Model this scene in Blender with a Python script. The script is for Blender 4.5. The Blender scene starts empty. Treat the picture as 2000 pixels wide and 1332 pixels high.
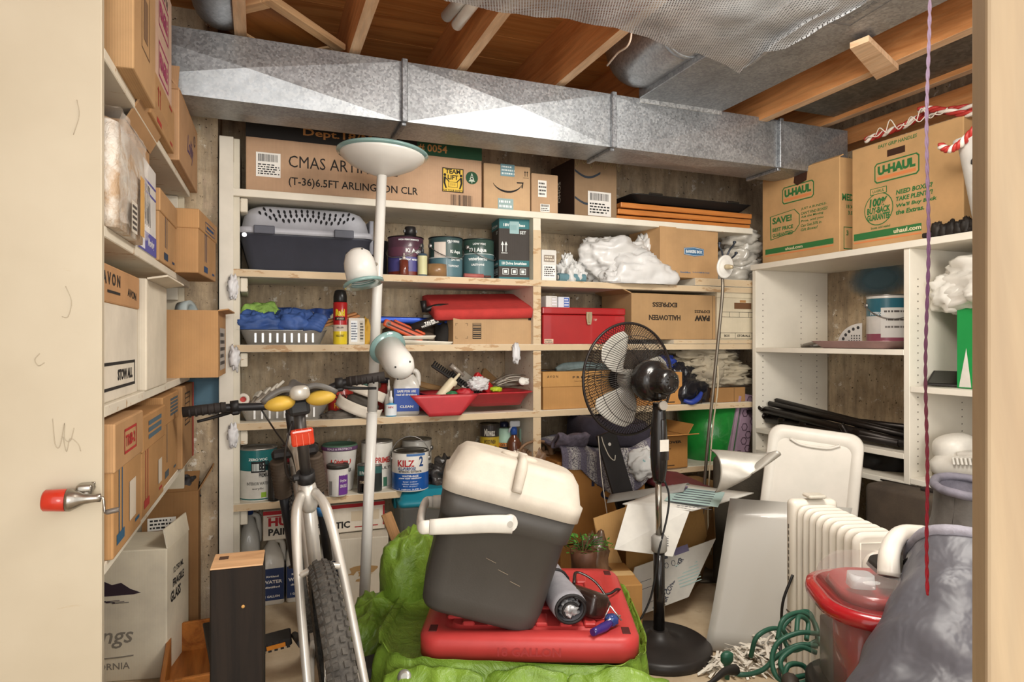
import bpy, bmesh, math, random
from mathutils import Vector, Matrix, noise
R = math.radians
SC = bpy.context.scene
COL = SC.collection
# ---------------------------------------------------------------- camera
YAW = R(21.3)
FPX = 1280.0
CZ = 1.2
SN, CS = math.sin(YAW), math.cos(YAW)
cd = bpy.data.cameras.new('camera')
cd.lens = 36 * FPX / 2000
cd.sensor_width = 36
cd.clip_start = .02
cam = bpy.data.objects.new('camera', cd)
COL.objects.link(cam)
cam.location = (0, 0, CZ)
cam.rotation_euler = (R(90), 0, -YAW)
SC.camera = cam
# ---------------------------------------------------------------- light
SC.view_settings.view_transform = 'Standard'
SC.view_settings.look = 'None'
SC.view_settings.gamma = 1
SC.view_settings.exposure = 0.22
SC.view_settings.use_curve_mapping = False
w = bpy.data.worlds.new('world')
SC.world = w
w.use_nodes = True
w.node_tree.nodes['Background'].inputs[0].default_value = (1.0, .97, .93, 1)
w.node_tree.nodes['Background'].inputs[1].default_value = 1.75


def lamp(name, kind, loc, power, color, size=.1, rot=None):
    d = bpy.data.lights.new(name, kind)
    d.energy = power
    d.color = color
    if kind == 'POINT':
        d.shadow_soft_size = size
    if kind == 'AREA':
        d.shape = 'DISK'
        d.size = size
    o = bpy.data.objects.new(name, d)
    COL.objects.link(o)
    o.location = loc
    if rot:
        o.rotation_euler = rot
    return o


# bare bulb on the joists just inside the doorway
lamp('ceiling_bulb_light', 'POINT', (1.0, .9, 2.10), 17, (1, .90, .78), .06)
lamp('rear_fill_light', 'AREA', (.1, -2.3, 1.5), 58, (1, .97, .92), 1.6, (R(97), 0, R(-22)))  # unseen disk added behind the camera as soft fill

lamp('room_fill_light', 'AREA', (1.35, 1.35, 2.2), 34, (1, .95, .87), .7, (R(28), 0, R(-10)))  # added fill disk without a fixture, brightens the back shelves

# ---------------------------------------------------------------- where things stand (rays from the survey point)
def ray(px, py=666):
    t = (px - 1000) / FPX
    return Vector((SN + CS * t, CS - SN * t, (666 - py) / FPX))


def onY(px, py, Y):
    v = ray(px, py)
    return v * (Y / v.y) + Vector((0, 0, CZ))


def onX(px, py, X):
    v = ray(px, py)
    return v * (X / v.x) + Vector((0, 0, CZ))


def onZ(px, py, Z):
    v = ray(px, py)
    return v * ((Z - CZ) / v.z) + Vector((0, 0, CZ))


def onD(px, py, D):
    return ray(px, py) * D + Vector((0, 0, CZ))


# ---------------------------------------------------------------- materials
def lin(c):
    if isinstance(c, str):
        c = c.lstrip('#')
        c = [int(c[i:i + 2], 16) / 255 for i in (0, 2, 4)]
    return tuple(x / 12.92 if x <= .04045 else ((x + .055) / 1.055) ** 2.4 for x in c)


MATS = {}


class NT:
    def __init__(s, name):
        s.m = bpy.data.materials.new(name)
        s.m.use_nodes = True
        s.t = s.m.node_tree
        s.b = s.t.nodes['Principled BSDF']
        s.tc = s.t.nodes.new('ShaderNodeTexCoord')

    def n(s, k, **kw):
        o = s.t.nodes.new('ShaderNode' + k)
        for a, b in kw.items():
            if a in o.bl_rna.properties:
                setattr(o, a, b)
            else:
                o.inputs[a.replace('_', ' ')].default_value = b
        return o

    def l(s, a, b):
        s.t.links.new(a, b)

    def coords(s, scale=(1, 1, 1), rot=(0, 0, 0)):
        mp = s.n('Mapping')
        mp.inputs['Scale'].default_value = scale
        mp.inputs['Rotation'].default_value = rot
        s.l(s.tc.outputs['Object'], mp.inputs['Vector'])
        return mp.outputs[0]

    def noise(s, vec, scale, detail=4, rough=.6, dist=0):
        o = s.n('TexNoise')
        o.inputs['Scale'].default_value = scale
        o.inputs['Detail'].default_value = detail
        o.inputs['Roughness'].default_value = rough
        o.inputs['Distortion'].default_value = dist
        s.l(vec, o.inputs['Vector'])
        return o.outputs['Fac']

    def ramp(s, fac, stops):
        o = s.n('ValToRGB')
        e = o.color_ramp.elements
        while len(e) < len(stops):
            e.new(.5)
        for k, (p, c) in enumerate(stops):
            e[k].position = p
            e[k].color = (*lin(c), 1)
        s.l(fac, o.inputs['Fac'])
        return o.outputs[0]

    def mix(s, fac, a, b, mode='MIX'):
        o = s.n('MixRGB')
        o.blend_type = mode
        for i, v in ((0, fac), (1, a), (2, b)):
            if hasattr(v, 'links'):
                s.l(v, o.inputs[i])
            elif i == 0:
                o.inputs[0].default_value = v
            else:
                o.inputs[i].default_value = (*lin(v), 1)
        return o.outputs[0]

    def bump(s, h, strength=.3, dist=.01):
        o = s.n('Bump')
        o.inputs['Strength'].default_value = strength
        o.inputs['Distance'].default_value = dist
        s.l(h, o.inputs['Height'])
        s.l(o.outputs[0], s.b.inputs['Normal'])

    def base(s, c):
        if hasattr(c, 'links'):
            s.l(c, s.b.inputs['Base Color'])
        else:
            s.b.inputs['Base Color'].default_value = (*lin(c), 1)

    def set(s, rough=.5, metal=0, spec=.5, trans=0, coat=0, alpha=1, ior=1.45):
        i = s.b.inputs
        i['Roughness'].default_value = rough
        i['Metallic'].default_value = metal
        i['Specular IOR Level'].default_value = spec
        i['Transmission Weight'].default_value = trans
        i['Coat Weight'].default_value = coat
        i['Alpha'].default_value = alpha
        i['IOR'].default_value = ior


def shade(c, k):
    c = c.lstrip('#')
    v = [min(255, max(0, int(int(c[i:i + 2], 16) * k))) for i in (0, 2, 4)]
    return '%02x%02x%02x' % tuple(v)


def P(col, rough=.5, metal=0, var=.06, vs=9, bump=0, bs=80, spec=.4, trans=0, coat=0, alpha=1):
    key = ('P', col, rough, metal, var, vs, bump, bs, spec, trans, coat, alpha)
    if key in MATS:
        return MATS[key]
    t = NT('paint_' + col)
    v = t.coords()
    if var:
        t.base(t.ramp(t.noise(v, vs), [(.3, shade(col, 1 - var)), (.7, shade(col, 1 + var))]))
    else:
        t.base(col)
    if bump:
        t.bump(t.noise(v, bs, 3), bump, .004)
    t.set(rough, metal, spec, trans, coat, alpha)
    MATS[key] = t.m
    return t.m


def CARD(col='b98d62'):
    key = ('C', col)
    if key in MATS:
        return MATS[key]
    t = NT('cardboard_' + col)
    v = t.coords()
    a = t.ramp(t.noise(v, 5, 5), [(.3, shade(col, .93)), (.7, shade(col, 1.05))])
    wv = t.n('TexWave')
    wv.bands_direction = 'X'
    wv.inputs['Scale'].default_value = 60
    wv.inputs['Distortion'].default_value = .4
    t.l(v, wv.inputs['Vector'])
    t.base(t.mix(.06, a, wv.outputs[0], 'OVERLAY'))
    t.bump(t.noise(v, 30, 4), .15, .004)
    t.set(.8, 0, .25)
    MATS[key] = t.m
    return t.m


def WOOD(c1, c2, axis=1, sc=1.0, rough=.6, dirt=None):
    key = ('W', c1, c2, axis, sc, rough, dirt)
    if key in MATS:
        return MATS[key]
    t = NT('wood_' + c1)
    s = [14 * sc, 14 * sc, 14 * sc]
    s[axis] = 1.1 * sc
    v = t.coords(tuple(s))
    f = t.noise(v, 1.0, 6, .65, 1.2)
    g = t.noise(v, 6, 3, .6, .3)
    c = t.ramp(f, [(.3, c1), (.55, c2), (.75, shade(c2, 1.1))])
    c = t.mix(.25, c, t.ramp(g, [(.35, shade(c1, .8)), (.65, shade(c2, 1.1))]), 'MULTIPLY')
    if dirt:
        c = t.mix(t.ramp(t.noise(t.coords(), 3, 6, .7), [(.5, '000000'), (.62, 'ffffff')]), c, dirt)
    t.base(c)
    t.bump(g, .15, .003)
    t.set(rough, 0, .3)
    MATS[key] = t.m
    return t.m


def GALV(lo='94989c', hi='b4b8bb', rough=.40, scale=120):
    key = ('G', lo, hi, rough, scale)
    if key in MATS:
        return MATS[key]
    t = NT('galvanized_sheet')
    v = t.coords()
    vo = t.n('TexVoronoi')
    vo.inputs['Scale'].default_value = scale
    t.l(v, vo.inputs['Vector'])
    bw = t.n('RGBToBW')
    t.l(vo.outputs['Color'], bw.inputs[0])
    c = t.ramp(bw.outputs[0], [(.15, lo), (.85, hi)])
    c = t.mix(.5, c, t.ramp(t.noise(v, 4, 6, .7), [(.3, '9a9a9a'), (.65, 'ffffff')]), 'MULTIPLY')
    t.base(c)
    mr = t.n('MapRange')
    mr.inputs[3].default_value = rough - .03
    mr.inputs[4].default_value = rough + .09
    t.l(bw.outputs[0], mr.inputs[0])
    t.set(rough, .7, .5)
    t.l(mr.outputs[0], t.b.inputs['Roughness'])
    t.bump(t.noise(v, 7, 3), .10, .02)
    MATS[key] = t.m
    return t.m


def CONCRETE():
    if 'conc' in MATS:
        return MATS['conc']
    t = NT('board_formed_concrete')
    v = t.coords((1, 1, 1))
    st = t.coords((9, 9, 1.2))
    c = t.ramp(t.noise(v, 2.2, 8, .7), [(.32, '85786a'), (.5, 'b0a18c'), (.68, 'd2c6b2')])
    c = t.mix(.45, c, t.ramp(t.noise(st, 2.5, 6, .7), [(.35, '7a705f'), (.6, 'dcd0ba')]), 'OVERLAY')
    sp = t.noise(v, 55, 3, .7)
    c = t.mix(t.ramp(sp, [(.63, '000000'), (.68, 'ffffff')]), c, '4b4338')
    c = t.mix(t.ramp(t.noise(v, 13, 6, .75), [(.60, '000000'), (.66, 'ffffff')]), c, 'd9d2c4')
    t.base(c)
    t.bump(t.noise(v, 40, 6, .7), .5, .01)
    t.set(.9, 0, .2)
    MATS['conc'] = t.m
    return t.m


def SHELFPAINT(col='ddd5c4', chip=.62):
    key = ('S', col, chip)
    if key in MATS:
        return MATS[key]
    t = NT('worn_shelf_paint')
    v = t.coords()
    f = t.noise(t.coords((3, 10, 10)), 3.2, 6, .65)
    c = t.ramp(t.noise(v, 5, 4), [(.3, shade(col, .95)), (.7, shade(col, 1.03))])
    c = t.mix(t.ramp(f, [(chip, '000000'), (chip + .03, 'ffffff')]), c, 'b3926c')
    t.base(c)
    t.set(.55, 0, .35)
    t.bump(f, .1, .003)
    MATS[key] = t.m
    return t.m


def CLEAR(col='ffffff', rough=.08, alpha=.25):
    key = ('CL', col, rough, alpha)
    if key in MATS:
        return MATS[key]
    t = NT('clear_plastic_' + col)
    t.base(col)
    t.set(rough, 0, .5, 0, 0, alpha)
    MATS[key] = t.m
    return t.m


def SCREEN():
    if 'screen' in MATS:
        return MATS['screen']
    t = NT('woven_wire_screen')
    v = t.coords((1, 1, 0), (0, 0, R(22)))
    sx = t.n('SeparateXYZ')
    t.l(v, sx.inputs[0])

    def band(o, freq):
        m = t.n('Math', operation='MULTIPLY')
        m.inputs[1].default_value = freq * math.pi * 2
        t.l(o, m.inputs[0])
        s = t.n('Math', operation='SINE')
        t.l(m.outputs[0], s.inputs[0])
        g = t.n('Math', operation='GREATER_THAN')
        g.inputs[1].default_value = .15
        t.l(s.outputs[0], g.inputs[0])
        return g.outputs[0]
    mx = t.n('Math', operation='MAXIMUM')
    t.l(band(sx.outputs[0], 115), mx.inputs[0])
    t.l(band(sx.outputs[1], 115), mx.inputs[1])
    ma = t.n('Math', operation='MAXIMUM')
    ma.inputs[1].default_value = .55
    t.l(mx.outputs[0], ma.inputs[0])
    t.l(ma.outputs[0], t.b.inputs['Alpha'])
    t.base(t.mix(mx.outputs[0], '3a3b3d', t.ramp(t.noise(v, 6, 3), [(.3, '9b9d9f'), (.7, 'c5c7c9')])))
    t.b.inputs['Roughness'].default_value = .4
    t.b.inputs['Metallic'].default_value = .5
    MATS['screen'] = t.m
    return t.m


# ---------------------------------------------------------------- mesh builder
TXT = {}


def text_geo(s, bold=.0, shear=0.0, spacing=1.0):
    k = (s, bold, shear, spacing)
    if k in TXT:
        return TXT[k]
    c = bpy.data.curves.new('lettering', 'FONT')
    c.body = s
    c.size = 1
    c.offset = bold
    c.shear = shear
    c.space_character = spacing
    c.align_x = 'CENTER'
    c.align_y = 'CENTER'
    c.resolution_u = 2
    o = bpy.data.objects.new('lettering', c)
    me = o.to_mesh()
    vs = [v.co.copy() for v in me.vertices]
    fs = [tuple(p.vertices) for p in me.polygons]
    o.to_mesh_clear()
    bpy.data.objects.remove(o)
    bpy.data.curves.remove(c)
    if vs:
        x0 = min(v.x for v in vs); x1 = max(v.x for v in vs)
        y0 = min(v.y for v in vs); y1 = max(v.y for v in vs)
        vs = [Vector((v.x - (x0 + x1) / 2, v.y - (y0 + y1) / 2, 0)) for v in vs]
        TXT[k] = (vs, fs, x1 - x0, y1 - y0)
    else:
        TXT[k] = ([], [], 1, 1)
    return TXT[k]


def nz(p, seed=0.0):
    return noise.noise(Vector((p[0] + seed * 17.3, p[1] - seed * 9.1, p[2] + seed * 5.7)))


class MB:
    def __init__(s):
        s.v = []; s.f = []; s.mi = []; s.sm = []

    def add(s, vs, fs, mat=0, smooth=False, M=None):
        b = len(s.v)
        if M is not None:
            vs = [M @ Vector(v) for v in vs]
        s.v += [tuple(v) for v in vs]
        for f in fs:
            s.f.append(tuple(b + i for i in f))
            s.mi.append(mat)
            s.sm.append(smooth)
        return s

    def bm(s, bm, mat=0, smooth=False, M=None):
        bm.verts.ensure_lookup_table()
        for i, v in enumerate(bm.verts):
            v.index = i
        s.add([v.co.copy() for v in bm.verts], [[v.index for v in f.verts] for f in bm.faces], mat, smooth, M)
        bm.free()
        return s

    def box(s, c, size, mat=0, M=None, bev=0, seg=1, taper=None, smooth=False):
        b = bmesh.new()
        bmesh.ops.create_cube(b, size=1)
        for v in b.verts:
            k = 1.0
            if taper is not None and v.co.z < 0:
                k = taper
            v.co = Vector((v.co.x * size[0] * k, v.co.y * size[1] * k, v.co.z * size[2]))
        if bev:
            bmesh.ops.bevel(b, geom=b.edges[:], offset=bev, segments=seg, affect='EDGES', profile=.5)
        T = Matrix.Translation(Vector(c))
        return s.bm(b, mat, smooth or seg > 2, (M @ T) if M is not None else T)

    def lathe(s, prof, n=32, mat=0, M=None, smooth=True, cap0=True, cap1=True):
        vs = []; fs = []; ms = []
        for p in prof:
            for k in range(n):
                a = 2 * math.pi * k / n
                vs.append((p[0] * math.cos(a), p[0] * math.sin(a), p[1]))
        b = len(s.v)
        s.add(vs, [], 0, False, M)
        for i in range(len(prof) - 1):
            m = prof[i + 1][2] if len(prof[i + 1]) > 2 else mat
            for k in range(n):
                k2 = (k + 1) % n
                s.f.append((b + i * n + k, b + i * n + k2, b + (i + 1) * n + k2, b + (i + 1) * n + k))
                s.mi.append(m)
                s.sm.append(smooth)
        if cap0:
            s.f.append(tuple(b + k for k in range(n))[::-1]); s.mi.append(prof[0][2] if len(prof[0]) > 2 else mat); s.sm.append(False)
        if cap1:
            j = (len(prof) - 1) * n
            s.f.append(tuple(b + j + k for k in range(n))); s.mi.append(prof[-1][2] if len(prof[-1]) > 2 else mat); s.sm.append(False)
        return s

    def cyl(s, c, r, h, mat=0, n=24, M=None, r2=None, smooth=True):
        r2 = r if r2 is None else r2
        T = Matrix.Translation(Vector(c))
        return s.lathe([(r, 0), (r2, h)], n, mat, (M @ T) if M is not None else T, smooth)

    def tube(s, pts, r, n=8, mat=0, M=None, spl=0, closed=False, smooth=True, flat=1.0):
        pts = [Vector(p) for p in pts]
        if spl:
            pts = spline(pts, spl, closed)
        m = len(pts)
        if not hasattr(r, '__len__'):
            rs = [r] * m
        else:
            rs = [r[0] + (r[-1] - r[0]) * 0 for _ in pts]
            for i in range(m):
                x = i / (m - 1) * (len(r) - 1)
                k = min(int(x), len(r) - 2)
                rs[i] = r[k] + (r[k + 1] - r[k]) * (x - k)
        vs = []; fs = []
        up = None
        for i, p in enumerate(pts):
            a = pts[(i + 1) % m] if (closed or i < m - 1) else p
            b = pts[i - 1] if (closed or i > 0) else p
            t = (a - b)
            if t.length < 1e-9:
                t = Vector((0, 0, 1))
            t.normalize()
            if up is None:
                up = Vector((0, 0, 1)) if abs(t.z) < .9 else Vector((1, 0, 0))
            x = t.cross(up)
            if x.length < 1e-6:
                x = t.orthogonal()
            x.normalize()
            y = x.cross(t).normalized()
            up = y
            for k in range(n):
                an = 2 * math.pi * k / n
                vs.append(p + x * (rs[i] * math.cos(an)) + y * (rs[i] * flat * math.sin(an)))
        for i in range(m if closed else m - 1):
            for k in range(n):
                k2 = (k + 1) % n; j = (i + 1) % m
                fs.append((i * n + k, i * n + k2, j * n + k2, j * n + k))
        s.add(vs, fs, mat, smooth, M)
        if not closed:
            b = len(s.v) - len(vs)
            for q in ([b + k for k in range(n)][::-1], [b + (m - 1) * n + k for k in range(n)]):
                s.f.append(tuple(q)); s.mi.append(mat); s.sm.append(False)
        return s

    def rod(s, a, b, r, mat=0, n=10, M=None, r2=None):
        return s.tube([a, b], r if r2 is None else [r, r2], n, mat, M)

    def sheet(s, fn, nu, nv, mat=0, th=0.0, M=None, smooth=True):
        g = [[Vector(fn(i / nu, j / nv)) for i in range(nu + 1)] for j in range(nv + 1)]
        vs = [p for row in g for p in row]
        fs = []
        W = nu + 1
        for j in range(nv):
            for i in range(nu):
                fs.append((j * W + i, j * W + i + 1, (j + 1) * W + i + 1, (j + 1) * W + i))
        if th:
            nr = []
            for j in range(nv + 1):
                for i in range(nu + 1):
                    a = g[j][min(i + 1, nu)] - g[j][max(i - 1, 0)]
                    b = g[min(j + 1, nv)][i] - g[max(j - 1, 0)][i]
                    q = a.cross(b)
                    nr.append(q.normalized() if q.length > 1e-12 else Vector((0, 0, 1)))
            k = len(vs)
            vs2 = [p - q * th for p, q in zip(vs, nr)]
            fs2 = [tuple(k + i for i in f[::-1]) for f in fs]
            rim = [j for j in range(W)] + [j * W + nu for j in range(1, nv + 1)] + [nv * W + i for i in range(nu - 1, -1, -1)] + [j * W for j in range(nv - 1, 0, -1)]
            fs3 = [(rim[(q + 1) % len(rim)], rim[q], k + rim[q], k + rim[(q + 1) % len(rim)]) for q in range(len(rim))]
            vs = vs + vs2
            fs = fs + fs2 + fs3
        return s.add(vs, fs, mat, smooth, M)

    def lump(s, c, r, seed=1, amp=.25, fr=2.2, ridge=.5, flat=True, mat=0, nu=56, nv=36, M=None, pw=.75):
        """A crumpled ellipsoid that sits on its flat underside."""
        c = Vector(c)

        def fn(u, v):
            a = u * 2 * math.pi
            b = (v - .5) * math.pi
            cb = abs(math.cos(b)) ** pw
            d = Vector((math.cos(a) * cb, math.sin(a) * cb, math.copysign(abs(math.sin(b)) ** pw, math.sin(b))))
            q = d * fr
            k = 1 + amp * nz(q, seed) * .95
            k += amp * ridge * .75 * (.4 - abs(nz(q * 2.1, seed + 3)) * 1.8)
            k += amp * ridge * .28 * (.4 - abs(nz(q * 4.7, seed + 7)) * 2)
            p = Vector((d.x * r[0] * k, d.y * r[1] * k, d.z * r[2] * k))
            if flat and p.z < 0:
                p.z = max(p.z, -r[2] * .02)
            return c + p
        return s.sheet(fn, nu, nv, mat, 0, M)

    def text(s, string, size, M, mat=0, bold=.02, shear=0.0, width=None, spacing=1.0):
        """size = cap height; M takes the text plane (x right, y up, z out) into the part."""
        vs, fs, wd, ht = text_geo(string, bold, shear, spacing)
        k = size / max(.3, ht if len(string) > 0 else 1)
        kx = k if width is None else width / wd
        return s.add([(v.x * kx, v.y * k, 0) for v in vs], fs, mat, False, M)

    def text_cyl(s, string, size, rad, z, ang, mat=0, bold=.02, width=None, M=None, c=(0, 0)):
        vs, fs, wd, ht = text_geo(string, bold)
        k = size / ht
        kx = k if width is None else width / wd
        o = []
        for v in vs:
            a = ang + v.x * kx / rad
            o.append((c[0] + rad * math.cos(a), c[1] + rad * math.sin(a), z + v.y * k))
        return s.add(o, fs, mat, False, M)

    def patch_cyl(s, rad, z0, z1, a0, a1, mat=0, n=10, M=None):
        vs = []
        for i in range(n + 1):
            a = a0 + (a1 - a0) * i / n
            vs += [(rad * math.cos(a), rad * math.sin(a), z0), (rad * math.cos(a), rad * math.sin(a), z1)]
        return s.add(vs, [(2 * i, 2 * i + 2, 2 * i + 3, 2 * i + 1) for i in range(n)], mat, True, M)

    def rect(s, w, h, M, mat=0, x=0, y=0, z=0):
        return s.add([(x - w / 2, y - h / 2, z), (x + w / 2, y - h / 2, z), (x + w / 2, y + h / 2, z), (x - w / 2, y + h / 2, z)], [(0, 1, 2, 3)], mat, False, M)

    def frame(s, w, h, t, M, mat=0, x=0, y=0, z=0):
        for (a, b, c, d) in ((w, t, 0, h / 2 - t / 2), (w, t, 0, -h / 2 + t / 2), (t, h, w / 2 - t / 2, 0), (t, h, -w / 2 + t / 2, 0)):
            s.rect(a, b, M, mat, x + c, y + d, z)
        return s

    def poly(s, pts, M, mat=0, z=0):
        return s.add([(p[0], p[1], z) for p in pts], [tuple(range(len(pts)))], mat, False, M)

    def prism(s, pts, h, mat=0, M=None):
        n = len(pts)
        vs = [(p[0], p[1], 0) for p in pts] + [(p[0], p[1], h) for p in pts]
        fs = [tuple(range(n))[::-1], tuple(range(n, 2 * n))] + [(i, (i + 1) % n, n + (i + 1) % n, n + i) for i in range(n)]
        return s.add(vs, fs, mat, False, M)

    def build(s, name, mats, parent=None, bevel=0):
        me = bpy.data.meshes.new(name)
        me.from_pydata(s.v, [], s.f)
        if not isinstance(mats, (list, tuple)):
            mats = [mats]
        for m in mats:
            me.materials.append(m)
        me.polygons.foreach_set('material_index', [min(i, len(mats) - 1) for i in s.mi])
        me.polygons.foreach_set('use_smooth', s.sm)
        me.update()
        o = bpy.data.objects.new(name, me)
        COL.objects.link(o)
        if parent is not None:
            o.parent = parent
        if bevel:
            b = o.modifiers.new('edge', 'BEVEL')
            b.width = bevel
            b.segments = 2
            b.limit_method = 'ANGLE'
        return o


def spline(pts, k=6, closed=False):
    out = []
    n = len(pts)
    for i in range(n if closed else n - 1):
        p1, p2 = pts[i], pts[(i + 1) % n]
        p0 = pts[i - 1] if (closed or i > 0) else p1 * 2 - p2
        p3 = pts[(i + 2) % n] if (closed or i + 2 < n) else p2 * 2 - p1
        for j in range(k):
            t = j / k
            out.append(.5 * ((2 * p1) + (p2 - p0) * t + (2 * p0 - 5 * p1 + 4 * p2 - p3) * t * t + (3 * p1 - p0 - 3 * p2 + p3) * t ** 3))
    if not closed:
        out.append(pts[-1])
    return out


def loft(m, rings, mat=0, M=None, n=6, smooth=True, caps=(True, True)):
    """Rounded rectangles (z, width, depth, corner radius[, cx, cy]) skinned bottom to top."""
    vs = []; fs = []
    for q in rings:
        z, w, d, r = q[:4]
        cx, cy = (q[4], q[5]) if len(q) > 4 else (0, 0)
        r = min(r, w / 2 - 1e-5, d / 2 - 1e-5)
        for k, (sx, sy) in enumerate(((1, 1), (-1, 1), (-1, -1), (1, -1))):
            for i in range(n):
                a = (k + i / (n - 1)) * math.pi / 2
                vs.append((cx + sx * (w / 2 - r) + r * math.cos(a), cy + sy * (d / 2 - r) + r * math.sin(a), z))
    K = 4 * n
    for i in range(len(rings) - 1):
        for k in range(K):
            k2 = (k + 1) % K
            fs.append((i * K + k, i * K + k2, (i + 1) * K + k2, (i + 1) * K + k))
    m.add(vs, fs, mat, smooth, M)
    b = len(m.v) - len(vs)
    if caps[0]:
        m.f.append(tuple(b + k for k in range(K))[::-1]); m.mi.append(mat); m.sm.append(False)
    if caps[1]:
        m.f.append(tuple(b + (len(rings) - 1) * K + k for k in range(K))); m.mi.append(mat); m.sm.append(False)
    return m


def tag(o, label=None, cat=None, group=None, kind=None):
    if label:
        o['label'] = label
    if cat:
        o['category'] = cat
    if group:
        o['group'] = group
    if kind:
        o['kind'] = kind
    return o


def thing(name, label, cat, loc, rz=0, group=None, rot=None):
    o = bpy.data.objects.new(name, None)
    o.empty_display_size = .05
    COL.objects.link(o)
    o.location = loc
    o.rotation_euler = rot if rot else (0, 0, rz)
    return tag(o, label, cat, group)


def solo(mb, mats, name, label, cat, loc=(0, 0, 0), rz=0, group=None, rot=None, bevel=0, kind=None):
    o = mb.build(name, mats, None, bevel)
    o.location = loc
    o.rotation_euler = rot if rot else (0, 0, rz)
    return tag(o, label, cat, group, kind)


def struct(mb, mats, name, bevel=0):
    return tag(mb.build(name, mats, None, bevel), kind='structure')


def face(f, size, eps=.0008):
    """Text plane on one face of a box of that size standing on z=0: x right, y up, z outward, origin at the face centre."""
    w, d, h = size
    t = {'F': ((1, 0, 0), (0, 0, 1), (0, -1, 0), (0, -d / 2 - eps, h / 2)),
         'B': ((-1, 0, 0), (0, 0, 1), (0, 1, 0), (0, d / 2 + eps, h / 2)),
         'R': ((0, 1, 0), (0, 0, 1), (1, 0, 0), (w / 2 + eps, 0, h / 2)),
         'L': ((0, -1, 0), (0, 0, 1), (-1, 0, 0), (-w / 2 - eps, 0, h / 2)),
         'T': ((1, 0, 0), (0, 1, 0), (0, 0, 1), (0, 0, h + eps))}[f]
    M = Matrix.Identity(4)
    for k in range(4):
        for r in range(3):
            M[r][k] = t[k][r]
    return M


def at(M, x, y, rz=0, z=0):
    return M @ Matrix.Translation((x, y, z)) @ Matrix.Rotation(rz, 4, 'Z')


BLACK = '1b1a1a'
INK = P('2a2522', .7, var=0)


def fx(px, Y):
    return onY(px, 666, Y).x


def fz(px, py, Y):
    return onY(px, py, Y).z


def span(x0, x1, Y):
    a, b = fx(x0, Y), fx(x1, Y)
    return (a + b) / 2, b - a


def carton(name, label, cat, size, loc, rz=0, col='b98d62', group=None, rot=None, marks=None, mats=None, lid=0, lidcol=None,
           tape='T', stickers=None, openbox=0, flaps=(), inks=None, bev=.004, lidmarks=None, seams=True):
    """Cardboard box standing on z=0 of its own empty. marks(mb, size) prints on the body; stickers are paper labels
    (face, x, y, w, h, rows); openbox leaves the top open; flaps are (side, angle, reach)."""
    w, d, h = size
    t = thing(name, label, cat, loc, rz, group, rot)
    ms = [CARD(col)] + [P(c, .75, var=0) if isinstance(c, str) else c for c in (inks or [BLACK])]
    m = MB()
    if openbox:
        k = .006
        for c, sz in (((0, -d / 2 + k / 2, h / 2), (w, k, h)), ((0, d / 2 - k / 2, h / 2), (w, k, h)), ((-w / 2 + k / 2, 0, h / 2), (k, d - 2 * k, h)),
                      ((w / 2 - k / 2, 0, h / 2), (k, d - 2 * k, h)), ((0, 0, k / 2), (w - 2 * k, d - 2 * k, k))):
            m.box(c, sz)
    else:
        m.box((0, 0, h / 2), size, bev=bev, seg=2)
    if marks:
        marks(m, size)
    m.build('body', ms, t)
    if lid:
        L = MB()
        g = .008
        L.box((0, 0, h - lid / 2 + g / 2), (w + g, d + g, lid + g), bev=bev, seg=2)
        if lidmarks:
            lidmarks(L, (w + g, d + g, h + g))
        L.build('lid', [CARD(lidcol or shade(col, 1.03))] + ms[1:], t)
    elif not openbox and tape:
        T = MB()
        T.box((0, 0, h + .0008), (w * .98, .05, .001))
        for sx in (-1, 1):
            T.box((sx * (w / 2 + .0006), 0, h - .03), (.001, .05, .06))
        T.build('packing_tape', P('c9a877', .25, var=.05, coat=.4), t)
    for (sd, ang, reach) in flaps:
        F = MB()
        L_, off = ((w, d / 2) if sd in 'FB' else (d, w / 2))
        F.box((0, -reach / 2, 0), (L_ * .98, reach, .005))
        f = F.build('flap', ms[0], t)
        f.location = {'F': (0, -off, h), 'B': (0, off, h), 'L': (-off, 0, h), 'R': (off, 0, h)}[sd]
        f.rotation_euler = (ang, 0, {'F': 0, 'R': R(90), 'B': R(180), 'L': R(-90)}[sd])
    for st in (stickers or []):
        sticker(t, size, *st)
    return t


def sticker(t, size, f, x, y, sw, sh, rows=4, col='e9e6df', inkc=BLACK, bars=0, rz=0, name='paper_label'):
    S = MB()
    M = at(face(f, size, .0015), x, y, rz)
    S.rect(sw, sh, M)
    rnd = random.Random(int(abs(x * 1e4) + abs(y * 1e3) + rows))
    y0 = sh * .42
    if bars:
        bw = sw * .8
        xx = -bw / 2
        while xx < bw / 2:
            q = rnd.choice((.012, .02, .03)) * bw
            S.rect(q, sh * .3, M, 1, xx, sh * .5 - sh * .22, .0006)
            xx += q + rnd.choice((.015, .02, .035)) * bw
        y0 = sh * .05
    rh = (y0 + sh * .42) / max(1, rows)
    for k in range(rows):
        xx = -sw * .42
        yy = y0 - rh * (k + .5)
        end = sw * (.42 if k % 3 else .25)
        while xx < end:
            q = rnd.uniform(.05, .16) * sw
            S.rect(min(q, end - xx + .001), rh * .5, M, 1, xx + q / 2, yy, .0006)
            xx += q + sw * .04
    return S.build(name, [P(col, .5, var=.03), P(inkc, .6, var=0)], t)
# ---------------------------------------------------------------- the room shell
XR = 3.16       # right wall
YB = 3.42       # back wall
LN = Vector((-.289, 1.548, 0))          # near front corner of the left shelving
LU = Vector((.0288, .9996, 0))
LNN = Vector((-.9996, .0288, 0))
LROT = -math.atan2(.0288, .9996)


def LS(s, d, z):
    return LN + LU * s + LNN * d + Vector((0, 0, z))


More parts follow.
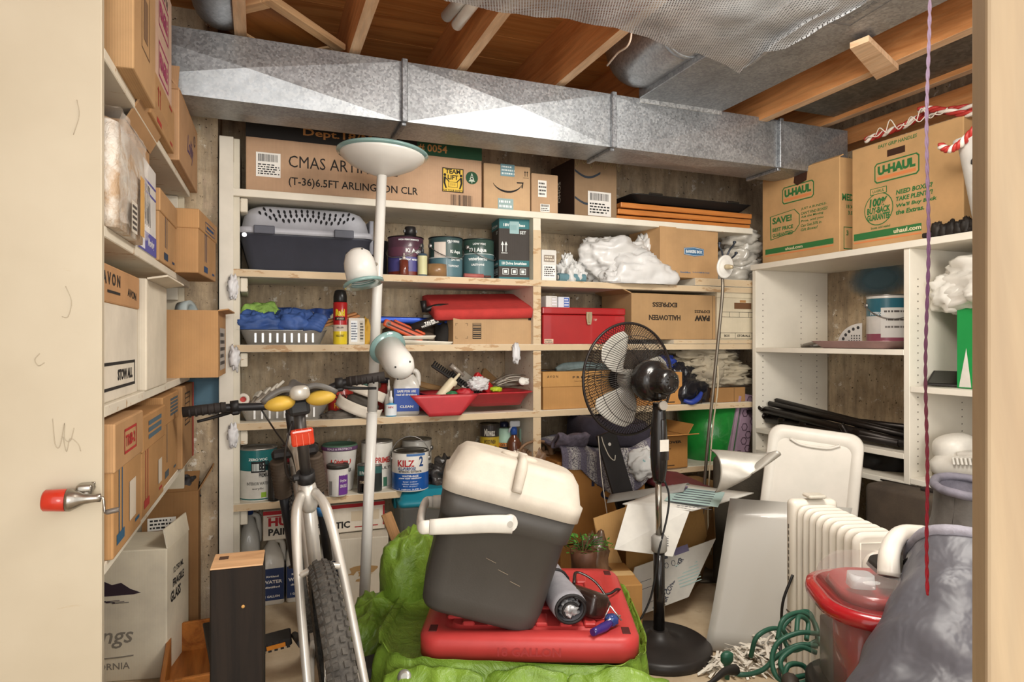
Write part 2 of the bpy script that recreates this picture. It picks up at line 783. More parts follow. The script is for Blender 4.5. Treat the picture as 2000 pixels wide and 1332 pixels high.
m = MB(); m.box((1.2, 1.3, -.05), (5.2, 4.8, .1))
t = NT('concrete_floor')
v = t.coords()
c = t.ramp(t.noise(v, 3, 8, .65), [(.3, 'a08b70'), (.55, 'bda98c'), (.75, 'cfbfa5')])
c = t.mix(t.ramp(t.noise(v, 9, 6, .7), [(.62, '000000'), (.72, 'ffffff')]), c, '8c765c')
t.base(c); t.set(.75, 0, .3); t.bump(t.noise(v, 25, 5), .15, .006)
struct(m, t.m, 'floor')
m = MB(); m.box((1.25, YB + .1, 1.3), (5.3, .2, 2.7)); struct(m, CONCRETE(), 'wall_back')
m = MB(); m.box((-.515, 3.23, 1.3), (.725, .39, 2.7)); struct(m, CONCRETE(), 'wall_left_return')
m = MB(); m.box((XR + .1, 1.25, 1.3), (.2, 4.2, 2.7)); struct(m, CONCRETE(), 'wall_right')
m = MB(); m.box((-.98, 1.95, 1.3), (.2, 3.0, 2.7)); struct(m, CONCRETE(), 'wall_left')
# subfloor boards seen between the joists
SUB = WOOD('a86a36', 'cf9558', 0, .8, .65)
m = MB()
for k in range(15):
    m.box((1.15, .03 + k * .24, 2.60), (4.6, .236, .03))
struct(m, SUB, 'ceiling')
JW = WOOD('b3733f', 'd69d66', 1, 1.0, .65)
JB = WOOD('c39a74', 'e0c3a2', 1, 1.0, .65)


def joist(X, w=.042, y0=-.2, y1=3.4, zb=2.335, name='ceiling_joist'):
    j = MB()
    j.box((0, 0, (2.585 - zb) / 2), (w, y1 - y0, 2.585 - zb))
    j.box((0, 0, -.0005), (w, y1 - y0, .001), 1)
    o = struct(j, [JW, JB], name)
    o.location = (X, (y0 + y1) / 2, zb)
    return o


for X in (-.47, -.055, .36, .80, 1.255):
    joist(X)
joist(1.70); joist(2.36, .05, zb=2.30); joist(2.80)
m = MB(); m.box((XR - .06, 1.4, 2.33), (.12, 3.9, .09)); o = struct(m, JW, 'sill_plate_beam')
m = MB(); cq = [onZ(x, y, 2.295) for x, y in ((1660, 85), (1697, 70), (1755, 127), (1712, 147))]; m.prism([(c.x - 2.325, c.y - 1.75) for c in cq][::-1], .022)
o = solo(m, JB, 'wood_cleat', 'short pale wood cleat nailed onto the thick joist beside the wide duct', 'board', (2.325, 1.75, 2.276))
# diagonal-less face board of the joist bay closed with sheet metal
m = MB(); m.box((0, 0, 0), (.40, 2.5, .006)); m.box((0, -.55, -.004), (.40, .012, .004), 1)
solo(m, [GALV('77746a', '959185', .5, 60), GALV()], 'joist_bay_panel', 'dull sheet metal panel closing the joist bay above the moving boxes', 'metal panel', (2.61, 1.3, 2.36))
# ---------------------------------------------------------------- trunk duct with cross-broken panels
dt = thing('air_duct', 'long galvanized trunk duct with cross creased panels running above the back shelves', 'air duct', (0, 2.6, 2.078))
xs = [-.62, .55, 1.503, 2.467, 2.93]
G = GALV()
HD, DD = .24, .235
for i in range(4):
    a, b = xs[i], xs[i + 1]
    p = MB()
    e = .018
    cxm = (a + b) / 2
    p.add([(a, 0, 0), (b, 0, 0), (b, 0, HD), (a, 0, HD), (cxm, -e, HD / 2)], [(0, 1, 4), (1, 2, 4), (2, 3, 4), (3, 0, 4)])
    p.add([(a, 0, 0), (b, 0, 0), (b, DD, 0), (a, DD, 0), (cxm, DD / 2, -.010)], [(1, 0, 4), (2, 1, 4), (3, 2, 4), (0, 3, 4)])
    p.add([(a, 0, HD), (b, 0, HD), (b, DD, HD), (a, DD, HD)], [(0, 1, 2, 3)])
    p.add([(a, DD, 0), (b, DD, 0), (b, DD, HD), (a, DD, HD)], [(3, 2, 1, 0)])
    if i == 3:
        p.add([(b, 0, 0), (b, DD, 0), (b, DD, HD), (b, 0, HD)], [(0, 1, 2, 3)])
    p.build('duct_section', G, dt)
for x in xs[1:4]:
    p = MB()
    p.box((x, -.010, HD / 2), (.024, .02, HD + .012), bev=.003)
    p.box((x, DD / 2, -.008), (.02, DD, .018), bev=.003)
    p.build('seam_cleat', GALV('7d8084', 'a9acb0', .42), dt)
p = MB(); p.box((1.87, -.006, HD - .005), (.46, .012, .035), bev=.002); p.build('connection_flange', GALV('a5a8ab', 'd5d8da', .4), dt)
# wide duct towards the doorway
dt = thing('air_duct', 'wide flat galvanized branch duct running from the trunk duct towards the doorway', 'air duct', (1.875, 2.6, 2.315))
p = MB(); p.box((0, -1.6, .10), (.47, 3.2, .2), bev=.003); p.build('duct_body', GALV('94979b', 'b2b5b8', .42, 110), dt)
p = MB()
M4 = Matrix.Translation((.02, -1.02, -.0012)) @ Matrix.Rotation(R(180), 4, 'X') @ Matrix.Rotation(R(-83), 4, 'Z')
p.frame(.30, .085, .003, M4); p.text('CERTIFIED DUCT 26 GA', .018, M4, 0, 0, 0, .24)
p.frame(.28, .02, .002, M4, 0, 0, -.028)
p.build('stamped_mark', P('6d7072', .6, var=0), dt)


def pipe(X, r, y0, y1, z, label, mt, elbow=True, name='round_duct'):
    t = thing(name, label, 'pipe', (X, y0, z))
    p = MB()
    pts = [Vector((0, y1 - y0, 0)), Vector((0, .14 + r, 0))]
    if elbow:
        for k in range(9):
            a = k / 8 * math.pi / 2
            pts.append(Vector((0, r * 1.25 - math.sin(a) * r * 1.25 + .05, (1 - math.cos(a)) * r * 1.25)))
    else:
        pts.append(Vector((0, 0, 0)))
    p.tube(pts, r, 28)
    p.build('pipe', mt, t)
    if r > .05:
        q = MB()
        for yy in ((y1 - y0) * .35,):
            q.tube([(0, yy, 0), (0, yy + .02, 0)], r * 1.02, 28)
        q.build('crimp_band', mt, t)
    return t


pp = onZ(432, 20, 2.36)
pq = GALV('a0a3a7', 'bcbfc2', .34, 120)


def roundduct(px, py, r, label, tilt=0):
    # vertical-looking end: pipe comes down the joist bay and turns up out of sight
    c = onZ(px, py, 2.335)
    t = thing('round_duct', label, 'pipe', (c.x, c.y, c.z + r))
    p = MB()
    pts = [Vector((tilt * 1.6, -1.6, .015)), Vector((0, 0, 0))]
    for k in range(1, 8):
        a = k / 7 * math.pi / 2
        pts.append(Vector((0, math.sin(a) * r * .9, (1 - math.cos(a)) * r * .9)))
    p.tube(pts, r, 32)
    p.build('pipe', pq, t)
    q = MB(); q.tube([(0, -.30, .003), (0, -.275, .003)], r * 1.025, 32); q.build('joint_band', pq, t)
    return t


roundduct(432, 50, .10, 'round bright sheet metal pipe coming down between joists over the trunk duct end')
roundduct(1262, 165, .125, 'round galvanized pipe beside the wide flat duct')
# white plastic pipes
a, b = onZ(872, 32, 2.42), onZ(935, -40, 2.42)
m = MB(); m.tube([a, b], .022, 16); solo(m, P('c9c7c2', .3), 'water_pipe', 'short grey-white pipe end between joists, behind the longer one', 'pipe')
a, b = onZ(890, 52, 2.40), onZ(975, -60, 2.40)
m = MB(); m.lathe([(.005, 0), (.016, .004), (.022, .014), (.022, (b - a).length)], 16)
q = (b - a).normalized().to_track_quat('Z', 'Y')
o = solo(m, P('e4e0d8', .3), 'drain_pipe', 'white plastic pipe with a rounded end beside the pale joist', 'pipe', a)
o.rotation_euler = q.to_euler()
# stored cabinet door in the joist bay
cdm = thing('framed_panel', 'brown framed cabinet door stored in the joist bay above the trunk duct', 'panel', (.075, 2.63, 2.36), rot=(R(0), R(0), R(-43)))
p = MB(); p.box((0, 0, .012), (.24, .36, .012)); p.build('panel', WOOD('7b4a1f', '9a6632', 1, .6), cdm)
for sx in (-1, 1):
    p = MB(); p.box((sx * .135, 0, .012), (.045, .42, .026), bev=.004); p.build('stile', WOOD('a9845c', 'cfae86', 1, 1), cdm)
for sy in (-1, 1):
    p = MB(); p.box((0, sy * .185, .012), (.225, .05, .024), bev=.004); p.build('rail', WOOD('a9845c', 'cfae86', 0, 1), cdm)
# dark wire hanging by the pipe
m = MB(); m.tube([onZ(1232, 75, 2.37) + Vector((0, 0, .214)), onZ(1232, 75, 2.37), onZ(1205, 105, 2.35), onZ(1186, 128, 2.34)], .004, 8, spl=6)
solo(m, P('c8b8a8', .5), 'hanging_wire', 'short loose wire hanging between joists next to the round galvanized pipe', 'wire')
# wire screen slung under the wide duct
far = [(800, -60), (870, 2), (985, 30), (1110, 45), (1200, 60), (1262, 80), (1310, 98), (1365, 107), (1405, 122), (1444, 140), (1468, 112), (1492, 90), (1535, 84), (1600, 48), (1680, 2), (1760, -60)]
fp = [onZ(x, y, 2.24) for x, y in far]


def scr(u, v):
    x = u * (len(fp) - 1)
    k = min(int(x), len(fp) - 2)
    p = fp[k].lerp(fp[k + 1], x - k)
    q = Vector((.7 + u * 1.25, .45, 2.24))
    r = p.lerp(q, v)
    r.z += .03 * math.sin(u * 5 + v * 3) - .02 * math.sin(v * 9 + u * 4) + .012 * nz(r * 9, 2)
    return r


m = MB(); m.sheet(scr, 90, 40)
solo(m, SCREEN(), 'wire_screen', 'grey woven wire screen sagging under the wide flat duct', 'screen')
# hanging pull cord
cp = onD(1812, 10, .92)
pts = []
for k in range(24):
    f = k / 23
    px = 1814 - 6 * f + (0 if f < .9 else (f - .9) * 60) + 2.5 * math.sin(f * 17)
    pts.append(onD(px if f > .02 else 1814, -110 + f * 1272, .92))
m = MB()
for k in range(2):
    q = []
    for i, p in enumerate(spline(pts, 12)):
        a = i * .55 + k * math.pi
        q.append(p + Vector((math.cos(a), math.sin(a), 0)) * .0010)
    m.tube(q, .0016, 6)
t = NT('two_tone_yarn_lit_top')
sx = t.n('SeparateXYZ'); t.l(t.tc.outputs['Object'], sx.inputs[0])
c = t.ramp(sx.outputs[2], [(.0, '8e1420'), (.5, '8e1420')])
mr = t.n('MapRange'); mr.inputs[1].default_value = .8; mr.inputs[2].default_value = 1.75
t.l(sx.outputs[2], mr.inputs[0])
t.base(t.ramp(mr.outputs[0], [(.0, 'b01526'), (.18, '8c1a2c'), (.35, '6d3a4c'), (.55, '8b6490'), (.8, 'd3bfe6')]))  # red and purple yarn; lit sheen of the upper part painted in as lavender
t.set(.6, 0, .4)
solo(m, t.m, 'pull_cord', 'thin two-tone purple and red yarn cord hanging down in front of the white cabinet', 'cord')
# door casing at the edge of the doorway
m = MB(); m.box((0, 0, 1.25), (.20, .035, 2.5), bev=.004, seg=2); m.box((.045, .06, 1.25), (.11, .09, 2.5))
o = struct(m, [WOOD('9c876d', 'ae9a7d', 2, .45, .6)], 'trim_1')
o.location = (.880, .47, 0)
o.rotation_euler = (0, 0, R(-30))

# ---------------------------------------------------------------- back shelving
SP = SHELFPAINT()
SE = SHELFPAINT('cdb796', .57)
ZS = [1.845, 1.505, 1.184, .852, .51]
YF = 3.0
t = thing('shelving_unit', 'long white painted built-in shelving along the back concrete wall', 'shelving', (1.28, 3.2, 0))


def tp(name, c, size, mats=None, bev=.002):
    q = MB()
    q.box((c[0] - 1.28, c[1] - 3.2, c[2]), size, bev=bev)
    q.box((c[0] - 1.28, c[1] - 3.2 - size[1] / 2 - .0006, c[2]), (size[0], .001, size[2] * .9), 1)
    return q.build(name, mats or [SP, SE], t)


xl0, xl1, xm0, xm1 = fx(428, YF), fx(456, YF), fx(1042, YF), fx(1057, YF)
tp('upright', ((xl0 + xl1) / 2, 3.01, 1.03), (xl1 - xl0, .03, 2.06), [SHELFPAINT('ded8cb', .75), SHELFPAINT('ded8cb', .72)])
tp('side_panel', (xl1 + .012, 3.21, 1.03), (.024, .38, 2.06), [SHELFPAINT('cfc8b8', .7)] * 2)
tp('divider', ((xm0 + xm1) / 2, 3.204, .98), (xm1 - xm0, .4, 1.72))
for z in ZS:
    tp('shelf', (1.26, 3.2, z - .016), (2.78, .4, .032), [SP, SHELFPAINT('e0d9ca', .72)] if z == ZS[0] else None)
for z in ZS:
    q = MB()
    q.box((xl1 + .04 - 1.28, -.0, z - .065), (.03, .36, .06), bev=.004)
    q.build('cleat', SP, t)
tp('shelf_overlay', (2.5, 3.16, ZS[1] + .022), (.50, .33, .040))
tp('shelf_overlay', (2.42, 3.16, ZS[2] + .012), (.62, .33, .022))
# scratched bare ends of the boards: bits of torn tape under the shelves
for (px, py) in ((455, 560), (458, 700), (455, 850), (1008, 690)):
    c = onY(px, py, 2.985)
    q = MB(); q.lump((c.x - 1.28, c.y - 3.2, c.z), (.02, .012, .045), px, .5, 2.5, 1, False, 0, 20, 14)
    q.build('torn_tape', CLEAR('e8e8ea', .2, .8), t)

# ---------------------------------------------------------------- left shelving with its big end panel
CREAM = SHELFPAINT('d8cdb8', .80)
# cream unit
t = thing('shelving_unit', 'cream painted shelving full of cartons with a tall blank end panel', 'shelving', LN, LROT)


def lp(name, d0, d1, s0, s1, z0, z1, mt, bev=.002):
    q = MB()
    q.box((-(d0 + d1) / 2, (s0 + s1) / 2, (z0 + z1) / 2), (d1 - d0, s1 - s0, z1 - z0), bev=bev)
    return q.build(name, mt, t)


ep = NT('scuffed_cream_paint')
v = ep.coords()
c = ep.ramp(ep.noise(v, 2.5, 4), [(.3, 'b6ab95'), (.7, 'c2b8a3')])
c = ep.mix(ep.ramp(ep.noise(ep.coords((1, 1, 6)), 9, 5, .7), [(.70, '000000'), (.76, 'ffffff')]), c, 'b5a68d')
ep.base(c); ep.set(.45, 0, .35); ep.bump(ep.noise(ep.coords((1, 1, .2)), 30, 3), .08, .003)
lp('end_panel', 0, .62, -.022, 0, 0, 2.32, ep.m)
LZ = [1.80, 1.437, 1.067, .745]
for k, z in enumerate(LZ):
    lp('shelf', 0, .6, 0, 1.37, z - .024, z, SP)
for z in LZ:
    lp('cleat', .04, .55, 1.345, 1.37, z - .075, z - .026, SP)
    lp('cleat', .012, .06, .002, .02, z - .1, z - .026, SP)
lp('far_panel', .02, .6, 1.37, 1.385, 0, 1.9, SHELFPAINT('c9bfa9', .7))
sc = MB()
MF = Matrix(((1, 0, 0, 0), (0, 0, -1, -.0235), (0, 1, 0, 0), (0, 0, 0, 1)))
rnd = random.Random(5)
for (px, py, pts) in ((110, 815, [(0, 0), (.004, -.05), (.012, -.055), (.02, -.01), (.02, -.04), (.03, -.045), (.036, -.02)]), (130, 850, [(0, 0), (.006, -.03), (.012, -.004), (.026, -.016), (.03, -.03)]),
                      (85, 690, [(0, 0), (-.008, -.012), (-.002, -.024), (.008, -.018)]), (135, 590, [(0, .03), (.01, 0), (.004, -.03), (-.006, -.03)]), (150, 270, [(0, 0), (.01, .04), (.006, .07)])):
    d = onY(px, py, 1.55)
    x = d.x - LN.x
    sc.tube([MF @ Vector((x + a, d.z + b, 0)) for a, b in pts], .0006, 4, spl=4)
sc.build('pencil_scribbles', P('b3a894', .8, var=0), t)
# pencil sharpener on the end panel
ps = thing('pencil_sharpener', 'red and chrome crank pencil sharpener screwed to the cream end panel', 'pencil sharpener', onY(150, 968, 1.525))
ps.scale = (.57, .57, .57)
MX = Matrix.Rotation(R(-90), 4, 'Y')
q = MB(); q.lathe([(.001, .118), (.030, .116), (.036, .110), (.037, .075), (.038, .050), (.036, .048)][::-1], 28, 0, Matrix.Translation((.03, -.055, -.005)) @ Matrix.Rotation(R(-86), 4, 'Y') @ Matrix.Rotation(0, 4, 'X'))
q.build('shavings_cup', P('b8301f', .3, coat=.5), ps)
CHR = P('9b968e', .28, .9, .12, 20)
q = MB(); q.lathe([(.038, .0), (.0385, .012), (.030, .03), (.018, .052), (.014, .085), (.014, .1), (.002, .102)], 24, 0, Matrix.Translation((-.018, -.055, -.002)) @ Matrix.Rotation(R(90), 4, 'Y'))
q.box((.03, -.02, .03), (.05, .06, .028), bev=.01, seg=3)
q.rod((.03, -.05, .0), (.045, -.005, .03), .014)
q.cyl((.05, .0, .034), .006, .01, M=None)
q.build('gear_housing', CHR, ps)
q = MB(); q.tube([(.075, -.055, 0), (.088, -.056, 0), (.092, -.058, -.012), (.094, -.06, -.045), (.098, -.07, -.052)], .005, 10, flat=.8)
h = q.build('crank_arm', CHR, ps)
q = MB(); q.lathe([(.001, 0), (.008, .001), (.0095, .01), (.009, .04), (.006, .043)], 16, 0, Matrix.Translation((.098, -.066, -.052)) @ Matrix.Rotation(R(80), 4, 'Y'))
q.build('crank_handle', P('6d665f', .4, .3), h)

# ---------------------------------------------------------------- white cabinet along the right wall
XC = 2.62
WH = P('ded7c8', .4, 0, .03, 4)
t = thing('cabinet', 'white adjustable shelf cabinet with peg holes along the wall, boxes on its top', 'cabinet', (2.87, 2.0, 0))


def cp_(name, x0, x1, y0, y1, z0, z1, mt=None, parent=None):
    q = MB()
    q.box(((x0 + x1) / 2 - 2.87, (y0 + y1) / 2 - 2.0, (z0 + z1) / 2), (x1 - x0, y1 - y0, z1 - z0), bev=.0015)
    if name == 'upright_panel':
        for xx in (x0 + .05, x0 + .33, x0 + .45):
            for k in range(40):
                z = z0 + .12 + k * .032
                if z < z1 - .05:
                    q.add([(xx - 2.87 + .0035 * math.cos(a * 1.05), y0 - 2.0 - .0006, z + .0035 * math.sin(a * 1.05)) for a in range(6)], [tuple(range(6))[::1]], 1)
    return q.build(name, mt or [WH, P('4a4238', .8, var=0)], t)


YA, YM, YN = 2.94, 2.035, 1.15
for y in (YA, YM, YN):
    cp_('upright_panel', XC, XR - .005, y - (.028 if y != YA else 0), y + (.0 if y != YA else .028), .1, 1.60)
cp_('top_board', XC - .012, XR - .005, YN - .03, YA + .03, 1.60, 1.63)
tops = {'far': (1.15, .78, .30), 'near': (1.34, .98, .60, .33)}
for z in (1.163, .711, .59):
    cp_('shelf', XC, XR - .005, YM, YA, z - .025, z)
for z in (1.005, .61, .27):
    cp_('shelf', XC, XR - .005, YN, YM - .03, z - .025, z)
cp_('plinth', XC + .04, XR - .005, YN, YA, 0, .1)
# blue spray paint on the concrete behind the cabinet
bp = NT('sprayed_blue_paint')
v = bp.coords((1, 4.5, 9))
ln = bp.n('VectorMath', operation='LENGTH'); bp.l(v, ln.inputs[0])
mr = bp.n('MapRange'); mr.inputs[1].default_value = .35; mr.inputs[2].default_value = 1.0; mr.inputs[3].default_value = .75; mr.inputs[4].default_value = 0
bp.l(ln.outputs['Value'], mr.inputs[0]); bp.l(mr.outputs[0], bp.b.inputs['Alpha']); bp.base('5d7f92'); bp.b.inputs['Roughness'].default_value = .8
m = MB(); m.box((0, 0, 0), (.002, .5, .3))
c = onX(1718, 545, XR - .004)
o = struct(m, bp.m, 'wall_right_paint_patch'); o.location = c
m = MB(); m.box((0, 0, 0), (.3, .002, .2)); o = struct(m, bp.m, 'wall_left_return_paint_patch'); o.location = onY(392, 765, 3.033)
# ================================================================ things on the back shelves
Z1, Z2, Z3, Z4, Z5 = ZS
YI = 3.03


def slot(x0, x1, yt, z, Y=YI):
    c, wd = span(x0, x1, Y)
    return c, wd, fz((x0 + x1) / 2, yt, Y) - z


def tocam(x, y):
    return math.atan2(-y, -x)


def paint_can(label, loc, r, h, body='d8d4cc', bands=(), lidc='b9b7b2', texts=(), handle=None, group=None, name='paint_can', metal=False, lid=True, drips=None, patches=()):
    """bands: (z0, z1, colour) as fractions of the height; texts: (string, size, z, colour, width, turn); patches: (z0,z1,turn,half,colour)."""
    t = thing(name, label, 'paint can' if name == 'paint_can' else 'can', loc, 0, group)
    cols = [body] + [b[2] for b in bands]
    ms = [P(c, .35, 0, .04, 12, coat=.3) for c in cols]
    prof = [(r * .985, 0, 0), (r, .006, 0)]
    z = .006
    for k, b in enumerate(sorted(bands, key=lambda q: q[0])):
        i = 1 + bands.index(b)
        z0 = max(b[0] * h, .006)
        prof += [(r, z0, 0), (r, z0 + 1e-4, i), (r, max(b[1] * h, z0 + .001), i), (r, b[1] * h + 1e-4, 0)]
    prof += [(r, h * .975, 0), (r * .99, h * .98, 0)]
    m = MB()
    m.lathe(prof, 36)
    a0 = tocam(loc[0], loc[1])
    n = len(ms)
    for s_, sz, zf, col, wd, turn in texts:
        ms.append(P(col, .5, var=0))
        m.text_cyl(s_, sz * h, r + .0009, zf * h, a0 + turn, n, .03, None if wd is None else wd * r)
        n += 1
    for z0, z1, turn, half, col in patches:
        ms.append(P(col, .5, var=0))
        m.patch_cyl(r + .0005, z0 * h, z1 * h, a0 + turn - half, a0 + turn + half, n)
        n += 1
    m.build('body', ms, t)
    tin = P(lidc, .3, .75 if metal is not None else 0, .12, 20)
    if lid:
        q = MB()
        q.lathe([(r * 1.015, h * .972), (r * 1.03, h * .985), (r * 1.015, h), (r * .93, h), (r * .90, h * .975), (r * .80, h * .97), (r * .78, h * .985), (.001, h * .985)], 36)
        q.build('lid', tin, t)
    if handle is not None:
        up, side = handle
        q = MB()
        pts = []
        ax = a0 + math.pi / 2 + side
        for k in range(13):
            f = k / 12 * math.pi
            c = math.cos(f) * (r + .006)
            s_ = math.sin(f) * r * 1.15
            u_ = Vector((math.cos(ax), math.sin(ax), 0)) * c
            if up:
                pts.append(u_ + Vector((0, 0, h * .78 + s_ * 1.05)))
            else:
                out = Vector((math.cos(a0 + side), math.sin(a0 + side), 0)) * (math.sin(f) * (r + .012))
                pts.append(u_ + out + Vector((0, 0, h * .78 - math.sin(f) * r * .75)))
        q.tube(pts, .0022, 6)
        for sg in (-1, 1):
            p_ = Vector((math.cos(ax), math.sin(ax), 0)) * (sg * r)
            q.lump((p_.x, p_.y, h * .78), (.012, .012, .012), 3, 0, 1, 0, False, 0, 10, 8)
        q.build('bail_handle', P('8d8a86', .35, .8), t)
    return t


# ---- top shelf
def mk(mb, sz):
    F = face('F', sz)
    w_, d_, h_ = sz
    mb.rect(w_, .128, F, 1, 0, .116, .0003)
    mb.rect(w_ * .30, .128, F, 2, w_ * .35, .116, .0006)
    mb.text('Dept.18/Main', .042, at(F, -w_ * .10, .094, z=.001), 3, .02, width=w_ * .36)
    mb.text('# 0054', .040, at(F, w_ * .27, .086, z=.001), 3, .02)
    mb.text('CMAS ARTIFICIAL', .052, at(F, -w_ * .112, -.037), 1, 0, width=w_ * .45)
    mb.text('(T-36)6.5FT ARLINGTON CLR', .045, at(F, -w_ * .067, -.128), 1, .012, width=w_ * .54)
    S = at(F, w_ * .363, -.055)
    mb.rect(.105, .115, S, 4, 0, 0, .0004); mb.frame(.105, .115, .004, S, 1, 0, 0, .0008)
    mb.text('TEAM', .022, at(S, 0, .042, z=.0008), 1, .03); mb.text('LIFT', .022, at(S, 0, .014, z=.0008), 1, .03)
    mb.text('FOR YOUR SAFETY', .009, at(S, 0, -.049, z=.0008), 1, .02)
    for sx in (-1, 1):
        mb.poly([(sx * .040 + .007 * math.cos(k), .024 + .007 * math.sin(k)) for k in [i * .785 for i in range(8)]], S, 1, .0009)
        mb.poly([(sx * .046, .015), (sx * .034, .015), (sx * .038, -.012), (sx * .030, -.040), (sx * .037, -.040), (sx * .047, -.014)][::-sx or 1], S, 1, .0009)
        mb.poly([(sx * .036, .012), (sx * .036, .006), (sx * .020, -.010), (sx * .018, -.005)][::-sx], S, 1, .0009)
    mb.rect(.046, .026, S, 1, 0, -.021, .0008); mb.rect(.042, .022, S, 4, 0, -.021, .001)
    for k in (-1, 0, 1):
        mb.rect(.002, .012, S, 1, k * .01, -.02, .0012)
    T = at(F, w_ * .452, -.035)
    mb.poly([(.031 * math.cos(k * .3142), .031 * math.sin(k * .3142)) for k in range(20)], T, 2, .0005)
    for k in range(3):
        y = .014 - k * .011
        hw = .007 + .005 * k
        mb.poly([(-hw, y - .010), (hw, y - .010), (0, y + .010)], T, 5, .0009)
    mb.rect(.004, .008, T, 5, 0, -.022, .0009)
    rnd = random.Random(2); x = -.055
    while x < .055:
        q = rnd.choice((.0015, .0025, .004)); mb.rect(q, .055, at(F, w_ * .405, -.15), 1, x, 0, .0003); x += q + rnd.choice((.002, .003, .005))


c, wd, h = slot(480, 941, 258, Z1)
carton('carton', 'long tan artificial tree carton with dark top band behind the lamp bowl', 'box', (wd, .34, .36), (c, YI + .17, Z1), 0, 'b7977a', marks=mk,
       inks=['201d1b', '21482f', 'b57f48', 'd9b64a', 'b9c4b4'], stickers=[('F', -wd * .415, -.062, .1, .105, 5, 'e9e6df', BLACK, 1)], tape=None)


def smile(mb, sz):
    F = face('F', sz)
    w_, d_, h_ = sz
    pts = []
    for k in range(13):
        a = -math.pi * .86 + k / 12 * math.pi * .72
        pts.append((math.cos(a) * w_ * .34, .045 + math.sin(a) * .06))
    lo = [(x, y - .004 - .006 * math.sin(math.pi * i / 12)) for i, (x, y) in enumerate(pts)]
    for i in range(12):
        mb.poly([lo[i], lo[i + 1], pts[i + 1], pts[i]], F, 1)
    e = pts[-1]
    mb.poly([(e[0] - .028, e[1] + .012), (e[0] - .024, e[1] + .006), (e[0] + .004, e[1] + .008), (e[0] + .010, e[1] + .014)], F, 1)
    mb.poly([(e[0] + .010, e[1] + .014), (e[0] + .003, e[1] + .008), (e[0] - .002, e[1] - .014), (e[0] + .004, e[1] - .018)], F, 1)
    for k in (0, 1):
        mb.rect(.003, .022, F, 1, w_ * .38 + k * .012, h_ * .33); mb.poly([(w_ * .38 + k * .012 - .005, h_ * .33 + .008), (w_ * .38 + k * .012 + .005, h_ * .33 + .008), (w_ * .38 + k * .012, h_ * .33 + .017)], F, 1)
    mb.rect(.03, .002, F, 1, w_ * .40, h_ * .25)


c, wd, h = slot(945, 1036, 322, Z1)
carton('carton', 'small tan carton with black curved arrow beside the long tree carton', 'box', (wd, .2, h), (c, YI + .1, Z1), 0, 'c0a07c', marks=smile, tape=None,
       stickers=[('F', .0, h * .38, wd * .30, h * .26, 3, '6f949e', 'dfe8e8'), ('F', -.01, -h * .36, wd * .33, h * .24, 2, '8fa7a6', 'e6ecec')])
c, wd, h = slot(1038, 1090, 340, Z1)
carton('carton', 'small plain carton with two white labels next to the curved arrow carton', 'box', (wd, .18, h), (c, YI + .09, Z1), 0, 'b79878', tape='T',
       stickers=[('F', -wd * .1, h * .12, wd * .32, h * .42, 4), ('F', 0, -h * .36, wd * .35, h * .2, 2, 'e9e6df', BLACK, 1)])


def oh(mb, sz):
    mb.text('OHOS', .035, at(face('L', sz), 0, -.01, R(90)), 1, .02)
    F = face('F', sz)
    w_, d_, h_ = sz
    for yy in (.30, -.16):
        pts = [(-w_ * .5 + w_ * .6 * k / 10, h_ * yy - .03 * math.sin(k / 10 * math.pi)) for k in range(11)]
        for i in range(10):
            mb.poly([(pts[i][0], pts[i][1] - .012), (pts[i + 1][0], pts[i + 1][1] - .012), pts[i + 1], pts[i]], F, 2)


c, wd, h = slot(1119, 1204, 312, Z1)
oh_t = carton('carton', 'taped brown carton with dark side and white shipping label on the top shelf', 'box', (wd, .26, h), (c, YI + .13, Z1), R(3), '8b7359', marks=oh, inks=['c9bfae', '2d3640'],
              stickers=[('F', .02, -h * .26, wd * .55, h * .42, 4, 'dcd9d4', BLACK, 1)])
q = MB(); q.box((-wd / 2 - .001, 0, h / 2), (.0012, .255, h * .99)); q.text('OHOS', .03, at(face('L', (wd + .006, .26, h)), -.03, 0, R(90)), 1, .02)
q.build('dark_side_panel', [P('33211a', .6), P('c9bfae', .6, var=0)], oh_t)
q = MB()
for k in range(7):
    x = -wd / 2 + wd * k / 6
    q.tube([(x, -.132, h * .98), (x + .01, -.134, h * .84 + .02 * (k % 2)), (x + .03, -.132, h * .97)], .0012, 5, spl=4)
q.build('twine', P('a89a6c', .8), oh_t)

# folded wooden snack tables
tw = WOOD('a5622c', 'd08b4a', 0, 1.2, .4)
c0, wd0 = span(1208, 1470, YI)
for k in range(3):
    t = thing('folding_table', ('folded orange wood tray table at the bottom of the stack under the black tray', 'folded orange wood tray table in the middle of the stack under the black tray', 'folded orange wood tray table on top of the stack under the black tray')[k], 'folding table',
              (c0 + .01 * k, YI + .19, Z1 + .001 + k * .034), R(-1 + k), 'folded wooden tray tables')
    q = MB(); q.box((.02, 0, .012), (wd0 - .06, .30, .012), bev=.002); q.build('table_top', tw, t)
    for sy in (-1, 1):
        q = MB(); q.box((0, sy * .155, .014), (wd0, .026, .028), bev=.005, seg=2); q.build('leg', tw, t)
    q = MB(); q.box((-wd0 / 2 + .013, 0, .014), (.026, .28, .027), bev=.005); q.build('crossbar', tw, t)
t = thing('serving_tray', 'black rectangular tray lying on the stack of folded wooden tables', 'tray', (c0 + .05, YI + .17, Z1 + .106), R(2))
q = MB()
loft(q, [(0, wd0 - .18, .25, .03), (.004, wd0 - .16, .27, .03), (.035, wd0 - .08, .32, .04), (.04, wd0 - .06, .33, .04), (.035, wd0 - .10, .31, .04), (.010, wd0 - .18, .25, .03)])
q.build('tray_body', P('1f1d1c', .4), t)
q = MB()
q.box((-wd0 * .30, -.158, .045), (.09, .012, .014), bev=.004); q.box((wd0 * .30, -.158, .045), (.09, .012, .014), bev=.004)
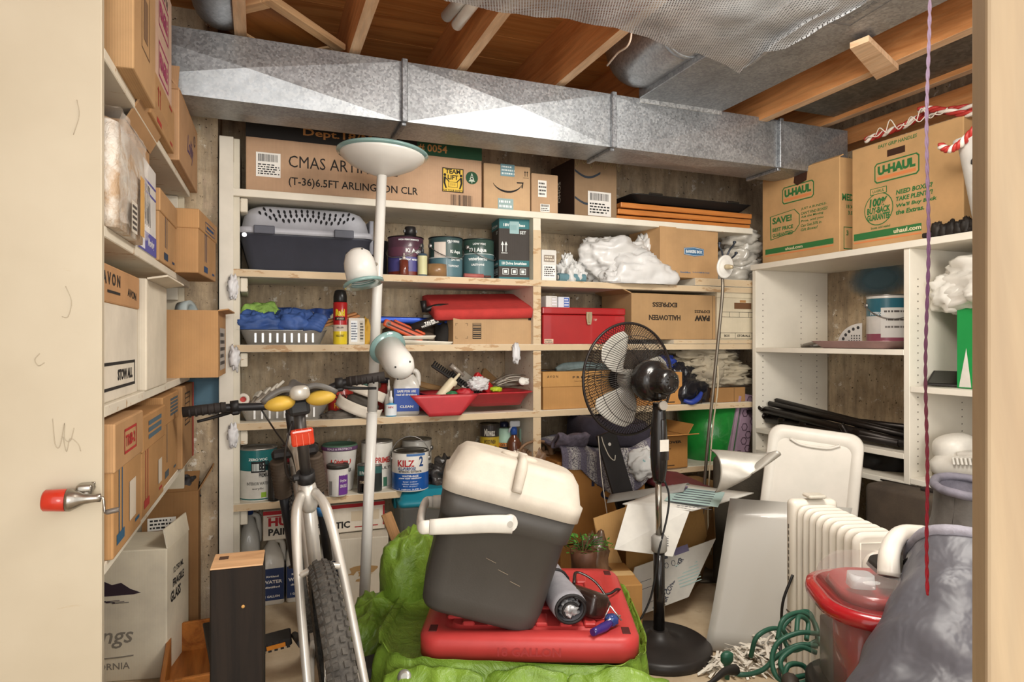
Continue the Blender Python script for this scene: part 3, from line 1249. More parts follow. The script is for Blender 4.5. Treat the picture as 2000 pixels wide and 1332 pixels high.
q.build('handle', P('38342f', .35, .4), t)

# ---- second shelf, by the pet carrier
c, wd = span(466, 728, YI)
t = thing('pet_carrier', 'grey plastic pet carrier with teardrop air holes and dark lower half', 'pet carrier', (c, YI + .17, Z2), 0)
q = MB(); loft(q, [(0, wd * .84, .26, .03), (.006, wd * .85, .27, .035), (.15, wd * .985, .335, .04), (.153, wd, .345, .04), (.165, wd, .345, .04)])
q.build('lower_shell', P('3b3d47', .45, bump=.08), t)
q = MB(); loft(q, [(.160, wd * 1.02, .36, .04), (.185, wd * 1.02, .36, .04), (.187, wd * .965, .33, .05), (.24, wd * .93, .31, .06), (.275, wd * .86, .27, .07), (.292, wd * .78, .20, .07), (.298, wd * .70, .12, .05)])
us = q.build('upper_shell', P('a9abb3', .4, bump=.05), t)


def front_y(z):
    k = (z - .187) / (.24 - .187)
    if z < .24:
        return -(.33 + (.31 - .33) * k) / 2
    return -(.31 + (.27 - .31) * (z - .24) / .035) / 2


q = MB()
for row, (zr, n, wr) in enumerate(((.266, 15, .60), (.246, 17, .66), (.226, 14, .52))):
    for k in range(n):
        f = (k / (n - 1) - .5)
        x = f * wd * wr * (1.0 if abs(f) < .4 else 1.06)
        z = zr - .012 * (1 - (2 * f) ** 2) * 0 - .022 * (abs(2 * f) ** 3) * (-.3) + .006 * math.cos(f * 9)
        tl = f * .9
        vs = []
        for i in range(12):
            a = i / 12 * 2 * math.pi
            ex = .0052 * math.sin(a) * (1 - .45 * (math.cos(a) < 0) * abs(math.cos(a)))
            ez = .0105 * math.cos(a)
            X_ = x + ex * math.cos(tl) + ez * math.sin(tl)
            Z_ = z + ez * math.cos(tl) - ex * math.sin(tl)
            vs.append((X_, front_y(Z_) - .0022, Z_))
        q.add(vs, [tuple(range(12))[::-1]])
q.build('air_holes', P('17171a', .8, var=0), us)
for k, x in enumerate((-wd * .32, wd * .27)):
    q = MB(); q.box((x, -.186, .174), (.085, .014, .036), bev=.003); q.build('latch', P('4a4c57', .45), t)
q = MB(); q.cyl((0, 0, 0), .010, .006, M=Matrix.Translation((-wd * .46, -.168, .150)) @ Matrix.Rotation(R(90), 4, 'X'))
q.build('bolt', P('b9bcc0', .3, .7), t)
q = MB(); loft(q, [(.10, .02, .20, .008, wd / 2 + .005, 0), (.255, .02, .22, .008, wd / 2 + .005, 0)]); q.build('wire_door_frame', P('9c9ea8', .4), t)


def cyl_slot(x0, x1, yt, z, Y):
    c, wd = span(x0, x1, Y)
    return c, wd / 2, fz((x0 + x1) / 2, yt, Y) - z


TS = 'dfe3e2'
c, r, h = cyl_slot(758, 826, 465, Z2, 3.13)
paint_can('purple lacquered paint can topped with a black cup on the second shelf', (c, 3.13, Z2), r, h, '4a2f3c', [(.0, .12, '6b2a20'), (.12, .48, '4a4780'), (.5, .72, '5d3848')], '2b2426',
          [('Ki Aqua', .13, .62, TS, 1.0, .5), ('interior enamel', .06, .42, TS, 1.3, .3), ('HIGH PERFORMANCE', .04, .9, TS, 1.2, .2)], (False, -.5))
q = MB(); q.lathe([(.030, 0), (.026, .05), (.024, .052), (.001, .052)], 20); q.box((0, 0, .03), (.064, .02, .012))
solo(q, P('1f1d1e', .35), 'plastic_cup', 'black plastic cup standing upside down on the purple paint can', 'cup', (c + .02, 3.12, Z2 + h + .001))
c, r, h = cyl_slot(838, 902, 466, Z2, 3.12)
paint_can('dark teal paint can with a round pale sticker on the second shelf', (c, 3.12, Z2), r, h, '35494a', [(.0, .46, '4f6f78'), (.47, .5, 'aab8b8'), (.5, .82, '2e4742')], '34393a',
          [('Ki Aqua', .10, .62, TS, .7, .62), ('SATIN', .06, .44, TS, .6, .62), ('TOPCOAT', .05, .28, TS, .7, .5), ('PRO SERIES', .05, .88, TS, .8, .5)], (False, .5), patches=[(.48, .86, -.35, .36, 'c8bcb0'), (.50, .84, -.35, .32, 'd6ccc1')])
c, r, h = cyl_slot(903, 963, 470, Z2, 3.14)
paint_can('dark teal paint can with white lettering next to the dark tool carton', (c, 3.14, Z2), r, h, '31473f', [(.0, .60, '4c6c70'), (.61, .63, 'aab8b8')], '3a4443',
          [('Ki | Aqua', .13, .70, TS, 1.1, 0), ('waterborne', .09, .50, TS, 1.2, .0), ('URETHANE', .05, .35, TS, .8, 0), ('LOW VOC', .05, .86, TS, .8, .1)], (False, .9), patches=[])
q = MB(); q.tube([(-.05, 0, .012), (.05, .0, .012)], .011, 12)
q.tube([(.05, 0, .012), (.09, 0, .012)], .005, 8, 1)
solo(q, [P('a9605a', .6), P('5a3a35', .5)], 'paint_roller', 'small red handled paint roller lying in front of the teal paint cans', 'paint roller', (fx(925, 3.05), 3.05, Z2 + .001), R(2))


def bottle(name, label, x, Y, z, r, h, col, capc, cat='bottle', lab=None, capr=.45, caph=.22, mt=None, shoulder=.72, group=None, neck=None, texts=()):
    t = thing(name, label, cat, (x, Y, z), 0, group)
    m = MB()
    nk = neck or r * capr
    m.lathe([(r * .9, 0), (r, .004), (r, h * (shoulder - .04)), (nk * 1.1, h * shoulder), (nk, h * (1 - caph)), (.001, h * (1 - caph))], 24)
    ms = [mt or P(col, .25, coat=.3)]
    a0 = tocam(x, Y)
    if lab:
        z0, z1, lc = lab
        ms.append(P(lc, .45, var=.04))
        m.patch_cyl(r + .0006, z0 * h, z1 * h, a0 - 1.5, a0 + 1.5, 1, 16)
    for k, (s_, sz, zf, tc, wdt) in enumerate(texts):
        ms.append(P(tc, .5, var=0))
        m.text_cyl(s_, sz * h, r + .0014, zf * h, a0, len(ms) - 1, .03, None if wdt is None else wdt * r)
    m.build('body', ms, t)
    q = MB()
    q.lathe([(nk * 1.15, h * (1 - caph)), (nk * 1.15, h * (1 - caph * .6)), (nk * .55, h * (1 - caph * .45)), (nk * .5, h), (.001, h)] if capr < .4 else [(r * .92, h * (1 - caph) - .001), (r * .9, h * .97), (r * .7, h), (.001, h)], 20)
    q.build('cap', P(capc, .35), t)
    return t


c, r, h = cyl_slot(780, 798, 494, Z2, 3.045)
bottle('glue_bottle', 'small amber squeeze bottle with a white nozzle before the purple paint can', c, 3.045, Z2, r, h, '6b3a2a', 'cfc6bd', capr=.3, caph=.3, mt=P('6b3326', .15, coat=.5))
c, r, h = cyl_slot(816, 834, 476, Z2, 3.04)
bottle('spray_bottle', 'slim bottle with yellow and white label and dark cap', c, 3.04, Z2, r, h, '3e4f5c', '3a3d40', capr=.3, caph=.30, lab=(.05, .62, 'c9c79a'))
c, r, h = cyl_slot(833, 872, 517, Z2, 3.05)
q = MB(); q.lathe([(.024, 0), (r, 0), (r, h), (.024, h), (.024, 0)], 32, cap0=False, cap1=False)
solo(q, P('8a6a48', .3, coat=.3), 'tape_roll', 'roll of brown packing tape standing before the teal paint can', 'tape', (c, 3.05, Z2))
c, r, h = cyl_slot(728, 760, 470, Z2, 3.22)
q = MB(); q.lathe([(r * .8, 0), (r, h), (r * .92, h), (r * .74, .01), (.001, .01)], 24)
solo(q, P('2d2c30', .5), 'bucket', 'dark small bucket half hidden between the lamp pole and the purple paint can', 'bucket', (c, 3.25, Z2))


def ryo(mb, sz):
    w_, d_, h_ = sz
    for f in 'FL':
        F = face(f, sz)
        ww = w_ if f == 'F' else d_
        mb.rect(ww * .98, h_ * .16, F, 1, 0, h_ * .42, .0002)
        mb.rect(ww * .98, h_ * .10, F, 1, 0, -h_ * .225, .0002)
        mb.rect(ww * .98, h_ * .05, F, 1, 0, -h_ * .475, .0002)
        mb.text('18V Cordless', h_ * .05, at(F, 0, h_ * .40, z=.0005), 2, .03, width=ww * .7)
        mb.text('18 Drive brushless', h_ * .05, at(F, 0, -h_ * .225, z=.0005), 2, .03, width=ww * .8)
        mb.text('SET', h_ * .05, at(F, ww * .28, h_ * .28, z=.0005), 2, .02)
        for k in (-1, 0, 1):
            mb.frame(ww * .2, h_ * .10, .003, at(F, k * ww * .28, -h_ * .36), 2, 0, 0, .0004)
            mb.rect(ww * .1, h_ * .05, at(F, k * ww * .28, -h_ * .36), 2, 0, 0, .0004)
        for k in (0, 1):
            mb.rect(.004, h_ * .12, F, 2, -ww * .38 + k * .018, h_ * .02, .0003)
            mb.poly([(-ww * .38 + k * .018 - .008, h_ * .07), (-ww * .38 + k * .018 + .008, h_ * .07), (-ww * .38 + k * .018, h_ * .13)], F, 2, .0003)
        mb.rect(ww * .2, .003, F, 2, -ww * .32, -h_ * .06, .0003)


c, wd, h = slot(978, 1036, 428, Z2, 3.06)
carton('carton', 'tall dark grey tool carton with teal bands next to the shelf divider', 'box', (wd, .15, h), (c, 3.135, Z2), R(-6), '4a4542', marks=ryo, inks=['3d7378', 'dfe4e2'], tape=None,
       stickers=[('F', 0, h * .36, wd * .3, h * .2, 1, '8fb0b2', '7fa3a6')])

# ---- second shelf, other side of the divider
c, wd, h = slot(1058, 1087, 488, Z2, 3.02)
carton('carton', 'small white product box with a picture label beside the shelf divider', 'box', (wd, .08, h), (c, 3.06, Z2), 0, 'd9d6d0', tape=None, stickers=[('F', 0, h * .22, wd * .7, h * .22, 2, '8a7d70', 'd8d0c0'), ('F', 0, -h * .2, wd * .8, h * .4, 5, 'e9e7e3')])
PB = P('d4d3d1', .35, 0, .04, 6, .12, 30, .5, coat=.2)
PBT = CLEAR('e4e4e2', .25, .82)
c, wd = span(1087, 1140, 3.1)
q = MB(); q.lump((0, 0, 0), (wd / 2, .09, .115), 4, .45, 2.4, .8, True, 0, 60, 40); q.lump((-.02, -.02, .10), (.03, .02, .05), 9, .6, 3, 1, False, 0, 24, 16)
solo(q, PBT, 'plastic_bag', 'thin crumpled translucent plastic bag behind the small white product box', 'bag', (c, 3.12, Z2))
c, wd = span(1090, 1142, 3.05)
t = thing('towel_roll', 'small roll of blue-grey shop towel lying in front of the plastic bags', 'towel', (c, 3.05, Z2 + .022), 0)
q = MB(); q.lathe([(.021, -wd / 2), (.022, -wd / 2 + .004), (.022, wd / 2 - .004), (.021, wd / 2)], 24, 0, Matrix.Rotation(R(90), 4, 'Y')); q.build('roll', P('5f8089', .9, bump=.4, bs=120), t)
q = MB(); q.lathe([(.008, 0), (.013, 0), (.013, .002), (.008, .002)], 20, 0, Matrix.Translation((-wd / 2 - .003, 0, 0)) @ Matrix.Rotation(R(90), 4, 'Y')); q.build('core', P('d8d4cc', .8), t)
c, wd = span(1134, 1285, 3.12)
q = MB()
q.lump((-.02, .02, .135), (wd * .46, .13, .13), 11, .34, 1.8, .5, False, 0, 72, 48)
q.lump((.07, -.05, 0), (wd * .50, .12, .17), 21, .32, 1.9, .5, True, 0, 72, 48)
q.lump((wd * .33, .02, .18), (.06, .06, .10), 5, .4, 2.4, .8, False, 0, 36, 24)
q.lump((-wd * .15, -.09, .005), (.09, .06, .08), 8, .4, 2.4, .8, True, 0, 36, 24)
solo(q, PB, 'plastic_bag', 'large stuffed white plastic bag bulging over the shelf beside the file carton', 'bag', (c, 3.12, Z2))


def bb(mb, sz):
    F = face('F', sz)
    w_, d_, h_ = sz
    pts = []
    for sx, sy in ((1, 1), (-1, 1), (-1, -1), (1, -1)):
        pts.append((sx * .068, sy * .020)) if sx * sy > 0 else pts.append((sx * .068, sy * .020))
    e = [(-.07, -.018), (0, -.026), (.07, -.018), (.07, .018), (0, .026), (-.07, .018)]
    M_ = at(F, .03, .01)
    mb.poly(e, M_, 1)
    mb.poly([(x * .95, y * .86) for x, y in e], M_, 2, .0003); mb.poly([(x * .92, y * .78) for x, y in e], M_, 1, .0006)
    mb.text('BANKERS BOX', .017, at(M_, 0, 0, z=.001), 2, .05, width=.115)
    mb.text('SmoothMove', .010, at(F, -.03, -h_ * .39), 1, .02, 0, .07); mb.text('12x12x10 PRIME RECYCLED', .008, at(F, .08, -h_ * .38), 1, .01, 0, .12)


c, wd, h = slot(1284, 1404, 461, Z2, 3.0)
fb = carton('carton', 'open tan file carton with a blue oval emblem on the second shelf', 'box', (wd, .28, h), (c, 3.145, Z2 + .0425), R(4), 'b8946a', marks=bb, inks=['3c6a90', 'd8e0e4'], openbox=1)
q = MB()
for k in range(7):
    q.box((-wd * .32 + k * .016, -.03, h - .045), (.011, .2, .12), k % 2, bev=.001)
o = solo(q, [P('e0dccf', .7), P('b9ae97', .8)], 'paper_folder', 'bundle of cream paper folders standing in the open file carton', 'folders', (c, 3.145, Z2 + .0425), R(4))
q = MB(); q.lump((.06, 0, h - .05), (.10, .09, .09), 31, .45, 2.6, .8, False, 0, 48, 32)
solo(q, PB, 'plastic_bag', 'crumpled white plastic showing over the rim of the open file carton', 'bag', (c, 3.145, Z2 + .045), R(4))
# puffy clear bag at the end of the shelf
c, wd = span(1425, 1470, 3.2)
q = MB()
for k in range(5):
    q.lump((-.03 + .05 * (k % 2), -.01 * k, .04 + .055 * k), (.11, .13, .06), 40 + k, .25, 2.2, .7, False, 0, 40, 26)
solo(q, P('b9b4aa', .3, 0, .1, 14, .2, 40, .5, coat=.3), 'plastic_bag', 'clear bag stuffed with puffy white cushions at the shelf end behind the bare bulb lamp', 'bag', (fx(1440, 3.2), 3.2, Z2 + .045))
# bare bulb floor lamp whose head leans before the bag
hd = onY(1416, 521, 2.72)
bs = onZ(1366, 935, .02)
bs = Vector((onY(1366, 900, 2.80).x, 2.80, 0))
t = thing('floor_lamp', 'thin bronze floor lamp without a shade, white socket dish and three bent arms', 'lamp', (bs.x, bs.y, 0))
H_ = hd - bs
br = P('7c7468', .35, .7)
q = MB(); q.tube([Vector((0, 0, .03)), Vector((H_.x * .30, H_.y * .2, H_.z * .36)), Vector((H_.x * .62, H_.y * .6, H_.z * .66)), Vector((H_.x * .88, H_.y * .9, H_.z * .9)), H_ + Vector((0, .02, -.045))], .0085, 10, spl=6); q.build('pole', br, t)
q = MB(); q.lathe([(.14, 0), (.14, .012), (.05, .022), (.015, .05)], 32); q.build('base', br, t)
MD = Matrix.Translation(H_) @ Matrix.Rotation(R(98), 4, 'X') @ Matrix.Rotation(R(10), 4, 'Y')
q = MB(); q.lathe([(.001, -.012), (.045, -.012), (.060, -.002), (.060, .004), (.052, .006), (.042, .002), (.036, .004), (.001, .004)], 32, 0, MD); q.build('socket_dish', P('d8d5ce', .35), t)
q = MB(); q.lathe([(.012, .004), (.014, .02), (.010, .045), (.001, .05)], 16, 0, MD); q.build('bulb', P('b9a98a', .15, .2), t)
for k, (dx, dz, ex) in enumerate(((-.035, .10, 0), (.05, .11, .02), (.055, .055, .03))):
    q = MB(); q.tube([H_ + Vector((dx * .2, .005, .045)), H_ + Vector((dx * .6, 0, dz * .8)), H_ + Vector((dx, 0, dz)), H_ + Vector((dx + ex * .5, 0, dz + .016))], .005, 8, spl=4)
    q.lump(H_ + Vector((dx + ex * .5, 0, dz + .018)), (.009, .009, .007), 2, 0, 1, 0, False, 0, 12, 8); q.build('shade_arm', P('3e434c', .35, .6), t)
q = MB(); q.tube([Vector((H_.x * .66, H_.y * .66 - .012, H_.z * .68)), Vector((H_.x * .62, H_.y * .6 - .02, H_.z * .60)), Vector((H_.x * .45 + .01, H_.y * .4, H_.z * .45)), Vector((.03, -.03, H_.z * .2)), Vector((.05, -.03, .1))], .004, 8, spl=6); q.build('cable', P('b5a78c', .5), t)

# ---- third shelf
def paint_tray(label, loc, w_, d_, h_, rz=0, col=None, tilt=0, group=None, name='paint_tray', fill=None):
    t = thing(name, label, 'paint tray', loc, rz, group, (R(0), tilt, rz))
    m = MB()
    loft(m, [(0, w_ * .82, d_ * .80, .03), (h_ * .95, w_ * .97, d_ * .96, .04), (h_, w_, d_, .04), (h_ * .93, w_ * .96, d_ * .95, .04), (.004, w_ * .80, d_ * .78, .03)])
    m.build('tray_body', col or P('b9b7b4', .3, .6, .08, 12), t)
    rr = MB()
    for k in range(9):
        rr.box((-w_ * .32 + k * w_ * .08, -d_ * .452, h_ * .5), (.008, .006, h_ * .7), M=None)
    rr.build('ribs', col or P('c9c4bb', .3, .5), t)
    return t


c, wd, h = slot(466, 642, 645, Z3, 3.03)
paint_tray('silver metal paint tray holding blue gloves on the third shelf', (c, 3.15, Z3), wd, .24, .065, 0)
CB = P('3d5a96', .55, 0, .15, 10, .3, 60)
q = MB()
c1, w1 = span(470, 560, 3.1)
q.lump((-.09, -.05, 0), (.12, .08, .075), 51, .32, 2.4, .5, True, 0, 64, 40); q.lump((.06, -.03, .0), (.10, .08, .085), 53, .32, 2.6, .5, True, 0, 64, 40)
for k in range(5):
    q.tube([(.10 + .012 * k, -.09, .01 + .012 * k), (.14 + .01 * k, -.115, .012 + .010 * k), (.175 + .004 * k, -.11, -.004 + .010 * k)], [.017, .016, .012], 10, 0, spl=5)
solo(q, CB, 'rubber_glove', 'crumpled pair of shiny blue rubber gloves heaped in the paint tray', 'gloves', (fx(545, 3.13), 3.13, Z3 + .067))
q = MB(); q.lump((0, 0, 0), (.12, .07, .115), 57, .25, 2.2, .4, True, 0, 50, 30)
solo(q, P('8fb35a', .95, 0, .15, 40, .8, 150), 'microfiber_cloth', 'fluffy lime green cleaning cloth behind the blue gloves', 'cloth', (fx(512, 3.25), 3.25, Z3 + .072))
q = MB(); q.sheet(lambda u, v: ((u - .5) * .30, .03 * math.sin(u * 9) + v * .02, .03 + v * .085 + .02 * nz((u * 4, v * 4, 1), 5)), 40, 16, 0, .003)
mt = NT('printed_blue_bag')
v = mt.coords()
mt.base(mt.mix(mt.ramp(mt.noise(v, 14, 3), [(.55, '000000'), (.60, 'ffffff')]), mt.ramp(mt.noise(v, 20, 3), [(.4, '22386e'), (.6, '35539a')]), 'c9c2a4')); mt.set(.35, 0, .5)
solo(q, mt.m, 'plastic_wrapper', 'shiny dark blue printed plastic wrapper standing behind the rubber gloves', 'wrapper', (fx(590, 3.27), 3.27, Z3 + .06))
q = MB(); q.box((0, 0, 0), (.24, .035, .012), bev=.003); q.box((0, .0, .013), (.22, .03, .010), bev=.003)
solo(q, WOOD('8a5a35', 'b98757', 0, 1.5), 'paint_paddle', 'flat wooden paint paddles leaning across the silver tray edge', 'wood stick', (fx(652, 3.07), 3.07, Z3 + .10), 0, None, (R(10), R(-17), R(6)))
c, r, h = cyl_slot(651, 679, 566, Z3, 3.03)
t = thing('spray_can', 'red and yellow insecticide spray can with a black cap in front of the shelf', 'spray can', (c, 3.04, Z3))
q = MB(); a0 = tocam(c, 3.04)
q.lathe([(r * .93, 0, 0), (r, .005, 0), (r, h * .24, 0), (r, h * .241, 1), (r, h * .36, 1), (r, h * .361, 2), (r, h * .76, 2), (r * .9, h * .775, 2)], 32)
q.text_cyl('Raid', h * .13, r + .001, h * .58, a0, 0, .06, r * 1.35)
q.patch_cyl(r + .0005, h * .44, h * .50, a0 - .8, a0 + .7, 3); q.text_cyl('ANT & ROACH', h * .03, r + .001, h * .47, a0, 1, .02, r * 1.0)
q.text_cyl('KILLS FAST', h * .04, r + .001, h * .16, a0, 3, .02, r * 1.2); q.text_cyl('KILLER', h * .03, r + .001, h * .31, a0, 3, .02, r * 1)
q.build('can_body', [P('d8bf2a', .3, coat=.3), P('c6b7a6', .4), P('a81f22', .3, coat=.3), P('2a1c1a', .5, var=0)], t)
q = MB(); q.lathe([(r * .9, h * .77), (r * .96, h * .785), (r * .96, h * .88), (r * .78, h * .98), (r * .5, h), (.001, h)], 28); q.build('cap', P('1c1b1b', .3), t)
c, wd, h = slot(681, 713, 621, Z3, 3.04)
carton('carton', 'small white printed carton beside the insecticide can', 'box', (wd, .07, h), (c, 3.08, Z3), 0, 'cfcac0', tape=None, stickers=[('F', -wd * .16, 0, wd * .4, h * .8, 7, 'd9dde0', '2d3d55'), ('F', wd * .3, 0, wd * .22, h * .8, 6, 'b9b2a2')])
q = MB(); q.lump((0, 0, 0), (.045, .04, .115), 61, .35, 2.2, .6, True, 0, 40, 30)
solo(q, P('c49a3c', .8, bump=.3), 'work_glove', 'yellow work glove slumped behind the small white printed carton', 'glove', (fx(712, 3.16), 3.16, Z3))
# level, clamp, saw, caulk, trays
c, wd = span(735, 885, 3.12)
q = MB(); q.box((0, 0, 0), (wd, .03, .032), bev=.008, seg=3)
solo(q, P('2747a0', .3, .4), 'spirit_level', 'blue metal bar lying behind the orange saw', 'level', (c, 3.14, Z3 + .115), 0, None, (0, R(1), 0))
q = MB(); q.lump((0, 0, 0), (wd * .42, .10, .10), 64, .2, 2, .3, True, 0, 30, 20)
solo(q, P('54463a', .8), 'fabric_bundle', 'dark brown bundle beneath the blue metal bar', 'bundle', (c + .01, 3.24, Z3))
t = thing('hand_saw', 'orange folding tool handle lying slanted on the white plastic trays', 'saw', (fx(788, 3.07), 3.07, Z3 + .065), 0, None, (0, R(24), R(-8)))
q = MB(); q.box((0, 0, 0), (.20, .03, .036), bev=.008, seg=2); q.box((.02, 0, .026), (.16, .02, .012), bev=.004); q.build('handle', P('c2512a', .4), t)
q = MB(); q.box((0, -.016, .0), (.16, .002, .006)); q.box((0, -.016, .02), (.15, .002, .004)); q.build('groove', P('3a2018', .6), t)
q = MB(); q.cyl((0, 0, 0), .012, .034, M=Matrix.Translation((-.075, .017, 0)) @ Matrix.Rotation(R(90), 4, 'X')); q.build('pivot_bolt', P('5a4a42', .4, .6), t)
q = MB()
q.lathe([(.021, 0), (.021, .17), (.017, .175), (.006, .18), (.004, .23)], 20, 0, Matrix.Rotation(R(90), 4, 'Y'))
q.text('TAUPE', .014, Matrix.Translation((.09, -.0216, .002)) @ Matrix.Rotation(R(90), 4, 'X'), 1, .04)
q.text('MORTAR REPAIR', .009, Matrix.Translation((.09, -.0205, -.009)) @ Matrix.Rotation(R(90), 4, 'X'), 1, .03)
solo(q, [P('26211f', .4), P('e0ddd6', .6, var=0)], 'caulk_tube', 'black caulk tube with white lettering leaning behind the orange tool', 'caulk tube', (fx(803, 3.07), 3.07, Z3 + .075), 0, None, (0, R(-19), 0))
t = thing('bar_clamp', 'black trigger clamp sticking out from under the red cushion', 'clamp', (fx(850, 3.1), 3.10, Z3 + .165))
q = MB(); q.tube([(-.05, 0, 0), (.01, 0, .02), (.07, .02, .025)], [.014, .012, .010], 10, spl=4); q.tube([(-.052, 0, -.01), (-.06, 0, .045)], [.012, .016], 10); q.build('handle', P('1b1918', .4), t)
q = MB(); q.box((0, 0, -.03), (.12, .012, .014)); q.build('clamp_bar', P('3a3836', .4, .6), t)
q = MB(); q.lump((0, 0, 0), (.05, .06, .12), 66, .2, 2, .3, True, 0, 30, 20)
solo(q, P('2b2826', .7), 'tool_pouch', 'dark tool pouch squeezed between caulk tube and label carton', 'pouch', (fx(868, 3.16), 3.16, Z3))
for k, (x0, x1, dz, lab) in enumerate(((730, 885, .0, 'wide white plastic tray liner lying flat under the orange tool'), (770, 850, .022, 'small white plastic scraper on the wide tray liner'))):
    c, wd = span(x0, x1, 3.06)
    q = MB()
    loft(q, [(0, wd * .9, .12, .02), (.014, wd, .16, .03), (.018, wd * 1.0, .16, .03), (.006, wd * .86, .11, .02)])
    solo(q, P('d5cfc2', .35), 'tray_liner' if k == 0 else 'plastic_scraper', lab, 'tray liner' if k == 0 else 'scraper', (c, 3.1, Z3 + .001 + dz), 0, None, (0, R(2 - 3 * k), 0))


def lblc(mb, sz):
    F = face('F', sz)
    w_, d_, h_ = sz
    M_ = at(F, -w_ * .215, -.004)
    mb.frame(.045, h_ * .56, .002, M_, 1)
    for k in range(8):
        mb.rect(.040, .0035 + .002 * (k % 3), M_, 1, 0, -h_ * .25 + k * h_ * .066)
    for sx in (-1, 1):
        for sy in (-1, 1):
            A_ = at(F, -w_ * .40 + sx * .03, -.004 + sy * h_ * .26)
            mb.rect(.012, .0015, A_, 1, -sx * .005, 0); mb.rect(.0015, .012, A_, 1, 0, -sy * .005)
    mb.rect(.022, .012, F, 1, w_ * .46, h_ * .42)


c, wd, h = slot(884, 1042, 618, Z3, 3.02)
carton('carton', 'low tan carton with a printed striped square under the red cushion', 'box', (wd, .24, h), (c, 3.145, Z3), R(1.5), 'b3936e', marks=lblc, openbox=1)
q = MB(); q.lump((0, 0, 0), (.09, .07, .05), 71, .4, 2.4, .8, False, 0, 40, 24); q.lump((.12, .01, 0), (.08, .07, .05), 73, .4, 2.4, .8, False, 1, 40, 24)
solo(q, [PB, CARD('a98561')], 'packing_paper', 'white and brown packing paper in the low carton beneath the red cushion', 'paper', (c + .1, 3.12, Z3 + h - .02))
q = MB()
cx_, cw_ = span(845, 1048, 3.05)
loft(q, [(0, cw_ * .92, .30, .02), (.006, cw_ * .94, .32, .03), (.045, cw_ * .94, .32, .03), (.052, cw_ * .91, .29, .03)])
solo(q, P('b53a36', .9, 0, .05, 20, .3, 200), 'seat_cushion', 'bright red felt covered cushion lying tilted on the low carton', 'cushion', (cx_ - .01, 3.17, Z3 + .168), 0, None, (R(18), R(-2), R(-2)))

# third shelf, other side
c, wd, h = slot(1060, 1221, 601, Z3, 3.01)
t = thing('tool_box', 'red steel tool box with a chrome hasp on the third shelf', 'tool box', (c, 3.11, Z3), 0)
RD = P('a01c20', .35, 0, .05, 5, coat=.4)
q = MB(); q.box((0, 0, h * .40), (wd, .2, h * .80), bev=.004); q.build('body', RD, t)
q = MB(); q.box((0, 0, h * .905), (wd * 1.008, .205, h * .19), bev=.006, seg=2); q.build('lid', RD, t)
q = MB(); M_ = Matrix.Translation((.02, -.104, h * .72)) @ Matrix.Rotation(R(90), 4, 'X')
q.prism([(-.016, .030), (.016, .030), (.017, .0), (.010, -.034), (-.010, -.034), (-.017, .0)], .006, 0, M_); q.box((.02, -.112, h * .72), (.010, .006, .05), bev=.002)
q.build('hasp', P('b7a98c', .3, .8), t)
sticker(t, (wd, .2, h), 'F', -wd * .43, -h * .42, .05, .022, 2, 'd8b9a0')
q = MB(); q.text('TEF', .010, at(face('F', (wd, .206, h)), wd * .12, h * .17), 0, .02); q.build('stamped_letters', P('d0a39a', .6, var=0), t)
for k, (x0, x1, yt, col, lab) in enumerate(((1063, 1086, 577, 'd0cec9', 'white paper roll box on the red tool box, beside the divider'), (1087, 1110, 579, 'cfd2da', 'white and blue small box on top of the red tool box'))):
    c2, w2 = span(x0, x1, 3.08)
    h2 = fz((x0 + x1) / 2, yt, 3.08) - Z3 - h - .004
    tt = carton('carton', lab, 'box', (w2, .07, h2), (c2, 3.1, Z3 + h * 1.0 + .001), R(4), col, tape=None, stickers=[('F', w2 * .2, 0, w2 * .45, h2 * .85, 3, ('c0bdb8', '4967ad')[k], 'e0e0e8')])


def hall(mb, sz):
    F = face('F', sz)
    w_, d_, h_ = sz
    mb.text('HALLOWEEN', .030, at(F, -w_ * .12, -h_ * .02, R(180)), 1, .04, 0, w_ * .37)
    mb.text('EXPRESS', .026, at(F, -w_ * .12, h_ * .12 - .075, R(180), .0) @ Matrix.Translation((0, -.11, 0)), 1, .04, 0, w_ * .29)
    mb.text('PAW', .032, at(F, w_ * .33, -h_ * .02, R(180)), 1, .07, 0, w_ * .19); mb.text('EXPRESS', .016, at(F, w_ * .33, h_ * .13, R(180)), 1, .03, 0, w_ * .19)
    mb.rect(.002, h_ * .98, F, 1, w_ * .46)


c, wd, h = slot(1230, 1400, 583, Z3, 3.01)
carton('carton', 'wide tan carton with lettering printed upside down between tool box and white file box', 'box', (wd, .30, h), (c, 3.165, Z3 + .024), R(2.5), 'ab8a62', marks=hall, tape=None, flaps=[('L', R(-20), .10)], inks=['33291f'])


def fileb(mb, sz):
    F = face('F', sz)
    w_, d_, h_ = sz
    mb.rect(w_ * .34, h_ * .12, F, 2, 0, h_ * .16)
    mb.rect(w_ * .12, h_ * .05, F, 3, 0, h_ * .25)
    A_ = at(F, w_ * .02, -h_ * .22)
    mb.frame(w_ * .92, h_ * .52, .0022, A_, 1); mb.rect(w_ * .92, .0022, A_, 1, 0, h_ * .16); mb.rect(w_ * .92, .0022, A_, 1, 0, -h_ * .15)
    for k in range(4):
        mb.rect(.0022, h_ * .10, A_, 1, -w_ * .28 + k * w_ * .19, h_ * .21)
    for k in range(2):
        mb.rect(.0022, h_ * .11, A_, 1, -w_ * .17 + k * w_ * .33, -h_ * .205)
    mb.text('STOR/ALL', .014, at(A_, 0, -h_ * .205), 1, .04, 0, w_ * .26); mb.text('BOX', .014, at(A_, -w_ * .33, -h_ * .205), 1, .03); mb.text('TRAYS', .010, at(A_, w_ * .32, -h_ * .205), 1, .03)


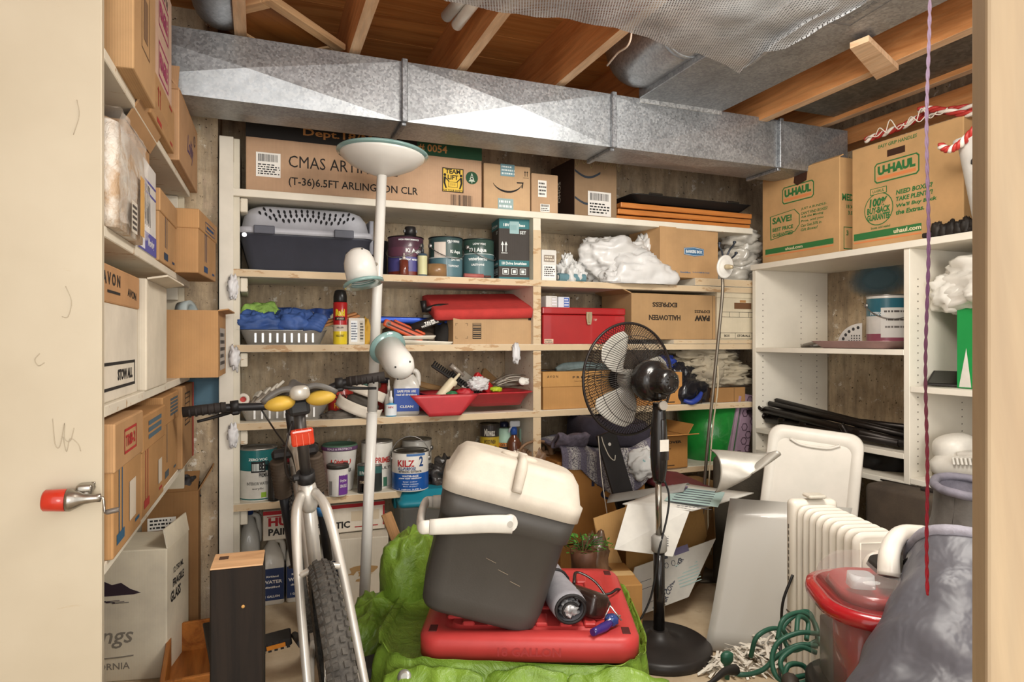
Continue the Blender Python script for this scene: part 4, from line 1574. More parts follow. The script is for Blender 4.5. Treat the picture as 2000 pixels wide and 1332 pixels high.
c, wd, h = slot(1402, 1500, 572, Z3, 3.01)
carton('carton', 'white lidded file storage box with a hand hole and black form print', 'box', (wd, .3, h), (c, 3.165, Z3 + .024), 0, 'cfc3a9', marks=fileb, lid=.055, tape=None, inks=['2a251f', '6b4a30', 'a87d4f'])
# ---- fourth shelf
RNG = random.Random(77)
c, wd, h = slot(463, 645, 783, Z4, 3.03)
paint_tray('silver paint tray full of brushes and tape under the bicycle saddle', (c, 3.15, Z4), wd, .24, .07, 0, P('c3c1bd', .35, .4, .1, 12))
q = MB(); q.lathe([(.026, 0), (.026, .024), (.013, .024), (.013, 0)], 24, 0, Matrix.Rotation(R(75), 4, 'X'), cap0=False, cap1=False); q.lathe([(.0255, .003), (.0265, .004), (.0265, .009), (.0255, .01)], 24, 1, Matrix.Rotation(R(75), 4, 'X'))
solo(q, [P('d8d0c4', .5), P('b33a34', .5)], 'masking_tape', 'white tape roll with a red core ring leaning in the paint tray corner', 'tape', (fx(475, 3.08), 3.09, Z4 + .09))
for k in range(4):
    t = thing('paint_brush', 'long handled paint brush lying in the silver tray under the saddle', 'paint brush', (fx(492 + 10 * k, 3.12), 3.12 + .02 * k, Z4 + .075 + .008 * k), 0, 'brushes in the paint tray', (R(-20), R(-24 - 5 * k), R(70 - 16 * k)))
    q = MB(); q.tube([(-.09, 0, 0), (0, 0, 0), (.05, 0, 0)], [.004, .006, .007], 8); q.build('handle', P('8e8478', .5), t)
    q = MB(); q.box((.075, 0, 0), (.05, .03, .012), bev=.003); q.build('bristles', P('cfc8bc', .9), t)
for k, (px, w_, d_, dz, rz, col, nm, lab) in enumerate(((530, .13, .10, .075, 10, 'd6d2ca', 'paper_sheet', 'crumpled white paper sheet lying in the tray under the saddle'), (615, .10, .08, .085, -20, 'd0cdc4', 'paint_pad', 'white paint pad with black grip in the tray beside the saddle'))):
    q = MB(); q.box((0, 0, 0), (w_, d_, .02), bev=.006, seg=2)
    if k:
        q.box((.02, -.03, .016), (.06, .03, .016), 1, bev=.005)
    solo(q, [P(col, .6), P('26231f', .5)], nm, lab, 'paper' if k == 0 else 'paint pad', (fx(px, 3.12), 3.12, Z4 + dz), 0, None, (R(12), R(-8), R(rz)))
c, r, h = cyl_slot(640, 690, 757, Z4, 3.2)
paint_can('small red paint can with dark lettering behind the white curved shield', (c, 3.2, Z4), r, h, 'a02c24', [(.0, .10, '7a221c')], 'a8a49c', [('BONDO', .2, .68, '2a1614', 1.3, 0), ('PUTTY', .2, .36, 'd9a43a', 1.2, .1)])
c, r, h = cyl_slot(690, 722, 746, Z4, 3.28)
paint_can('dark green topped can standing behind the curved shield and lamp pole', (c + .01, 3.28, Z4), r * 1.3, h, '6b5c4c', [(.72, .98, '234a3c')], '3b4a44')
c, r, h = cyl_slot(742, 768, 738, Z4, 3.22)
bottle('bottle', 'red bottle with dark cap hidden behind the blue labelled jug', c - .01, 3.24, Z4, r, h, '8a2a26', '26262c', caph=.14)
# curved white face shield
t = thing('face_shield', 'white curved plastic guard shell lying beside the lamp pole', 'guard', (fx(706, 3.08), 3.07, Z4 + .075), 0, None, (R(-8), R(22), R(-12)))
q = MB()
WP = P('d3cbbd', .4)
q.sheet(lambda u, v: (.105 * math.cos(math.pi * (1 + u)), -.075 * math.sin(math.pi * u) , -.055 + v * .05 - .02 * math.sin(math.pi * u)), 28, 4, 0, .005); q.build('lower_band', WP, t)
q = MB(); q.sheet(lambda u, v: (.085 * math.cos(math.pi * (1 + u)) + .01, -.055 * math.sin(math.pi * u), .02 + v * .045), 28, 4, 0, .004); q.build('upper_band', WP, t)
q = MB(); q.lump((.01, .0, -.01), (.075, .05, .03), 5, .1, 2, .2, False); q.build('inner_liner', P('4a453f', .7), t)
q = MB(); q.lump((0, 0, 0), (.075, .05, .03), 81, .3, 2.6, .8, True, 0, 40, 26)
solo(q, P('57514a', .8, 0, .2), 'rag', 'dark grey rag under the white curved guard', 'rag', (fx(660, 3.05), 3.06, Z4 + .001))
c, r, h = cyl_slot(753, 775, 763, Z4, 3.03)
bottle('glue_bottle', 'small squeeze bottle with clear nozzle and white blue label before the jug', c, 3.035, Z4, r, h, 'c9cfd3', 'd6d3cd', capr=.35, caph=.48, shoulder=.5, lab=(.04, .46, 'd9dde0'), mt=P('4d9cc4', .2), texts=(('HPX', .07, .36, 'b03030', 1.0),))
# spray bottle behind
c, r, h = cyl_slot(752, 770, 742, Z4, 3.1)
bottle('spray_bottle', 'white pointed nozzle bottle standing between the small squeeze bottle and the jug', c, 3.12, Z4, r, h, 'cdc7bd', 'd6d0c6', capr=.3, caph=.35, shoulder=.6)


def jug(label, loc, w_, d_, h_, rz, col, labc, cap, texts=(), mt=None, top='spout', group=None):
    t = thing('plastic_jug', label, 'jug', loc, rz, group)
    q = MB()
    loft(q, [(0, w_ * .92, d_ * .92, .015), (.006, w_, d_, .02), (h_ * .60, w_, d_, .02), (h_ * .72, w_ * .92, d_ * .85, .03), (h_ * .88, w_ * .45, d_ * .45, .03), (h_ * .92, w_ * .28, w_ * .28, .02), (h_ * .95, w_ * .28, w_ * .28, .02)], n=5)
    q.build('body', mt or P(col, .35, coat=.2), t)
    q = MB()
    q.tube([(w_ * .10, 0, h_ * .93), (w_ * .38, 0, h_ * .90), (w_ * .46, 0, h_ * .78), (w_ * .46, 0, h_ * .6)], [.012, .013, .013, .012], 10, spl=5)
    q.build('handle', mt or P(col, .35, coat=.2), t)
    q = MB(); q.lathe([(w_ * .19, h_ * .935), (w_ * .19, h_ * .99), (w_ * .17, h_), (.001, h_)], 20); q.build('cap', P(cap, .4), t)
    if labc:
        q = MB()
        for f, ww in (('F', w_), ('L', d_), ('R', d_)):
            M_ = face(f, (w_, d_, h_), .0012)
            q.rect(ww * .94, h_ * .48, M_, 0, 0, -h_ * .18)
            if f == 'F':
                for k, (s_, sz, y, ci, wf) in enumerate(texts):
                    q.text(s_, sz * h_, at(M_, 0, y * h_, z=.0006), ci, .03, 0, wf * w_)
        q.build('wrap_label', [P(labc, .45, var=.04), P('dcd9d2', .5, var=0), P('8b4a2a', .5, var=0)], t)
    return t


c, wd, h = slot(773, 824, 722, Z4, 3.03)
jt = jug('translucent jug with a wide blue label under the lowest lamp spotlight', (c, 3.09, Z4), wd, .09, h * 1.05, R(-10), 'c9c6bf', '2f4f9e', '26365e', (('SAFE FOR USE', .05, .0, 1, .7), ('read all directions', .04, -.07, 1, .8), ('CLEAN', .05, -.32, 1, .5)), mt=P('c4c0b8', .25, coat=.3))
c, wd = span(792, 832, 3.3)
q = MB(); q.box((0, 0, .06), (.20, .05, .03), bev=.004)
solo(q, WOOD('7d5d3c', 'a98757', 0, 1.2), 'wood_block', 'long brown wooden block behind the blue labelled jug and the red tray', 'wood', (fx(842, 3.3), 3.3, Z4 + .05), 0, None, (0, R(14), 0))
# red tool tray
c, wd = span(826, 1033, 3.04)
t = thing('tool_tray', 'red plastic paint tray with legs heaped with tools on the fourth shelf', 'tray', (c, 3.10, Z4), R(3))
RT = P('b23238', .4, bump=.05)
q = MB()
loft(q, [(.03, wd * .50, .16, .04, wd * .18, 0), (.05, wd * .60, .20, .05, wd * .14, 0), (.088, wd * .90, .27, .05, wd * .02, 0), (.095, wd * 1.0, .29, .05), (.100, wd * 1.0, .29, .05), (.088, wd * .92, .26, .05, wd * .01, 0), (.055, wd * .58, .18, .04, wd * .14, 0)], n=8)
q.build('basin', RT, t)
q = MB(); q.sheet(lambda u, v: (-wd * .36 + (u - .5) * wd * (.28 + .34 * v), -.145 + .03 * (1 - v) * 0, v * .10), 10, 6, 0, .006)
q.build('front_leg', RT, t)
q = MB(); q.sheet(lambda u, v: (-wd * .36 + (u - .5) * wd * (.28 + .34 * v), .12, v * .09), 10, 6, 0, .006); q.build('back_leg', RT, t)
zt = Z4 + .09
q = MB(); q.lathe([(.023, 0), (.024, .01), (.024, .10), (.020, .11), (.008, .112), (.006, .15)], 24, 0, Matrix.Rotation(R(90), 4, 'Y'))
q.patch_cyl(.0245, .02, .085, R(-150), R(-30), 1, 10, Matrix.Rotation(R(90), 4, 'Y') @ Matrix.Rotation(R(90), 4, 'Z'))
o = solo(q, [P('cfc3a6', .4), P('6a3b2c', .5)], 'caulk_tube', 'cream labelled tube leaning at the near corner of the red tray', 'caulk tube', (fx(858, 3.02), 3.02, zt - .01), 0, None, (0, R(-48), 0))
t = thing('scrub_brush', 'long black bristle brush leaning out of the red tray', 'brush', (fx(898, 3.04), 3.05, zt + .05), 0, None, (R(10), R(34), 0))
q = MB(); q.box((0, 0, 0), (.33, .022, .014), bev=.004); q.text('ROADSTER', .010, Matrix.Translation((.06, -.0116, 0)) @ Matrix.Rotation(R(90), 4, 'X'), 1, .04, 0, .09); q.build('handle', [P('23211f', .4), P('b9b4aa', .6, var=0)], t)
q = MB()
for k in range(26):
    q.box((-.16 + k * .012, 0, .016), (.005, .018, .022))
q.build('bristles', P('1b1a19', .7), t)
for k, (px, Y, dz, ry, lab) in enumerate(((905, 3.14, .085, 38, 'clear handled scraper poking up behind the red handled brush'), (948, 3.10, .06, 40, 'red handled brush with brown bristles in the red tray'))):
    t = thing(('paint_scraper', 'paint_brush')[k], lab, ('scraper', 'paint brush')[k], (fx(px, Y), Y, zt + dz), 0, None, (R(-15), R(ry), R(8)))
    q = MB()
    if k == 0:
        q.tube([(-.09, 0, 0), (.0, 0, 0)], [.013, .010], 12); q.build('handle', P('9a8f82', .2, coat=.5), t)
        q = MB(); q.box((.05, 0, 0), (.12, .004, .05), bev=.001); q.build('blade', P('a39e94', .25, .5), t)
    else:
        q.box((-.01, -.01, -.03), (.12, .03, .055), bev=.006, seg=2); q.box((.075, -.012, -.025), (.05, .03, .04), bev=.006); q.build('handle', P('ab1f22', .35), t)
        q = MB(); q.box((.015, .01, .025), (.11, .03, .06), bev=.006, taper=.8); q.build('bristles', P('5b4326', .9, bump=.5, bs=160), t)
q = MB(); q.tube([(-.05, 0, .03), (.03, 0, -.01)], .013, 10)
solo(q, P('211f1e', .35), 'screwdriver', 'short black grip sticking up from the middle of the red tray', 'screwdriver', (fx(895, 3.12), 3.12, zt + .06), 0, None, (0, R(20), 0))
q = MB(); q.lump((0, 0, 0), (.05, .035, .03), 85, .4, 2.6, .9, False, 0, 36, 24)
solo(q, CLEAR('e5e5e5', .15, .7), 'plastic_bag', 'small crumpled clear bag in the middle of the red tray', 'bag', (fx(932, 3.04), 3.03, zt + .05))
q = MB()
for k in range(26):
    a = RNG.uniform(-.05, .05); b = RNG.uniform(-.03, .03)
    q.tube([(-.07 + RNG.uniform(-.01, .02), a, -.01 + b * .5), (0, a * .8, .02 + b), (.075 + RNG.uniform(-.02, .02), a * .5, .035 + b)], .0017, 4, k % 3, spl=3)
solo(q, [P('4a4036', .6), P('8d857a', .5, .4), P('bdb6aa', .5)], 'wire_brush', 'bundle of thin dark wires and rods at the far end of the red tray', 'wire bundle', (fx(988, 3.06), 3.06, zt + .04), 0, None, (0, R(10), 0))
q = MB(); q.lathe([(.008, 0), (.020, 0), (.020, .012), (.008, .012)], 20, 0, Matrix.Rotation(R(70), 4, 'X')); q.lump((.02, 0, .0), (.018, .012, .016), 3, .4, 3, .8, False, 0, 20, 14)
solo(q, P('d8d5ce', .35), 'tape_roll', 'small roll of white tape on the wire bundle', 'tape', (fx(1018, 3.04), 3.03, zt + .055))
q = MB(); q.lump((0, 0, 0), (.045, .03, .025), 88, .3, 2.4, .7, False, 0, 30, 20)
solo(q, P('a8212a', .5), 'rag', 'red crumpled cloth under the cream tube in the tray', 'rag', (fx(905, 3.03), 3.02, zt + .005))
q = MB(); q.lump((0, 0, 0), (.03, .02, .012), 89, .3, 2.4, .7, False, 0, 30, 20)
solo(q, P('a8b82e', .5), 'sponge', 'small yellow-green sponge on the rim of the red tray', 'sponge', (fx(968, 3.02), 3.01, zt + .022))
q = MB(); q.lump((0, 0, 0), (.03, .02, .02), 90, .3, 2.4, .7, False, 0, 30, 20)
solo(q, P('2f6a45', .5), 'gift_bow', 'small green foil scrap beside the cream tube', 'foil scrap', (fx(882, 3.0), 3.0, zt + .0))

# fourth shelf, other side
def avon(mb, sz):
    F = face('F', sz)
    w_, d_, h_ = sz
    mb.text('A V O N', .012, at(F, -w_ * .40, -.012 + h_ / 2 - .012), 1, .01); mb.text('P R E - P A C K', .012, at(F, -w_ * .02, h_ / 2 - .03), 1, .02, 0, w_ * .34)
    mb.text('Not responsible for contents', .006, at(F, -w_ * .02, h_ / 2 - .05), 1, .01, 0, w_ * .3)


c, wd, h = slot(1060, 1240, 728, Z4, 3.02)
carton('carton', 'tan lidded carton behind the fan blades on the fourth shelf', 'box', (wd, .30, h), (c, 3.175, Z4), R(1), 'b78a55', lid=.07, lidmarks=avon, tape=None)


def plainmark(mb, sz):
    F = face('F', sz)
    mb.rect(sz[0] * .3, .006, F, 1, sz[0] * .2, -sz[2] * .42); mb.rect(sz[0] * .3, .003, F, 1, sz[0] * .2, sz[2] * .05)


c, wd, h = slot(1246, 1332, 730, Z4, 3.02)
carton('carton', 'orange-tan lidded carton seen past the far edge of the fan cage', 'box', (wd, .28, h), (c, 3.165, Z4), R(-1), 'b8854c', lid=.075, marks=plainmark, tape=None)
t = thing('umbrella', 'folded grey-green umbrella lying on the lidded carton behind the fan', 'umbrella', (fx(1120, 3.08), 3.09, fz(1120, 727, 3.05) + .012), R(3))
q = MB(); q.tube([(-.10, 0, 0), (-.05, 0, .01), (.06, 0, .012), (.20, 0, .006), (.30, 0, 0)], [.012, .026, .03, .022, .008], 12, spl=5)
for k in range(5):
    q.tube([(-.05, -.02, .0), (.05 + .03 * k, -.03, .01 + .004 * k), (.2, -.02, .0)], .006, 6, spl=4)
q.build('canopy', P('5d6b6c', .6, 0, .15, 20), t)
q = MB(); q.rod((-.20, 0, -.004), (-.1, 0, 0), .004); q.build('shaft', P('2d2c2b', .4, .4), t)
q = MB(); q.lump((-.05, .03, -.01), (.11, .07, .035), 3, .3, 2.5, .8, True); o = solo(q, P('6d7778', .7, 0, .2, 14), 'cloth', 'thin grey-green cloth under the folded umbrella', 'cloth', (fx(1150, 3.1), 3.16, fz(1120, 727, 3.05) + .001))
BB = P('1d1d22', .2, 0, .1, 9, .25, 50, .5, coat=.4)
q = MB()
c, wd = span(1300, 1392, 3.05)
q.lump((0, 0, 0), (wd * .50, .10, .19), 95, .3, 2.2, .5, True, 0, 60, 40); q.lump((-.05, -.01, .13), (.07, .07, .10), 97, .3, 2.4, .5, False, 0, 40, 28)
solo(q, BB, 'trash_bag', 'shiny black plastic bag next to the orange-tan carton on the fourth shelf', 'bag', (c, 3.11, Z4 + .001))
BLU = P('2c3f8f', .4, 0, .15, 20, .2, 60)
q = MB(); q.tube([(-.06, 0, .01), (-.02, -.02, .0), (.03, -.01, .02), (.06, 0, .05)], [.010, .016, .016, .010], 8, spl=5)
solo(q, BLU, 'blue_strap', 'blue strap curling out under the black plastic bag', 'strap', (fx(1355, 3.0), 3.01, Z4 + .012))
q = MB(); q.lump((0, 0, 0), (.06, .045, .05), 99, .35, 2.4, .8, False, 0, 40, 28); q.lump((-.07, 0, -.0), (.045, .03, .035), 98, .4, 3, .8, False, 1, 40, 28)
solo(q, [BLU, P('b9b6b0', .9, 0, .2, 40)], 'bubble_wrap', 'blue and grey crumpled wrap on top of the orange-tan carton by the fan cage', 'wrap', (fx(1302, 3.1), 3.12, Z4 + .215))
TA = P('a59a85', .9, 0, .12, 8, .35, 40)
q = MB()
c, wd = span(1325, 1465, 3.12)
for k in range(4):
    q.lump((-.02 * k, .01 * k, .03 + .05 * k), (wd * (.52 - .04 * k), .14, .055), 101 + k, .35, 2.0, .9, False, 0, 64, 30)
q.lump((-.08, -.03, .07), (.10, .12, .10), 107, .35, 2.0, .9, False, 0, 50, 30)
solo(q, TA, 'canvas_tarp', 'folded beige canvas drop cloth heaped above the small brown box', 'drop cloth', (c, 3.16, Z4 + .105))
q = MB(); q.lump((0, 0, 0), (.16, .12, .035), 109, .3, 2.0, .8, False, 0, 50, 30)
solo(q, P('4f4438', .85, 0, .15), 'blanket', 'dark brown folded blanket lying over the beige drop cloth', 'blanket', (c + .06, 3.22, Z4 + .29))
c, wd, h = slot(1395, 1456, 757, Z4, 3.03)
carton('carton', 'small low brown carton under the beige drop cloth', 'box', (wd, .2, h), (c, 3.13, Z4), R(2), '9a7348', tape=None, marks=lambda mb, sz: mb.rect(.002, sz[2] * .98, face('F', sz), 1, sz[0] * .12))

# ---- fifth shelf
def pc(x0, x1, yt, Y, label, *a, **k):
    c, r, h = cyl_slot(x0, x1, yt, Z5, Y)
    return paint_can(label, (c, Y, Z5), r, h, *a, **k)


pc(466, 541, 872, 3.10, 'teal and white paint can at the shelf end beside the two black cans', 'd3d1c8', [(.0, .05, '2b6a67'), (.58, .97, '1f6a6c')], 'b5b3ae',
   [('BEHR', .17, .68, '22201f', .6, .35), ('PREMIUM', .08, .50, '22201f', .6, .35), ('INTERIOR WATER', .06, .34, '6b6a64', 1.2, 0), ('ZERO VOC', .05, .8, 'dfe6e2', 1.0, 0), ('acrylic', .05, .24, '77756e', .6, 0)],
   patches=[(.55, .76, .02, .38, '1d1d1d'), (.58, .72, .02, .33, 'cfd6d2'), (.07, .17, .30, .14, '8fb53a')])
for k, (x0, x1, Y, lab) in enumerate(((523, 547, 3.02, 'small glossy black paint tin before the teal and white can'), (547, 572, 3.05, 'small glossy black paint tin hidden behind the bicycle seat post'))):
    pc(x0, x1, 905, Y, lab, '1d1b1a', [(.1, .8, '2a2725')], '5b5854', [('FLAT BLACK', .08, .6, '8d8a84', 1.2, .3)])
pc(548, 622, 868, 3.16, 'dark red paint can behind the bicycle seat tube', '7d2128', [(.7, .97, '8c2730')], 'a9a6a0', [('DEEP BASE', .1, .6, 'd8c8c0', 1.2, .4)])
c, r, h = cyl_slot(629, 697, 866, Z5, 3.13)
t = thing('paint_pail', 'white tapered plastic pail with a red oval emblem on the fifth shelf', 'pail', (c, 3.13, Z5))
a0 = tocam(c, 3.13)
q = MB(); q.lathe([(r * .74, 0), (r * .78, .01), (r * .98, h * .88), (r * .99, h * .9)], 36)
for k, (s_, z_, ci, sz, wf) in enumerate((('Cabothane', .66, 1, .10, .8), ('PAINTER\'S CAULK', .47, 2, .08, 1.3))):
    q.text_cyl(s_, sz * h, r * (.78 + .2 * z_) + .004, z_ * h, a0 + .1, ci, .04, r * wf)
for f in (1.0, .86):
    pts = []
    for i in range(20):
        an = i / 20 * 2 * math.pi
        rr = r * (.78 + .2 * .66) + (.002 if f == 1 else .003)
        aa = a0 + .1 + math.cos(an) * .62 * f * r / rr
        pts.append((rr * math.cos(aa), rr * math.sin(aa), (.66 + .125 * f * math.sin(an)) * h))
    q.add(pts, [tuple(range(20))], 1 if f == 1 else 0)
q.build('body', [P('d2cfc8', .35), P('b0342c', .5, var=0), P('3a3532', .5, var=0)], t)
q = MB(); q.lathe([(r * 1.0, h * .88), (r * 1.03, h * .90), (r * 1.03, h * .97), (r * .97, h), (r * .93, h * .99), (r * .92, h * .95), (.001, h * .95)], 36); q.build('lid', P('4f6b58', .35), t)
q = MB(); q.lathe([(r * 1.035, h * .89), (r * 1.04, h * .90), (r * 1.04, h * .96), (r * 1.035, h * .965)], 36, cap0=False, cap1=False); q.text_cyl('SEALS & PROTECTS', h * .04, r * 1.045, h * .93, a0, 1, .02, r * 1.5); q.build('purple_rim', [P('5c3a60', .4), P('c9bcc8', .5, var=0)], t)
c, r, h = cyl_slot(638, 681, 906, Z5, 3.02)
t = thing('plastic_tub', 'small white tub with a purple label and black lid at the shelf front', 'tub', (c, 3.02, Z5)); a0 = tocam(c, 3.02)
q = MB(); q.lathe([(r * .84, 0), (r * .86, .004), (r * .99, h * .90)], 32); q.patch_cyl(r * .955, h * .06, h * .78, a0 + .1, a0 + 1.2, 1, 10); q.text_cyl('DryDex', h * .10, r * .96, h * .5, a0 + .6, 0, .03, r * .7); q.text_cyl('SPACKLE', h * .10, r * .96, h * .34, a0 + .6, 0, .03, r * .7)
q.patch_cyl(r * .955, h * .06, h * .5, a0 - .9, a0 - .55, 2, 6)
q.build('body', [P('d4d1cb', .35), P('6b3a8a', .4), P('8d8a86', .5)], t)
q = MB(); q.lathe([(r * 1.02, h * .88), (r * 1.03, h * .98), (r * .98, h), (r * .94, h * .965), (.001, h * .965)], 32); q.build('lid', P('3b3934', .4), t)
pc(656, 690, 880, 3.22, 'dark green can half hidden behind the white pail', '1f4a2a', [(.2, .5, '2f6a35')], '3a4a3c')
pc(698, 722, 906, 3.03, 'small dark brown stain can with teal band behind the lamp pole', '2b221e', [(.62, .95, '2b5a55'), (0, .05, '2b5a55')], '8c8a86', [('Ki Pro', .12, .72, 'd0d4cf', .9, -.2), ('STAIN', .10, .40, 'b9a98f', .9, -.2)])
pc(722, 746, 907, 3.05, 'small dark tin peeking out behind the lamp pole', '2f3330', [(.7, .95, '35605c')], '8c8a86')
pc(706, 766, 860, 3.14, 'tall white paint can with red lettering behind the lamp pole', 'cdc9c0', [(.0, .06, 'b5b1a8')], 'a9a6a0', [('PRIMER', .12, .62, 'b03028', 1.2, .5), ('MULTI', .06, .45, '5c5852', 1.0, .5)], patches=[(.05, .25, .55, .14, '3c6a54')])
pc(766, 836, 878, 3.04, 'white and blue primer paint can with a raised wire handle', 'd8d4cc', [(.0, .46, '1f55a0')], '5b564e',
   [('KILZ', .17, .72, 'b0262a', .95, -.25), ('2', .26, .76, '27477c', .26, .62), ('ALL-PURPOSE', .085, .585, '27477c', 1.0, -.2), ('INTERIOR / EXTERIOR', .05, .51, '3b3a3a', 1.3, 0), ('WATER-BASE', .05, .40, 'dfe3ea', .9, 0), ('primer sealer stainblocker', .05, .34, 'dfe3ea', 1.3, 0), ('low odor', .035, .26, 'b9c8e4', .8, 0), ('mildew resistant', .035, .20, 'b9c8e4', .9, 0), ('fast drying', .035, .14, 'b9c8e4', .8, 0), ('1 gallon 3.78 L', .04, .06, 'dfe3ea', 1.3, 0)], handle=(True, 0), patches=[(.90, .96, .35, .55, '4a72a8')])
pc(786, 842, 856, 3.22, 'plain metal can standing behind the primer can', 'b3afa7', [(.3, .8, 'c4beb2')], '9c9994', handle=(False, -.3))
q = MB(); q.lump((0, 0, 0), (.10, .09, .10), 111, .4, 2.4, .9, True, 0, 50, 34)
solo(q, P('3a3634', .3, 0, .15, 10, .25, 40, coat=.3), 'plastic_bag', 'crumpled dark grey plastic bag between primer can and cooler', 'bag', (fx(870, 3.12), 3.12, Z5 + .001))
pc(938, 975, 826, 3.2, 'yellow and brown wood stain can in the shelf corner', 'b59a2c', [(.12, .62, 'b8962a'), (.75, .98, '3a3330')], '5a5248', [('Minwax', .14, .84, 'd9d4c8', 1.1, 0), ('WOOD FINISH', .08, .66, '3a2618', 1.2, 0), ('STAIN', .08, .18, 'e0d8b8', 1.0, 0)], patches=[(.28, .58, 0, .7, '3d2216')])
for k, (x0, x1, lab) in enumerate(((972, 1000, 'mint capped spray can standing next to the yellow stain can'), (1014, 1040, 'mint capped spray can nearest the shelf divider'))):
    c, r, h = cyl_slot(x0, x1, 836, Z5, 3.18)
    t = thing('spray_can', lab, 'spray can', (c, 3.18, Z5), 0, 'mint capped spray cans'); a0 = tocam(c, 3.18)
    q = MB(); q.lathe([(r * .95, 0, 0), (r, .005, 0), (r, h * .52, 0), (r, h * .521, 1), (r, h * .62, 1), (r, h * .621, 2), (r, h * .70, 2)], 28)
    q.text_cyl('COLOR', h * .06, r + .001, h * .66, a0, 1, .03, r * 1.2); q.patch_cyl(r + .0006, h * .42, h * .50, a0 - .5, a0 + .5, 3)
    q.build('can_body', [P('c9c2b6', .35), P('2a2624', .4), P('c07a35', .4), P('a8322c', .4)], t)
    q = MB(); q.lathe([(r * .98, h * .70), (r, h * .71), (r, h * .97), (r * .92, h), (.001, h)], 28); q.build('cap', P('a8c9b5', .4), t)
c, r, h = cyl_slot(991, 1016, 820, Z5, 3.13)
t = thing('spray_bottle', 'brown liquid spray bottle with a blue and white trigger between mint capped cans', 'spray bottle', (c, 3.13, Z5)); a0 = tocam(c, 3.13)
q = MB(); q.lathe([(r * .92, 0, 1), (r, .005, 1), (r, h * .34, 1), (r, h * .341, 0), (r, h * .60, 0), (r * .8, h * .66, 0), (r * .4, h * .72, 0), (r * .38, h * .76, 0)], 24); q.build('body', [P('5c3320', .2, coat=.4), P('c9c4bb', .4)], t)
q = MB(); q.lathe([(r * .5, h * .74), (r * .5, h * .84), (r * .3, h * .88)], 18); q.build('collar', P('2f54a0', .4), t)
q = MB(); q.box((.005, 0, h * .93), (.055, .02, h * .11), bev=.006, seg=2); q.tube([(-.005, 0, h * .9), (-.022, 0, h * .84), (-.026, 0, h * .78)], .005, 8); q.build('trigger', P('c9ccd0', .35), t)
c, r, h = cyl_slot(975, 990, 824, Z5, 3.28)
bottle('bottle', 'dark blue topped bottle behind the mint capped spray can', c + .01, 3.29, Z5, r * 1.3, h, '3b3c45', '1d2340')
BRP = P('86684e', .4, 0, .12, 9, .25, 40, coat=.2)
q = MB(); q.lump((0, 0, 0), (.13, .11, .13), 121, .38, 2.4, .9, True, 0, 60, 40); q.tube([(-.10, -.06, .10), (-.06, -.08, .17), (.02, -.07, .185), (.09, -.05, .16), (.11, -.04, .10)], [.012, .016, .012, .016, .012], 8, spl=6, flat=.5)
solo(q, BRP, 'plastic_bag', 'brown plastic shopping bag with loop handles behind the cooler lid', 'bag', (fx(1040, 3.04), 3.09, Z5 + .001))

# fifth shelf, other side
c, wd, h = slot(1287, 1345, 852, Z5, 2.98)


def cha(mb, sz):
    F = face('F', sz)
    mb.text('HARDCOVER', .014, at(F, 0, .055), 1, .04, 0, sz[0] * .7); mb.text('CHA', .035, at(F, -sz[0] * .2, -.02), 1, .03); mb.rect(sz[0] * .35, .003, F, 1, -.02, .02); mb.rect(sz[0] * .45, .004, F, 1, -.01, -sz[2] * .40)


carton('carton', 'brown carton with half open flaps in front of the green bin', 'box', (wd * 1.5, .25, h), (c - .05, 3.11, Z5), R(2), 'a87842', marks=cha, tape=None, flaps=[('F', R(-12), .10), ('R', R(-55), .07)])
c, r, h = cyl_slot(1332, 1432, 790, Z5, 3.22)
q = MB(); q.lathe([(r * .84, 0), (r * .86, .005), (r, h), (r * .97, h), (r * .82, .01), (.001, .01)], 40)
solo(q, P('1f7a30', .3, 0, .06, 30, .25, 90, coat=.4), 'waste_bin', 'glossy green round waste bin at the shelf end', 'bin', (c, 3.22, Z5))
LP_ = P('9a8090', .8, 0, .08, 8, .2, 90)
for k, (px, ry, Y, lab) in enumerate(((1432, 11, 3.03, 'lilac foam plank leaning against the green bin'), (1452, 11, 3.06, 'lilac foam mat with dark cell pattern leaning at the white cabinet'))):
    q = MB(); q.box((0, 0, .19), (.02 + .075 * k, .20, .38), bev=.003)
    if k:
        for i in range(9):
            u_, v_ = (i % 2) * .045 - .02 + .01 * (i % 3), .03 + .040 * i
            q.tube([(u_ + .02 * math.cos(a), -.1015, v_ + .022 * math.sin(a)) for a in [R(60 * j + 10) for j in range(6)]], .0025, 5, 1, closed=True)
    solo(q, [LP_, P('55404d', .8, var=0)], 'foam_mat', lab, 'foam mat', (fx(px, Y) - .02, Y + .1, Z5 + .002), 0, None, (0, R(ry), 0))
# cushion and blanket on the big carton
def hoc(mb, sz):
    F = face('F', sz)
    w_, d_, h_ = sz
    mb.text('HOC', .05, at(F, w_ * .03, h_ * .24), 1, .08, 0, w_ * .30); mb.text('SPORTS', .02, at(F, w_ * .03, h_ * .33), 1, .01, 0, w_ * .2)
    M_ = at(F, w_ * .16, .03)
    for i in range(24):
        a, b = i / 24 * 2 * math.pi, (i + 1) / 24 * 2 * math.pi
        if .8 < a < 5.9:
            mb.poly([(.085 * math.cos(a), .035 * math.sin(a)), (.085 * math.cos(b), .035 * math.sin(b)), (.070 * math.cos(b), .024 * math.sin(b)), (.070 * math.cos(a), .024 * math.sin(a))][::-1], M_, 1)


